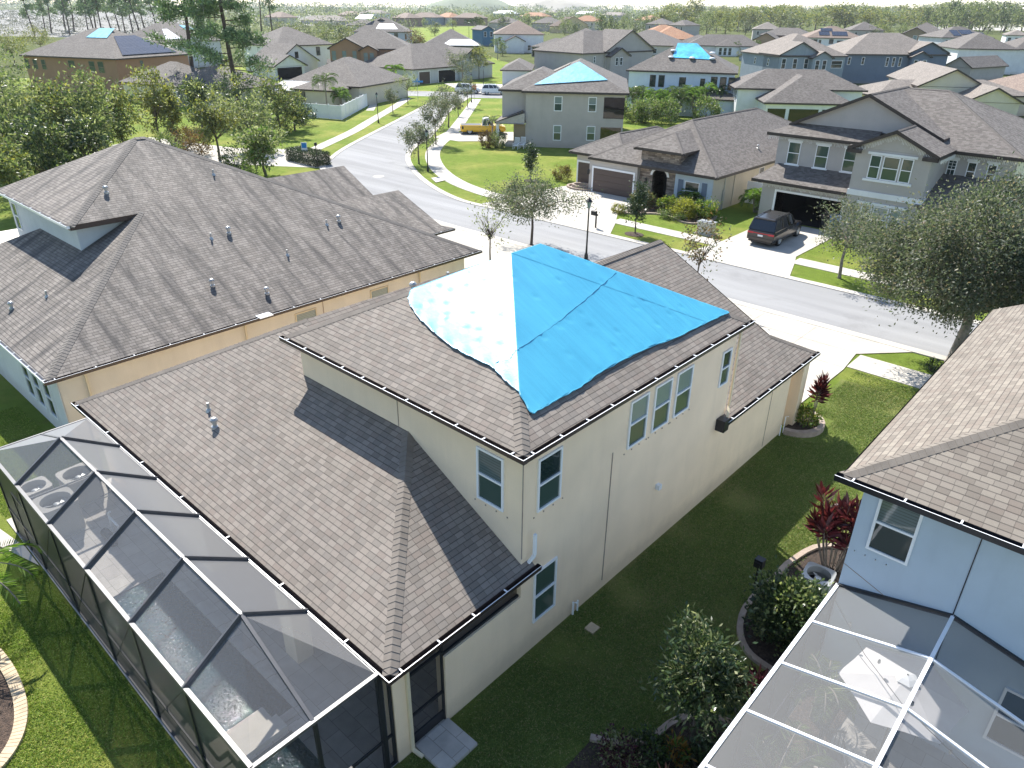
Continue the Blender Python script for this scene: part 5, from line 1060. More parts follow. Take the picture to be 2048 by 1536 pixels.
def blades(name,rects,n,L,mat,seed,holes=(),poly=None):
    rg=np.random.default_rng(seed); A=np.array([(b_-a)*(d-c) for a,b_,c,d in rects]); k=rg.choice(len(rects),n,p=A/A.sum()); r=np.array(rects)[k]
    x=r[:,0]+(r[:,1]-r[:,0])*rg.uniform(size=n); y=r[:,2]+(r[:,3]-r[:,2])*rg.uniform(size=n)
    # thinner in patches
    q=np.sin(x*1.7+1.3*np.sin(y*.9))+np.sin(y*2.1+1.1*np.sin(x*1.4))+rg.normal(size=n)*.8; keep=q>-1.1
    for a,b_,c,d in holes: keep&=~((x>a)&(x<b_)&(y>c)&(y<d))
    if poly: keep&=np.array([not inside((u,v),poly) for u,v in zip(x,y)])
    x,y=x[keep],y[keep]; n=len(x); P=np.stack([x,y,np.zeros(n)],1); D=rg.normal(size=(n,3))*.8; D[:,2]=rg.uniform(.15,.8,n)
    return quads(name,P,D,rg.uniform(.5,1.3,n)*L,rg.uniform(.7,1.3,n)*.016,mat,None,seed,0,kind='stuff')
leaf('grass_blade',[(0,(0.125,0.188,0.032)),(.5,(0.240,0.341,0.061)),(.85,(0.356,0.461,0.098)),(1,(0.535,0.477,0.178))],.3,.6,.25)
leaf('grass_blade_side',[(0,(0.081,0.133,0.032)),(.5,(0.178,0.255,0.064)),(.85,(0.285,0.341,0.107)),(1,(0.463,0.375,0.197))],.3,.6,.25)
blades('grass_blades',[(-8.5,-4.9,7.5,25),(-8.5,-5.9,4,7.5)],230000,.075,'grass_blade_side',1,((-8.7,-7.6,6.4,7.5),))
blades('grass_blades',[(-8.4,-3.2,25,32.45)],90000,.075,'grass_blade_side',4,((-8.7,-7.4,24.9,27.3),))
blades('grass_blades',[(-25,-8,-.5,2.9),(-32,-24.2,.5,5.6)],260000,.075,'grass_blade',2,((-25.5,-20.9,1.8,2.95),),[(-19.5,1.0),(-18.2,1.2),(-17.0,1.22),(-15.9,1.06),(-15.1,.7),(-14.6,.1),(-14.4,-.8),(-14.6,-2),(-22,-2)])
# ------------------------------------------------------------------ houses across the street
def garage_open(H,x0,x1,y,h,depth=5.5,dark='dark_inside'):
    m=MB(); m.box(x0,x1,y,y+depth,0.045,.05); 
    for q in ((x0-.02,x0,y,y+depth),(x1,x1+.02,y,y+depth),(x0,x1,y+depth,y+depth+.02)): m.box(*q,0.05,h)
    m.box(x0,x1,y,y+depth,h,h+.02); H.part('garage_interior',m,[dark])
def garage_door(H,x0,x1,y,h,mat):
    m=MB(); n=4
    for k in range(n): m.box(x0,x1,y-.05,y-.01,.03+k*h/n+.008,.03+(k+1)*h/n-.008)
    m.box(x0,x1,y-.012,y-.005,0,h); H.part('garage_door',m,[mat])
def trimframe(H,x0,x1,y,z0,z1,t=.16,mat='trim_white',nm='trim'):
    m=MB(); m.box(x0-t,x0,y-.05,y,z0,z1+t); m.box(x1,x1+t,y-.05,y,z0,z1+t); m.box(x0,x1,y-.052,y,z1,z1+t); return H.part(nm,m,[mat])
H=House('grey_gabled_house','two storey gray house with open garage and icicle lights under its eaves',-16.5,62,world=True)
H.wm=['stucco_grey','stucco_tan']; H.rm='shingle_grey'; H.caps=.4; H.fm='trim_dark'; H.sm='trim_cream'
H.wall(-17.5,-8.6,58.0,71,0,6.15); H.wall(-24.2,-17.5,56.75,71,2.3,6.15); H.wall(-24.2,-17.5,61.6,71,0,2.3); H.wall(-24.2,-23.06,56.75,61.6,0,2.3); H.wall(-17.94,-17.5,56.75,61.6,0,2.3); H.wall(-17.5,-12.7,54.2,58.0,0,6.2)
for q in ((-24.2,-23.0,2.95),(-18.0,-17.5,2.95)): H.wall(q[0],q[1],55.2,56.75,0,q[2])
H.wall(-23.0,-18.0,55.2,56.75,2.2,2.95)
H.w.box(-8.62,-8.55,58.0,71,0,6.12,1)
H.hip(-25.0,-8.1,57.4,71.6,6.2,.44)
b0=6.2
# skirt before the big front gable
H.r.roof([(-25.0,56.3,b0),(-17.2,56.3,b0),(-17.2,57.9,b0+.7),(-23.4,57.9,b0+.7)]); H.r.roof([(-25.0,56.3,b0),(-23.4,57.9,b0+.7),(-25.0,57.9,b0)]); H.edge((-25,56.3,b0),(-17.2,56.3,b0),.2); H.edge((-25,57.4,b0),(-25,56.3,b0),.2)
H.gable(-23.9,-13.1,57.5,66,b0+.62,.46,'y',ov=.35,back=False)
H.gable(-18.0,-12.2,53.75,62,b0+.05,.46,'y',ov=.45,back=False)
for x0,x1 in ((-18.0,-17.0),(-13.2,-12.2)): H.r.roof([(x0,53.75,b0-.1),(x1,53.75,b0-.1),(x1,54.2,b0+.15),(x0,54.2,b0+.15)]); H.edge((x0,53.75,b0-.1),(x1,53.75,b0-.1),.2)
# garage skirt and porch roof
H.r.roof([(-24.9,54.6,3.0),(-17.5,54.6,3.0),(-17.5,56.75,3.98),(-23.9,56.75,3.98)]); H.r.roof([(-24.9,54.6,3.0),(-23.9,56.75,3.98),(-24.9,56.75,3.0)]); H.edge((-24.9,54.6,3.0),(-17.5,54.6,3.0),.2); H.edge((-24.9,56.75,3.0),(-24.9,54.6,3.0),.2)
H.fa.face([(-24.9,54.6,2.82),(-24.9,56.7,2.82),(-17.5,56.7,2.82),(-17.5,54.6,2.82)],1)
H.r.roof([(-13.0,54.0,3.05),(-8.4,54.0,3.05),(-8.4,58,4.6),(-12.7,58,4.6)]); H.edge((-13.0,54.0,3.05),(-8.4,54.0,3.05),.2); H.fa.face([(-13,54,2.86),(-13,58,2.86),(-8.4,58,2.86),(-8.4,54,2.86)],1)
for x in (-12.4,-8.9): m=MB(); m.box(x-.18,x+.18,54.2,54.56,0,2.9); H.part('porch_pillar',m,['stucco_grey'])
m=MB(); m.box(-17.54,-12.66,54.12,54.2,3.05,3.42); m.box(-12.7,-12.62,54.14,58,3.05,3.42); H.part('belt_course',m,['stucco_white'])
for a in (-22.85,-20.72,-18.65): H.win('F',56.75,a,4.03,.95,1.62,'glass_green',sur='stucco_white')
for a,w_ in ((-16.12,.72),(-15.1,1.05),(-14.1,.72)): H.win('F',54.2,a,4.3,w_,1.55,'glass_green')
m=MB(); m.box(-16.7,-13.55,54.11,54.2,5.88,6.04); H.part('window_head',m,['stucco_white']); m=MB(); m.box(-16.7,-13.55,54.10,54.2,4.12,4.28); H.part('window_sill',m,['stucco_white'])
for a,w_,g in ((-16.0,.7,'glass_pale'),(-15.05,1.0,'glass_pale'),(-14.1,.7,'glass_pale')): H.win('F',54.2,a,.75,w_,1.75,(g,'glass'))
m=MB(); m.box(-16.7,-13.4,54.11,54.2,2.54,2.72); H.part('window_head',m,['stucco_white']); m=MB(); m.box(-16.7,-13.4,54.10,54.2,.55,.73); H.part('window_sill',m,['stucco_white'])
for a in (-12.3,-11.1,-9.9): H.win('F',58.0,a,4.3,.55,1.25,'glass',sur='stucco_white',grid=2 if a<-12 else 0)
garage_open(H,-23.0,-18.0,55.25,2.2,6); trimframe(H,-23.0,-18.0,55.2,0,2.2,.15)
m=MB(); rg=random.Random(5)     # icicle lights
def icicles(a,b_,n):
    for i in range(n):
        t=(i+.5)/n; p=Vector(a).lerp(Vector(b_),t); L_=rg.choice((.14,.2,.3,.22)); m.bar(p,(p.x,p.y,p.z-L_),.022)
icicles((-24.9,56.42,6.0),(-17.9,56.42,6.0),70); icicles((-24.8,54.72,2.8),(-17.7,54.72,2.8),74); icicles((-17.6,53.9,6.15),(-15.1,53.9,7.25),26); icicles((-12.6,53.9,6.15),(-15.1,53.9,7.25),26); icicles((-12.6,57.5,6.0),(-8.5,57.5,6.0),42); icicles((-12.15,54,6.0),(-12.15,57.4,6.0),30)
o=H.part('icicle_lights',m,['stucco_white']); o['kind']='stuff'
H.vent((-16.3,60.8,7.75),'cap'); H.finish()
# bins and shelves in the open garage
for x,mt,lab in ((-19.05,'black','dark wheeled bin in the mouth of the open garage'),(-18.4,'sign_blue','blue wheeled bin beside the dark one in the garage mouth')):
    r=empty('wheeled_bin',(x,55.6,0.05),0,lab,'bin'); m=MB(); loft(m,[[(-.25,-.27,z),(.25,-.27,z),(.25,.27,z),(-.25,.27,z)] if z<.5 else [(-.3,-.33,z),(.3,-.33,z),(.3,.35,z),(-.3,.35,z)] for z in (.08,1.02)]); m.build('body',mt,r); m=MB(); m.box(-.32,.32,-.36,.36,1.02,1.09); m.bar((-.28,.42,1.0),(.28,.42,1.0),.04); m.build('lid',mt,r)
H=House('stone_entry_house','one storey house across the street with stone arched entry and brown garage doors',-34,60,world=True)
H.wm=['stucco_warmgrey','stone','stucco_beige','stucco_bluegrey']; H.rm='shingle_grey'; H.caps=.4; H.sm='stucco_beige'
H.wall(-38.9,-33.15,54.0,77,0,2.8); H.wall(-31.75,-27.5,54.0,77,0,2.8); H.wall(-33.15,-31.75,56.6,77,0,2.8); H.wall(-41.8,-38.9,54.6,66,0,2.8); H.wall(-39.4,-34.4,53.3,54.0,0,2.8); H.w.box(-30.9,-27.52,53.55,54.0,0,2.8,3); H.w.box(-27.52,-27.46,53.6,77,0,2.8,2)
H.w.box(-34.4,-33.15,53.7,56.5,0,4.15,1); H.w.box(-31.75,-30.7,53.7,56.5,0,4.15,1); H.w.box(-33.15,-31.75,53.7,56.5,2.75,4.15,1)
for i in range(8):  # arch
    a0,a1=math.pi*i/8,math.pi*(i+1)/8; f=lambda a:(-32.45+.7*math.cos(a),2.2+.5*math.sin(a))
    (xa,za),(xb,zb)=f(a0),f(a1); H.w.face([(xa,53.7,za),(xa,53.7,2.76),(xb,53.7,2.76),(xb,53.7,zb)],1)
m=MB()
for i in range(10):
    a0,a1=math.pi*i/10,math.pi*(i+1)/10; f=lambda a,k:(-32.45+(.7+k)*math.cos(a),2.2+(.5+k)*math.sin(a))
    p=[f(a0,0),f(a1,0),f(a1,.2),f(a0,.2)]; m.face([(x,53.64,z) for x,z in p]); m.face([(p[3][0],53.64,p[3][1]),(p[2][0],53.64,p[2][1]),(p[2][0],53.7,p[2][1]),(p[3][0],53.7,p[3][1])])
m.box(-32.55,-32.35,53.6,53.7,2.72,2.98); H.part('arch_trim',m,['trim_white'])
m=MB(); m.box(-33.14,-31.76,55.6,55.65,0,2.75); H.part('front_door',m,['black'])
H.hip(-39.4,-26.95,53.0,77.6,2.95,.5); H.hip(-42.3,-36,53.95,66.5,2.98,.5)
H.r.roof([(-34.9,53.2,4.3),(-30.2,53.2,4.3),(-32.55,55.55,5.48)]); H.r.roof([(-34.9,53.2,4.3),(-32.55,55.55,5.48),(-32.55,60,5.48),(-34.9,57,4.3)]); H.r.roof([(-30.2,53.2,4.3),(-30.2,57,4.3),(-32.55,60,5.48),(-32.55,55.55,5.48)])
for a,c in (((-34.9,53.2,4.3),(-32.55,55.55,5.48)),((-30.2,53.2,4.3),(-32.55,55.55,5.48))): H.capline(a,c)
H.edge((-34.9,53.2,4.3),(-30.2,53.2,4.3),.2); H.edge((-30.2,53.2,4.3),(-30.2,57,4.3),.2); H.edge((-34.9,57,4.3),(-34.9,53.2,4.3),.2); H.fa.face([(-34.9,53.2,4.12),(-34.9,57,4.12),(-30.2,57,4.12),(-30.2,53.2,4.12)],1)
garage_door(H,-41.6,-39.9,54.6,2.05,'garage_brown'); trimframe(H,-41.6,-39.9,54.6,0,2.05); garage_door(H,-38.9,-34.75,53.3,2.05,'garage_brown'); trimframe(H,-38.9,-34.75,53.3,0,2.05)
H.win('F',53.55,-29.3,.7,1.3,1.5,'glass'); 
for x in (-30.35,-28.2): m=MB(); m.box(x-.22,x+.22,53.5,53.55,.65,2.25); H.part('shutter',m,['siding_blue'])
H.win('R',-27.46,61.9,.9,.9,1.6,'glass_black'); H.win('R',-27.46,66.5,.9,.9,1.6,'glass_black')
for x,y in ((-39.4,53.24),(-33.7,53.64)): m=MB(); m.box(x-.08,x+.08,y-.12,y,1.45,1.8); m.lathe((x,y-.06,1.8),[(.1,0),(.03,.1)],6); H.part('wall_lantern',m,['black'])
m=MB(); m.box(-27.46,-27.36,55.2,55.5,.7,1.6); m.tube([(-27.4,55.35,0),(-27.4,55.35,2.6)],.04,6); H.part('meter_box',m,['metal_grey'])
H.downspout([(-27.42,57.0,2.7),(-27.42,57.0,.1)],'stucco_beige'); H.vent((-28.6,63.0,3.8),'cap'); H.finish()
m=MB(); m.box(-27.2,-25.6,59.0,59.06,0,1.8); setp(m.build('white_gate','trim_white'),'white vinyl gate at the side of the stone entry house','gate')
# ------------------------------------------------------------------ generic houses further off: front eave given by its two ends
def far_house(name,label,Lp,Rp,z,depth,S=.45,wall='stucco_white',roof='shingle_grey',rtype='hip',wins=(),side=(),gables=(),st=2,ov=.45,axis='y',extra=None,group=None,glass='glass',fr='trim_white',rm2=None):
    a=gp(Lp[0],Lp[1],z); b_=gp(Rp[0],Rp[1],z); d=b_-a; w_=math.hypot(d.x,d.y); rot=math.atan2(d.y,d.x)
    H=House(name,label,a.x,a.y,rot,group=group); H.w_=w_; H.d_=depth; H.wm=[wall,'trim_white','stucco_white']; H.rm=[roof]+([rm2] if rm2 else []); H.sm='stucco_white' if wall in('stucco_white','stucco_palegrey') else wall
    H.wall(ov,w_-ov,ov,depth-ov,0,z-.1)
    if rtype=='hip': H.top=H.hip(0,w_,0,depth,z,S)
    else: H.top=H.gable(0,w_,0,depth,z,S,axis,ov=ov)
    for xf,zz,ww,hh in wins: H.win('F',ov,xf*w_,zz,ww,hh,glass,fr,fine=False,t=.09)
    for f,yy,zz,ww,hh in side: H.win(f,(w_-ov) if f=='R' else ov,yy,zz,ww,hh,glass,fr,fine=False,t=.09)
    for g in gables: # (x0f,x1f,eave z,forward)
        x0,x1=g[0]*w_,g[1]*w_; zz=g[2]; fw=g[3]; H.wall(x0+ov,x1-ov,-fw+ov,depth*.4,0 if len(g)<5 else g[4],zz-.05); H.gable(x0,x1,-fw,depth*.5,zz,S,'y',ov=ov,back=False)
        if len(g)>5:
            m=MB()
            for xf,zw,ww,hh in g[5]: H.win('F',-fw+ov,xf*w_,zw,ww,hh,glass,fr,fine=False,t=.09)
    if extra: extra(H)
    H.finish(); return H
def roof_sheet(H,pts,mat,name,label,cat,lift=.06,th=.03):
    """something laid on the roof, its own thing: local roof points"""
    c,s_=math.cos(H.root.rotation_euler.z),math.sin(H.root.rotation_euler.z); o=H.root.location
    P=[Vector((o.x+x*c-y*s_,o.y+x*s_+y*c,z+lift)) for x,y,z in pts]; n=(P[1]-P[0]).cross(P[2]-P[0]).normalized(); n=n if n.z>0 else -n
    m=MB(); m.roof([p+n*th for p in P]); 
    for i in range(len(P)): a,b_=P[i],P[(i+1)%len(P)]; m.face([a,b_,b_+n*th,a+n*th])
    o=m.build(name,mat,label=label,cat=cat); return o
def porch(H):
    d=H.d_; m=MB(); H.r.roof([(-3.0,-.2,2.75),(-3.0,5,2.75),(0,5,3.9),(0,-.2,3.9)]); H.edge((-3,5,2.75),(-3,-.2,2.75),.2); H.w.face([(-2.9,0,2.6),(.4,0,2.6),(.4,0,3.75),(-2.9,0,2.72)]); H.fa.face([(-3,-.2,2.57),(-3,5,2.57),(.4,5,2.57),(.4,-.2,2.57)],1)
    m.box(-2.9,-2.6,.1,.4,0,2.7); H.part('porch_pillar',m,['trim_white']); m=MB(); m.box(-2.9,.4,.2,5,0.0,.25); H.part('porch_floor',m,['walk'])
    m=MB(); m.box(-.9,.45,.36,.44,0.25,2.5); H.part('porch_wall',m,['stucco_darktan'])
    H.wall(-2.4,.45,1.6,9,2.7,6.0); H.hip(-2.8,6,1.2,14,6.1,.45)
    for x0,x1,z0,z1,nm in ((9.3,11.6,3.35,5.6,'balcony'),(9.1,11.4,.1,2.4,'lanai_opening')):
        m=MB(); H.quad(m,'F',.45,x0,x1,z0,z1,.02); H.part(nm,m,['glass_black'])
        m=MB(); m.bar((x0,.41,z0+.9),(x1,.41,z0+.9),.05); m.bar((x0,.41,z0+.05),(x1,.41,z0+.05),.05); H.part('railing',m,['black'])
HJ=far_house('tarped_grey_house','gray two storey house by the yellow pickup with a triangular pale blue roof tarp',(1043,182),(1259,187),6.1,19,.46,'stucco_warmgrey',wins=((.345,4.0,.95,1.6),(.665,4.0,.95,1.6),(.345,.8,.95,1.7),(.665,.9,1.0,1.6)),extra=porch,glass=('glass_pale','glass_green'))
w_=HJ.w_; rz=lambda H,x,y,z0,S:z0+S*min(x,H.w_-x,y,H.d_-y)
t=[(1.3,1.15),(w_-2.5,2.35),(w_/2+.1,w_/2-.15),(w_/2-.5,w_/2-.5)]; roof_sheet(HJ,[(x,y,6.1+.46*y) for x,y in t],'tarp_pale','roof_tarp','pale blue triangular tarp on the roof of the gray house by the yellow pickup','tarp')
for a,b_ in ((t[0],t[3]),(t[2],t[1])):
    pass
roof_sheet(HJ,[(w_/2-4.6,8.5,6.1+.46*(w_/2-4.6)+.0),(w_/2-4.6,17.0-4,6.1+.46*(w_/2-4.6)),(w_/2-1.2,13,6.1+.46*(w_/2-1.2)),(w_/2-1.2,9,6.1+.46*(w_/2-1.2))],'shingle_light','roof_patch','pale patch of fresh roofing felt on the left slope of the tarped gray house','roofing felt')
# two white rocking chairs on its side lawn
for px,py,lab in ((1032,298,'left one of two white chairs by the gray house porch'),(1044,297,'right one of two white chairs by the gray house porch')):
    b_=gp(px,py); r=empty('garden_chair',b_,.4,lab,'chair'); m=MB(); m.box(-.3,.3,-.28,.28,.38,.43); m.build('seat','trim_white',r); m=MB()
    for k in range(5): m.bar((-.26+.13*k,.28,.4),(-.26+.13*k,.45,1.2),.07,.02)
    m.bar((-.3,.45,1.2),(.3,.45,1.2),.05); m.build('backrest','trim_white',r)
    for sx in (-.28,.28):
        for sy in (-.26,.28): m=MB(); m.bar((sx,sy,0),(sx,sy,.62 if sy<0 else .42),.05); m.build('leg','trim_white',r)
        m=MB(); m.bar((sx,-.3,.62),(sx,.36,.62),.07,.03); m.build('armrest','trim_white',r)
HM=far_house('white_tarped_house','white two storey house with a bright blue tarp on its roof peak',(1252,140),(1476,147),6,15,.5,'stucco_paleblue',wins=((.25,3.7,.9,1.7),(.33,3.7,.9,1.7),(.52,3.8,1.0,1.4),(.70,3.9,.7,1.2),(.80,3.6,.95,1.8),(.88,3.6,.95,1.8),(.955,3.6,.95,1.8)),fr='trim_dark',extra=lambda H:(H.wall(4,H.w_+.3,-2.6,.5,0,2.5),H.hip(3.2,H.w_+1.2,-3.2,1.5,2.6,.35)))
w_=HM.w_; roof_sheet(HM,[(x,y,6+.5*y) for x,y in ((6.6,3.4),(w_-3.9,3.1),(w_-6.8,7.2),(6.9,7.2))],'tarp_cyan','roof_tarp','bright cyan blue tarp weighed down with sandbags on the white house roof','tarp')
for k,(x,y,lab) in enumerate(((6.4,3.3,'lower left sandbag on the cyan tarp'),(6.5,5.0,'left middle sandbag on the cyan tarp'),(9.6,3.2,'middle sandbag on the lower hem of the cyan tarp'),(w_-4.1,3.2,'lower right sandbag on the cyan tarp'),(w_-4.2,4.6,'right upper sandbag on the cyan tarp'))):
    c,s_=math.cos(HM.root.rotation_euler.z),math.sin(HM.root.rotation_euler.z); o=HM.root.location; m=MB(); m.lathe((o.x+x*c-y*s_,o.y+x*s_+y*c,6.05+.5*y),[(.1,0),(.42,.05),(.46,.16),(.3,.27),(.05,.3)],10); setp(m.build('sandbag','trim_white',smooth=True),lab,'sandbag',group='sandbags on the cyan tarp')
def L_extra(H):
    m=MB(); m.box(.62*H.w_,.66*H.w_,.38,.45,6.9,7.7); H.part('gable_vent',m,['garage_brown'])
far_house('grey_gabled_house','gray two storey house with twin front gables behind the tarped gray house',(1166,107),(1312,101),6.0,16,.5,'stucco_grey',wins=((.17,4.0,.6,1.3),(.83,3.6,1.6,1.7),(.9,1.0,1.6,1.6)),gables=((.28,.98,6.2,.3,0),(.30,.58,5.3,1.5,0,((.40,3.4,.9,1.6),(.46,3.4,.9,1.6)))),extra=L_extra)
far_house('one_storey_house','low gray roof seen left of the tarped gray house',(1000,140),(1064,141),3,16,.5,'stucco_palegrey')
HG=far_house('three_bay_house','one storey gray house with an open three bay garage at the end of the street',(826,139),(990,126),3.0,17,.5,'stucco_palegrey',gables=((.52,.86,4.1,.6,0),),extra=lambda H:(garage_open(H,.30*H.w_,.50*H.w_,.40,2.3,.04),garage_open(H,.08*H.w_,.20*H.w_,.40,2.3,.04,'garage_brown'),trimframe(H,.30*H.w_,.50*H.w_,.44,0,2.35),trimframe(H,.08*H.w_,.20*H.w_,.44,0,2.35)))  # open bays are thin dark planes painted in for the shade inside
def F_extra(H):
    w_=H.w_; H.r.roof([(.58*w_,-1.6,3.2),(.93*w_,-1.6,3.2),(.93*w_,.45,4.3),(.58*w_,.45,4.3)]); H.edge((.58*w_,-1.6,3.2),(.93*w_,-1.6,3.2)); H.r.roof([(-.02*w_,-1.0,3.2),(.34*w_,-1.0,3.2),(.34*w_,.45,4.0),(-.02*w_,.45,4.0)]); H.edge((-.02*w_,-1.0,3.2),(.34*w_,-1.0,3.2))
    for x in (.60,.91): m=MB(); m.box(x*w_-.2,x*w_+.2,-1.5,-1.1,0,3.1); H.part('porch_pillar',m,['stucco_brown'])
    m=MB(); m.box(.66*w_,.73*w_,.40,.45,0,2.6); H.part('front_door',m,['black'])
far_house('brown_gabled_house','brown two storey house with green trimmed windows and a front gable',(655,97),(826,98),6.1,15,.5,'stucco_brown',gables=((0,.44,6.2,.6,0,((.07,3.7,1.0,2.0),(.19,3.7,1.0,2.0),(.31,3.7,1.0,2.0))),(.36,.60,5.8,1.6,0,((.445,3.4,1.0,2.0),(.515,3.4,1.0,2.0)))),wins=((.68,3.7,.9,1.7),(.745,3.7,.9,1.7),(.81,3.7,.9,1.7)),side=(('R',4,3.6,.8,1.6),('R',9,3.6,.8,1.6)),extra=F_extra,glass='glass_pale',fr='stucco_darktan')
def D_extra(H):
    w_=H.w_; H.wall(-6.5,4.2,-9,1,0,3.2); H.gable(-7,4.6,-9.5,1,3.2,.62,'y',ov=.5,back=False); H.wall(-9.5,-2,-12.5,-8,0,2.6); H.gable(-10.2,-1.4,-13,-5,2.7,.5,'y',ov=.5,back=False); H.win('F',-9.0,-1.2,3.9,.9,1.3,'glass',fr='trim_dark',fine=False,t=.1)
    m=MB(); m.box(-9,-2.8,-12.6,-12.55,.1,2.4); H.part('porch_opening',m,['dark_inside'])
far_house('white_farmhouse','white two storey house with black trimmed gables beyond the pines',(553,92),(668,88),6.0,15,.5,'stucco_white',wins=((.72,3.6,1.1,1.9),),side=(('R',3,3.6,.8,2),('R',5,3.6,.8,2)),extra=D_extra,fr='trim_dark')
def E_extra(H):
    w_=H.w_; m=MB()
    for k in range(4): m.bar((.6+k*1.7,-4.4,2.4),(.6+k*1.7,0,3.4),.1)
    for k in range(3): m.bar((.6,-4.4+k*2.2,2.4+k*.5),(5.7,-4.4+k*2.2,2.4+k*.5),.1)
    m.bar((.6,-4.4,2.4),(5.7,0,3.4),.06); f=H.part('patio_cage_frame',m,['metal_white']); m=MB(); m.face([(.6,-4.4,2.4),(5.7,-4.4,2.4),(5.7,0,3.4),(.6,0,3.4)]); m.build('patio_cage_screen',['screen_pale'],f)
    m=MB(); m.face([(.4,-4.4,0),(7.5,-4.4,0),(7.5,-4.4,2.4),(.4,-4.4,2.4)]); 
    H.part('lanai_screen',m,['screen_wall']); m=MB()
    for k in range(5): m.bar((.4+k*1.75,-4.4,0),(.4+k*1.75,-4.4,2.4),.08)
    H.part('lanai_frame',m,['metal_bronze']); H.hip(5.0,13.0,-4.8,5,2.75,.4); H.wall(7.6,12.6,-4.4,1,0,2.6)
far_house('fenced_corner_house','one storey house with gray hip roof behind the white vinyl fence',(563,166),(720,174),3.0,17,.5,'stucco_beige',extra=E_extra)
HA=far_house('brown_solar_house','brown two storey house at far left with solar panels on its roof',(38,110),(230,118),6.0,18,.48,'stucco_brown',wins=((.04,3.7,1.1,1.7),(.13,3.7,1.1,1.7),(.22,3.7,1.1,1.7),(.52,4.2,1.6,1.3),(.73,3.6,1.4,1.9),(.82,3.6,1.4,1.9)),side=(('R',6,4.0,.8,1.5),),glass='glass_green',fr='stucco_darktan')
w_,d_=HA.w_,HA.d_; roof_sheet(HA,[(x,y,6+.48*y) for x,y in ((w_*.46,5.9),(w_*.68,5.9),(w_*.64,8.9),(w_*.48,8.9))],'tarp_pale','roof_tarp','pale blue tarp at the ridge of the brown house at far left','tarp')
roof_sheet(HA,[(w_-x,y,6+.48*x) for x,y in ((.7,2.4),(.7,15.2),(6.4,11.6),(6.4,6.8))],'solar','solar_panels','large array of solar panels on the right slope of the brown house','solar panels',.12)
far_house('one_storey_house','low gray roofed house behind the big pine trunk',(236,163),(345,173),3.0,12,.5,'stucco_beige',wins=((.97,.8,1.2,1.4),),extra=lambda H:(H.wall(H.w_*.75,H.w_*1.75,1.5,11,0,2.9),H.hip(H.w_*.7,H.w_*1.8,1,12,3.05,.48)))
HC=far_house('white_gabled_house','white house with pale roof sheeting half hidden by the pine crowns',(332,86),(445,80),6.0,16,.55,'stucco_palegrey',gables=((.3,.75,6.1,.5,0),),rtype='hip')
roof_sheet(HC,[(x,y,6+.55*y) for x,y in ((1.5,1.2),(HC.w_*.33,1.2),(HC.w_*.33,5),(5.2,5))],'tarp_white','roof_tarp','white roof sheeting on the house behind the pines','tarp')
roof_sheet(HC,[(x,y,6+.55*y) for x,y in ((HC.w_*.62,3.2),(HC.w_*.8,3.0),(HC.w_*.74,5.9),(HC.w_*.62,6.4))],'tarp_pale','roof_tarp','pale blue sheeting on the house behind the pines','tarp')
def MBq(H,a,b_,z0,z1):
    m=MB(); H.quad(m,'F',.45,a*H.w_,b_*H.w_,z0,z1,.03); return m
HH=far_house('one_storey_house','gray one storey house with white topped screen porch, palms on its right',(840,92),(962,93),3.0,19,.5,'stucco_palegrey',wins=((.10,.7,1.4,1.6),(.17,.7,1.4,1.6),(.24,.7,1.4,1.6)),extra=lambda H:H.part('lanai_opening',MBq(H,.4,.98,.1,2.6),['glass_black']))
roof_sheet(HH,[(HH.w_*.36,.2,3.2),(HH.w_*.99,.2,3.2),(HH.w_*.84,3.4,4.9),(HH.w_*.5,3.4,4.9)],'tarp_white','porch_roof_sheet','white sheeting over the screen porch of the gray one storey house','roof sheeting')
HI=far_house('pale_tarped_house','pale two storey house with white sheeting over most of its roof',(705,63),(820,64),6.0,18,.5,'stucco_palegrey',wins=((.75,3.6,1.4,2),(.92,3.6,.6,1.8)),fr='trim_dark',gables=((.2,.75,7.4,-7,5),))
roof_sheet(HI,[(x,y,6+.5*y) for x,y in ((HI.w_*.40,1.6),(HI.w_*.78,1.6),(HI.w_*.70,5.0),(HI.w_*.45,5.0))],'tarp_white','roof_tarp','big white sheet on the roof of the pale two storey house','tarp')
roof_sheet(HI,[(x,y,6+.5*y+1.0) for x,y in ((HI.w_*.02,6.0),(HI.w_*.3,6.0),(HI.w_*.34,8.6),(HI.w_*.1,8.6))],'tarp_pale','roof_tarp','turquoise tarp at the left end of the pale two storey house roof','tarp')
# right hand cluster
def O_extra(H):
    w_=H.w_
    for a,b_ in ((.06,.26),(.30,.62),(.66,.97)): H.part('lanai_opening',MBq(H,a,b_,.1,2.4),['glass_black'])
    H.wall(-2.6,w_+2.5,6.0,15,0,4.4); H.hip(-3.2,w_+3.0,5.4,15.6,4.5,.45); H.win('L',-2.6,8,3.0,.8,1.2,'glass',fine=False)
    for y in (7.2,8.6,10): H.win('L',-2.6,y,2.6,.9,1.5,'glass',fine=False)
far_house('dark_lanai_house','white one storey house with dark screened lanai right of the palm row',(1528,205),(1712,209),3.2,16,.5,'stucco_white',extra=O_extra)
far_house('beige_gabled_house','beige house with a wide pale roof just behind the gray house ridge',(1683,178),(1752,192),3.0,26,.36,'stucco_beige','shingle_light',rtype='hip',wins=((.15,.8,.7,1.2),(.55,.8,.7,1.2),(.85,.8,.7,1.2)))
far_house('beige_gabled_house','beige gable end rising right of the gray house chimney vent',(1835,172),(1978,176),4.4,20,.5,'stucco_beige','shingle_light',rtype='gable',extra=lambda H:(H.wall(H.w_*.55,H.w_*1.25,-6,2,0,2.9),H.gable(H.w_*.5,H.w_*1.3,-6.5,3,3.0,.5,'y',back=False)))
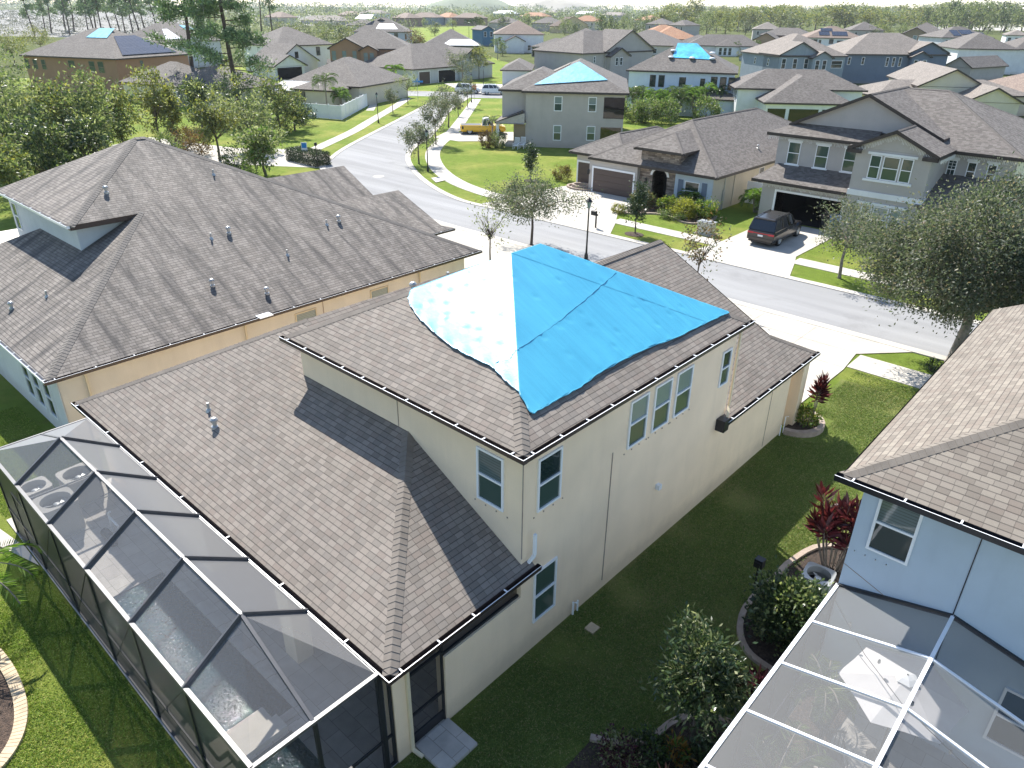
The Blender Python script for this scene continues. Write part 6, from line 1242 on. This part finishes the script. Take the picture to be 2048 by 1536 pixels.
far_house('blue_gabled_house','pale blue gray two storey house with white trimmed front gables',(1558,112),(1698,112),6.0,18,.5,'siding_greyblue','shingle_light',gables=((0,.62,6.2,.2,0,((.09,3.5,1.0,2.0),(.25,3.5,1.0,2.0),(.41,3.5,1.0,2.0))),(.42,.74,5.7,1.6,0,((.52,3.4,1.0,1.9),(.62,3.4,1.0,1.9)))),wins=((.86,3.6,2.6,1.5),),side=(('L',5,3.8,.8,1.4),('L',11,3.8,.8,1.4)))
far_house('dark_blue_house','dark slate blue two storey house with a patched roof',(1690,108),(1903,110),6.0,17,.48,'siding_blue','shingle_light',wins=((.06,3.8,.7,1.6),(.19,3.8,.7,1.6),(.42,3.5,.7,1.9),(.48,3.5,.7,1.9),(.54,3.5,.7,1.9)),gables=((.60,.98,6.4,.2,3.0),(.60,.80,5.6,1.4,3.0,((.66,3.4,.9,1.6),(.74,3.4,.9,1.6))),))
HS=far_house('white_solar_house','white two storey house with brown roof and dark solar panels before the woods',(1611,75),(1730,77),6.0,17,.42,'stucco_white','shingle_brown',wins=((.10,3.6,1.4,1.9),(.18,3.6,1.4,1.9),(.26,3.7,.8,1.6),(.45,4.1,1.4,1.5),(.58,3.6,1.2,1.6),(.64,3.6,1.2,1.6)),fr='trim_dark')
for (x0,x1,y0,y1,lab) in ((.28,.48,4.6,6.6,'upper left solar panels on the brown roof before the woods'),(.24,.42,1.6,4.2,'lower left solar panels on the brown roof'),(.46,.72,1.5,4.3,'lower right solar panels on the brown roof before the woods')): roof_sheet(HS,[(HS.w_*a,y,6+.42*y) for a,y in ((x0,y0),(x1,y0),(x1,y1),(x0,y1))],'solar','solar_panels',lab,'solar panels',.12)
roof_sheet(HS,[(HS.w_-x,y,6+.42*x) for x,y in ((1.2,3),(1.2,12),(4.6,11),(4.6,5.5))],'tarp_white','solar_panels','solar panels with a painted white reflection on the right slope of the brown roof','solar panels',.12)  # reflection put in as a plain white sheet colour
far_house('tan_house','tan two storey house with arched front gables before the woods',(1803,66),(1892,68),6.0,18,.5,'stucco_darktan',wins=((.72,3.4,1.4,1.8),(.82,3.4,1.4,1.8)),gables=((.05,.6,6.0,.6,0,((.33,3.4,1.6,1.7),)),),glass='glass_pale')
HU=far_house('grey_solar_house','gray two storey house with rows of solar panels near the tall pines',(1884,75),(1990,76),6.0,17,.42,'stucco_palegrey',wins=((.12,3.5,1.2,1.7),(.24,3.5,1.2,1.7),(.45,3.5,1.0,1.7),(.66,3.7,1.6,1.5)))
for (x0,x1,y0,y1,lab) in ((.25,.40,1.2,5.4,'left block of solar panels on the gray house near the pines'),(.42,.66,2.4,5.6,'middle solar panels on the gray house near the pines'),(.62,.86,1.2,3.8,'right solar panels on the gray house near the pines')): roof_sheet(HU,[(HU.w_*a,y,6+.42*y) for a,y in ((x0,y0),(x1,y0),(x1,y1),(x0,y1))],'solar','solar_panels',lab,'solar panels',.12)
far_house('white_hipped_house','white two storey house with gray hip roof at the right edge',(1916,97),(2040,99),6.0,18,.48,'stucco_white',extra=lambda H:(H.wall(H.w_-.5,H.w_+12,1.5,15,0,5.9),H.hip(H.w_-.9,H.w_+12.5,1,15.5,6.05,.48)))
far_house('dark_gabled_house','dark gray gable roof between the slate blue and white houses',(1885,132),(1945,136),3.0,17,.62,'stucco_grey',rtype='gable')
far_house('tile_roofed_house','beige house with orange brown roof at the right edge',(1958,165),(2100,196),3.0,22,.42,'stucco_beige','shingle_brown',wins=((.45,.8,1.2,1.5),))
far_house('white_bay_house','white house with a french window beside the pond lawn',(1430,92),(1478,93),3.2,14,.5,'stucco_white',wins=((.25,.3,1.1,2.4),(.45,.3,1.1,2.4),(.65,.3,1.1,2.4)),extra=lambda H:(H.wall(-9,H.w_*1.9,3,13,0,3),H.hip(-10,H.w_*2.0,2.4,16,3.2,.5)))
far_house('brown_gabled_house','pinkish brown gabled house beside a small palm near the pond',(1500,82),(1562,84),3.4,20,.5,'stucco_pinkbrown',rtype='gable',extra=lambda H:(H.wall(2,H.w_*1.6,8,18,0,5.4),H.hip(1,H.w_*1.7,7,19,5.5,.45)))
far_house('tile_roofed_house','house with a large orange tile hip roof in the middle distance',(1300,78),(1405,79),4.2,24,.42,'stucco_beige','tile_orange',extra=lambda H:(H.wall(2,14,10,20,0,6.2),H.hip(1,15,9,21,6.3,.42)))
far_house('one_storey_house','wide gray roofed house behind the twin gabled gray house',(1215,88),(1352,92),3.2,22,.42,'stucco_beige',wins=((.3,.6,1.6,1.6),(.42,.6,1.6,1.6),(.7,.6,1.4,1.6)))
far_house('one_storey_house','blue gray low house left of the white house with french window',(1350,86),(1425,88),3.2,18,.4,'siding_blue',wins=((.5,.6,3.0,1.8),))
far_house('brown_roofed_house','cream house with brown tile roof and a palm in front of it',(987,68),(1090,69),6.0,18,.48,'stucco_white','shingle_brown',gables=((.22,.62,3.9,3.5,0),),wins=((.7,.8,1.2,1.8),(.12,3.6,1.0,1.6)))
far_house('low_lanai_house','low dark lanai with gray roof right of the brown roofed cream house',(1060,93),(1150,95),3.0,14,.35,'stucco_grey',extra=lambda H:H.part('lanai_opening',MBq(H,.05,.95,.1,2.5),['glass_black']))
far_house('one_storey_house','gray hip roofed house with a spiky palm before it',(1098,86),(1215,89),3.2,22,.45,'stucco_palegrey')
far_house('tile_roofed_house','cream house with brown tile gable roof and white front wall',(1098,52),(1178,53),4.0,20,.52,'stucco_yellow','shingle_brown',gables=((.25,.98,5.0,2,0,((.75,3.2,1.2,2.0),)),))
far_house('teal_house','small teal house with white trimmed windows by the tall palms',(963,60),(990,60),6.0,14,.5,'siding_teal',rtype='gable',wins=((.3,3.4,1.2,2.0),(.75,3.4,1.2,2.0)))
for i,(a,b_,z,wl,rf,lab) in enumerate((((782,35),(812,36),6,'stucco_pinkbrown','shingle_brown','red brown house left of the bright green field'),((815,34),(872,35),6,'siding_greyblue','shingle_brown','two storey house at the left end of the bright green field'),((868,34),(897,35),6,'stucco_tan','tile_orange','house with small orange roof behind the green field'),((903,35),(958,36),6,'stucco_pinkbrown','shingle_brown','wide red walled house behind the bright green field'),((985,26),(1020,27),6,'siding_greyblue','tarp_white','far house with a gleaming white roof'),((1038,32),(1085,33),6,'stucco_pinkbrown','tile_orange','far house with an orange pyramid roof'),((1062,46),(1118,47),5,'stucco_grey','shingle_grey','far gray roofed house below the orange pyramid roof'),((1075,25),(1105,26),6,'stucco_grey','shingle_light','far house with a white ridge beside the orange pyramid'),((1140,42),(1195,43),6,'stucco_beige','tile_orange','far house with a long orange brown roof'),((975,45),(1030,46),5,'stucco_grey','shingle_grey','far gray house left of the palms and field'),((1150,27),(1180,28),6,'stucco_white','tarp_white','far house with a white roof near the hills'),((1200,30),(1240,31),6,'stucco_grey','shingle_light','far pale roof right of the white roofed house'),((1268,40),(1300,41),6,'stucco_beige','tile_orange','far orange roofed house at the edge of the woods'),((1290,48),(1335,49),6,'stucco_grey','shingle_grey','far dark gray peaked house behind the orange tile roof'),((1335,50),(1370,51),6,'stucco_grey','shingle_grey','second dark gray house behind the orange tile roof'),((1505,58),(1565,59),6,'stucco_grey','shingle_light','gray house at the foot of the yellow woods'),((1700,60),(1770,61),6,'stucco_grey','shingle_grey','gray house with pointed roof right of the solar house'),((675,29),(705,30),5,'stucco_pinkbrown','shingle_brown','small red brown roof in the brush'),((715,26),(760,27),6,'stucco_white','shingle_light','far pale roof behind the white sheeted house'),((525,34),(560,35),6,'stucco_beige','shingle_brown','far house with brown pyramid roof among the pines'),((2012,70),(2060,71),6,'stucco_white','shingle_light','white trimmed roof at the far right edge'),((600,40),(680,42),3,'stucco_grey','shingle_light','long low pale roof behind the brush'),((690,50),(740,51),3,'stucco_grey','shingle_grey','low gray roof left of the white sheeted house'))):
    far_house('distant_house',lab,a,b_,z,16,.45,wl,rf,wins=((.2,3.4,1.3,1.7),(.5,3.4,1.3,1.7),(.8,3.4,1.3,1.7)) if z>5 else (),group='distant houses')
# ------------------------------------------------------------------ woods, brush and far tree belts
def hgt(px,pb,ptop):
    b=gp(px,pb); d=_r2*((px-1024)/F_PX)+_d2*((ptop-768)/F_PX)+_f; t=math.hypot(b.x,b.y)/math.hypot(d.x,d.y); return CAMH+d.z*t
def wood(px,pb,ptop,rpx,lab,leafm,seed,n=3000,mix=None,leafL=.36,**k):
    b=gp(px,pb); h=hgt(px,pb,ptop-14); r=rpx*b.length/F_PX
    return tree('wood_tree',lab,'tree',b,h,h*.58,(r,r*.95,h*.43),n,leafL,leafm,.13,seed,K=55,rc=.19,hollow=.35,lump=.5,mix=mix,limbs=14,group='trees of the left wood')
for i,a in enumerate((
 (18,345,75,62,'dark tree cut by the left border above the roof corner','leaf_wood',None),(52,372,165,62,'pale tree at the left edge right behind the streaked roof','leaf_wood',('leaf_pale',.4)),
 (98,350,160,58,'tall pale green tree left of the brown house windows','leaf_pale',('leaf_wood',.5)),(150,352,150,60,'broad green tree below the brown house','leaf_wood',('leaf_yellow',.3)),
 (205,345,158,55,'dark glossy tree under the brown house corner','leaf_wood',('leaf_pale',.25)),(255,330,165,48,'bushy green tree left of the mossy yellow tree','leaf_wood',('leaf_yellow',.35)),
 (110,398,238,58,'low dense tree behind the roof peak at left','leaf_dark',('leaf_wood',.5)),(190,382,225,55,'dark green tree just behind the streaked roof hip','leaf_dark',('leaf_pale',.3)),
 (35,430,240,60,'bushy tree at the left edge behind the upper roof','leaf_wood',('leaf_yellow',.25)),
 (322,292,140,36,'tall yellowish tree hung with gray moss','leaf_yellow',('leaf_pale',.4)),(352,285,170,34,'olive tree beside the mossy yellow one','leaf_yellow',('leaf_wood',.4)),
 (440,322,178,56,'big loose olive tree behind the streaked roof peak','leaf_pale',('leaf_yellow',.4)),(505,300,190,48,'grayish green tree beyond the big olive tree','leaf_pale',('leaf_wood',.5)),
 (532,352,252,52,'light green bushy tree nearest the alley sign','leaf_pale',('leaf_bright',.25)),(560,270,165,38,'green tree left of the white fence','leaf_wood',('leaf_yellow',.3)),
 (590,262,205,30,'dark rounded tree touching the white fence end','leaf_dark',('leaf_wood',.5)),(405,255,150,44,'dark tree between the pine trunks','leaf_dark',('leaf_wood',.5)),(470,250,160,42,'green tree under the thick mossy pine','leaf_wood',('leaf_pale',.3)),
 (8,250,110,40,'dark tree cut by the left border, beside the brown house','leaf_dark',('leaf_wood',.5)),(30,130,62,40,'yellow green tree left of the brown solar house','leaf_yellow',('leaf_wood',.4)),(85,105,68,30,'yellow green tree behind the brown solar house','leaf_yellow',('leaf_wood',.3)))):
    wood(*a[:6],seed=100+i,mix=a[6])
for i,(px,py,lab) in enumerate(((330,318,'dark shrub at the edge of the wood, left'),(372,300,'shrub with dry stems behind the roof peak'),(480,345,'low shrub below the light green tree'),(395,310,'pale dry shrub by the wood clearing'),(610,250,'dark shrub right of the rounded tree'))):
    shrub('wood_shrub',lab,gp(px,py),(1.9,1.8,1.3),1500,.22,('leaf_wood','leaf_russet','leaf_dark','leaf_russet','leaf_dark')[i],60+i)
# pines standing among the woods
pine('tall_pine','tall pine with a crooked bare trunk before the low gray roof',gp(388,200),28,1,r=6.3,n=16000,low=.28,tr=.36,needle=.6,clumps=52,lean=2.5)
pine('tall_pine','thick mossy pine with a dense crown right of the crooked one',gp(478,225),27,2,r=5.6,n=22000,low=.2,tr=.36,needle=.5,clumps=60,moss=True)
pine('tall_pine','slender pine rising left of the white farmhouse roof',gp(550,100),24,3,r=4.0,n=1500,low=.55,tr=.3,needle=.9)
pine('tall_pine','slim pine just left of the white farmhouse, leaning',gp(528,108),25,4,r=3.6,n=1300,low=.6,tr=.26,needle=.9,lean=2)
pr_=[pine('pine_tree','tall thin pine in the row behind the brown solar house',gp(120,66),27,5+i,r=6,n=3600,low=.36,tr=.36,needle=1.1,clumps=30,group='row of pines behind the brown solar house',lean=1.5*i,bent=1.2) for i in range(3)]
for i,(px,py) in enumerate(((92,62),(104,66),(134,60),(139,70),(150,64),(178,66),(186,72),(194,64),(205,74),(235,62),(252,70),(264,66),(276,74),(292,70),(312,66),(68,72),(222,60),(330,75))):
    o=copy_tree(pr_[i%3]) if i>2 else pr_[i]; o.location=gp(px,py); o.rotation_euler.z=i*1.9; k=.85+.3*((i*7)%5)/5; o.scale=(k,k,k)
# prototypes for the trees between the far houses
def far_proto(i,leafm,mix,r=(3.2,3.2,3.0),h=7.5,n=900,L=.55,name='distant_tree',lab='green tree between the distant rooftops',grp='trees between the distant houses'):
    return tree(name,lab,'tree',(-300,300,0),h,h*.52,r,n,L,leafm,.16,200+i,K=45,rc=.24,hollow=.3,lump=.4,mix=mix,limbs=5,group=grp)
PT=[far_proto(0,'leaf_wood',('leaf_pale',.3)),far_proto(1,'leaf_hazy',('leaf_pale',.3)),far_proto(2,'leaf_wood',('leaf_yellow',.4)),far_proto(3,'leaf_dark',('leaf_wood',.6)),far_proto(4,'leaf_yellow',('leaf_pale',.4)),far_proto(5,'leaf_hazy',('leaf_yellow',.4),r=(2.6,2.6,3.6),h=9)]
used_=[False]*6
def put(k,px,py,ppx,lab=None,wide=1.0,grp=None,seed=0):
    """a far tree: base pixel, height in photo pixels"""
    b=gp(px,py); o=PT[k]
    if used_[k]: o=copy_tree(PT[k])
    used_[k]=True; h=ppx*b.length/F_PX; s=h/(7.5 if k<5 else 9); o.location=b; o.scale=(s*wide,s*wide,s); o.rotation_euler.z=px*.37+py
    if lab: o['label']=lab
    if grp: o['group']=grp
    return o
rg=random.Random(21)
brush=[(548,112,34),(575,104,30),(600,98,34),(628,94,30),(655,88,28),(680,86,30),(615,84,26),(648,78,24),(560,84,30),(585,74,24),(700,82,28),(665,70,22),(730,66,20),(600,66,20),(690,92,28),(560,64,22),(640,62,18),(720,56,18),(760,84,24),(745,78,18),(590,86,26),(676,60,16)]
for i,(x,y,h) in enumerate(brush): put((1,0,5,1,2,3)[i%6],x,y,h,'gray green bush in the rough ground left of the white sheeted roofs',1.5,'brush left of the white sheeted roofs')
mid=[(760,152,36,2),(735,148,34,1),(800,158,26,0),(700,150,28,0),(838,108,40,1),(868,110,26,3),(895,118,26,3),(920,112,22,0),(1005,112,26,0),(1000,100,22,3),(960,112,24,3),(815,92,24,2),(870,72,30,1),(850,56,18,0),(905,60,20,2),(960,62,28,4),(1005,62,30,3),(1052,60,30,0),(1130,70,30,0),(1150,74,26,3),(1205,72,40,3),(1225,70,34,3),(1248,66,30,0),(1270,70,28,1),(1285,66,34,0),(1300,64,28,3),(1195,60,26,2),(1160,52,20,0),(1120,36,16,1),(1395,72,26,0),(1412,70,40,0),(1432,66,42,4),(1380,66,30,4),(1450,70,40,2),(1475,64,44,4),(1500,60,40,4),(1352,62,26,3),(1490,70,30,1),(1520,74,30,1),(1580,66,34,1),(1590,60,36,4),(1745,88,28,1),(1720,80,22,0),(1765,76,24,2),(1690,150,34,1),(1705,152,30,1),(1510,118,20,3),(1480,116,18,1),(1880,190,34,0),(1860,188,26,0),(1800,78,26,0),(1825,76,22,2),(1890,86,20,1),(1920,84,24,4),(1780,60,26,3),(1960,92,22,0),(1660,40,26,2),(1545,58,36,2),(1560,54,40,4),(1342,60,30,0),(1320,58,24,1),(1022,44,20,0),(1100,44,18,1),(930,44,16,0),(985,50,18,2),(1175,44,16,0),(1215,40,16,1),(1255,44,18,0),(1290,40,18,1),(800,42,14,0),(840,46,14,1)]
for i,(x,y,h,k) in enumerate(mid): put(k,x,y,h)
# yellow and green wood on the right, tree by tree
n_=0
for row,(yb,h0,cnt) in enumerate(((62,38,26),(52,32,26),(44,26,28),(37,20,28))):
    for i in range(cnt):
        x=1335+i*(2090-1335)/cnt+rg.uniform(-12,12); k=rg.choice((4,4,2,2,0,4,5)) if x<1840 else rg.choice((0,3,0,2,5))
        put(k,x,yb+(x-1700)*.006+rg.uniform(-2,2),h0*rg.uniform(.8,1.25),'tree in the yellow green wood along the right skyline',1.6,'trees of the yellow green wood')
put(5,1388,58,62,'tall thin leaved tree standing highest over the yellow wood',.8)
for i,(x,y,h) in enumerate(((1872,66,44),(1892,64,52),(1902,68,40),(1915,66,46),(1935,66,48),(1958,66,46),(1975,68,36),(2000,66,40),(2020,66,34),(1850,64,40))):
    put(3 if i%2 else 0,x,y,h,'tall dark pine like tree standing out at the right skyline',.75,'tall dark trees at the right skyline')
# palms among the far houses
pp=palm('fan_palm','tall palm beside the teal house',gp(948,82),8,20,2.6,'leaf_dark',seed=50,leaf=.9,nl=8,w=.25,droop=1.6,group='palms by the teal house')
for i,(x,y) in enumerate(((938,80),(957,78))): o=copy_tree(pp); o.location=gp(x,y); o.rotation_euler.z=i+1; o.scale=(.95+.1*i,)*3
palm('date_palm','spiky palm in front of the brown roofed cream house',gp(995,120),4.5,22,3.0,'leaf_palm',seed=51,leaf=.6,nl=12,w=.14,droop=1.4)
palm('date_palm','spiky palm before the gray hip roofed house',gp(1157,96),2.5,22,3.0,'leaf_palm',seed=52,leaf=.6,nl=12,w=.14,droop=1.2)
palm('date_palm','small palm by the white house with french window',gp(1470,112),3.5,16,2.2,'leaf_palm',seed=53,leaf=.6,nl=10,w=.14)
palm('date_palm','small palm before the pinkish brown gabled house',gp(1508,112),4,16,2.4,'leaf_palm',seed=54,leaf=.6,nl=10,w=.14)
palm('areca_palm','bright green palm before the brown two storey house',gp(790,172),2.8,16,2.6,'leaf_bright',seed=55,leaf=.8,nl=12,w=.2,droop=1.7)
# lawns and bare ground further off
sheet('far_lawn',[gp(800,84),gp(985,88),gp(960,52),gp(820,56)],.02,'grass'); sheet('far_lawn',[gp(1440,112),gp(1560,118),gp(1545,98),gp(1440,100)],.02,'grass'); sheet('pond_water',[gp(1478,122),gp(1560,128),gp(1560,114),gp(1478,111)],.03,'pond'); sheet('far_lawn',[gp(960,160),gp(1020,200),gp(1030,130),gp(940,100)],.02,'grass')
sheet('bare_ground',[gp(-40,72),gp(330,78),gp(420,40),gp(300,18),gp(-40,20)],.02,'sand_bare'); sheet('bare_ground',[gp(540,52),gp(720,50),gp(700,30),gp(560,32)],.02,'sand_bare'); sheet('bare_ground',[gp(1860,58),gp(2060,62),gp(2060,38),gp(1870,36)],.02,'concrete')
sheet('lawn',[(-140,-8),(-140,130),(-190,130),(-190,-8)],0,'grass')
# far wood: one mass of foliage reaching to the horizon
def far_wood(name,pts,leafm,seed,L):
    rg=np.random.default_rng(seed); P=[];D=[];Ls=[]
    for px,py,hpx,wpx,n in pts:
        b=gp(px,py); s=b.length/F_PX; r=wpx*s; h=hpx*s; q=rg.normal(size=(n,3)); q/=np.linalg.norm(q,axis=1,keepdims=True); q*=rg.uniform(.45,1,(n,1))**.5
        p=q*np.array([r,r,h*.55])+np.array([b.x,b.y,h*.5]); p[:,2]=np.maximum(p[:,2],.2); P.append(p); D.append(q+rg.normal(size=(n,3))*.6); Ls.append(np.full(n,s*L))
    P=np.concatenate(P);D=np.concatenate(D);Ls=np.concatenate(Ls)
    return quads(name,P,D,Ls*rg.uniform(.6,1.3,len(P)),Ls*.55,leafm,None,seed,.1,kind='stuff')
rg=random.Random(8); A_=[];B_=[];C_=[];D_=[]
for i in range(1500):
    t=rg.random(); x=rg.uniform(-60,2110); hz=2.55+x*.010866
    y=hz+ (6+50*t**1.7 if x<1330 else 6+24*t**1.6)
    if x<330 and y>22 and y<70: continue
    if 790<x<990 and y>50: continue
    h=rg.uniform(5,9)+ (y-hz)*.20
    (A_,B_,C_)[i%3].append((x,y,h,h*rg.uniform(.7,1.5),34))
for i in range(260):   # scrub between the houses
    x=rg.uniform(330,830); y=rg.uniform(30,112)-abs(x-580)*.10
    if y<24: continue
    A_.append((x,y,rg.uniform(9,20)*(.5+y/150),rg.uniform(9,18),46)) if i%2 else C_.append((x,y,rg.uniform(8,18)*(.5+y/150),rg.uniform(9,18),46))
for i in range(240):
    x=rg.uniform(800,1340); y=rg.uniform(24,60)
    if 800<x<985 and y>46: continue
    (A_,B_,C_)[i%3].append((x,y,rg.uniform(7,15),rg.uniform(6,12),46))
for i in range(260):
    x=rg.uniform(1325,2100); y=rg.uniform(30,64)
    (B_,C_,D_)[i%3].append((x,y,rg.uniform(12,22)*(.4+y/80),rg.uniform(9,16),52))
E_=[(rg.uniform(-60,340),rg.uniform(22,74),rg.uniform(3,8),rg.uniform(8,22),40) for _ in range(230)]
far_wood('dry_scrub',E_,'leaf_moss',5,2.4); far_wood('far_wood',D_,'leaf_yellow',4,3.0)
far_wood('far_wood',A_,'leaf_hazy',1,3.2); far_wood('far_wood',B_,'leaf_wood',2,3.2); far_wood('far_wood',[q for q in C_],'leaf_pale',3,3.0)
# low hills on the horizon
def hill(name,c,rx,ry,h,mat):
    m=MB(); n=36; rings=8; b=len(m.v)
    for i in range(rings+1):
        t=i/rings; rr=1-t; z=h*(1-(rr**2))**1.2 if rr<1 else -3
        for k in range(n): a=2*math.pi*k/n; j=1+.06*math.sin(3*a+i)+.04*math.sin(7*a); m.v.append((c.x+rx*rr*j*math.cos(a),c.y+ry*rr*j*math.sin(a),z))
    for i in range(rings):
        for k in range(n): m.f.append((b+i*n+k,b+i*n+(k+1)%n,b+(i+1)*n+(k+1)%n,b+(i+1)*n+k)); m.m.append(0); m.uv.append([(0,0)]*4)
    m.build(name,mat,kind='structure',smooth=True)
def far_at(px,dist):
    d=_r2*((px-1024)/F_PX)+_d2*((12-768)/F_PX)+_f; h=math.hypot(d.x,d.y); return Vector((d.x/h*dist,d.y/h*dist,0))
plain('hill_grass',(.14,.17,.08),.95,.2,.004); plain('hill_bare',(.30,.27,.21),.95,.25,.006)
hill('hills',far_at(945,3200),210,210,52,'hill_grass'); hill('hills',far_at(1115,3400),230,200,46,'hill_bare')

# ------------------------------------------------------------------ the air
t=bpy.data.materials.new('haze_air'); t.use_nodes=True; n=t.node_tree.nodes; n.clear(); pv=n.new('ShaderNodeVolumePrincipled'); out=n.new('ShaderNodeOutputMaterial')
pv.inputs['Color'].default_value=(.86,.92,1,1); pv.inputs['Density'].default_value=.00009; pv.inputs['Anisotropy'].default_value=.2; t.node_tree.links.new(pv.outputs[0],out.inputs['Volume']); M['haze']=t
m=MB(); m.box(-6100,6100,-6100,6100,-4,75); m.build('haze','haze',kind='stuff')
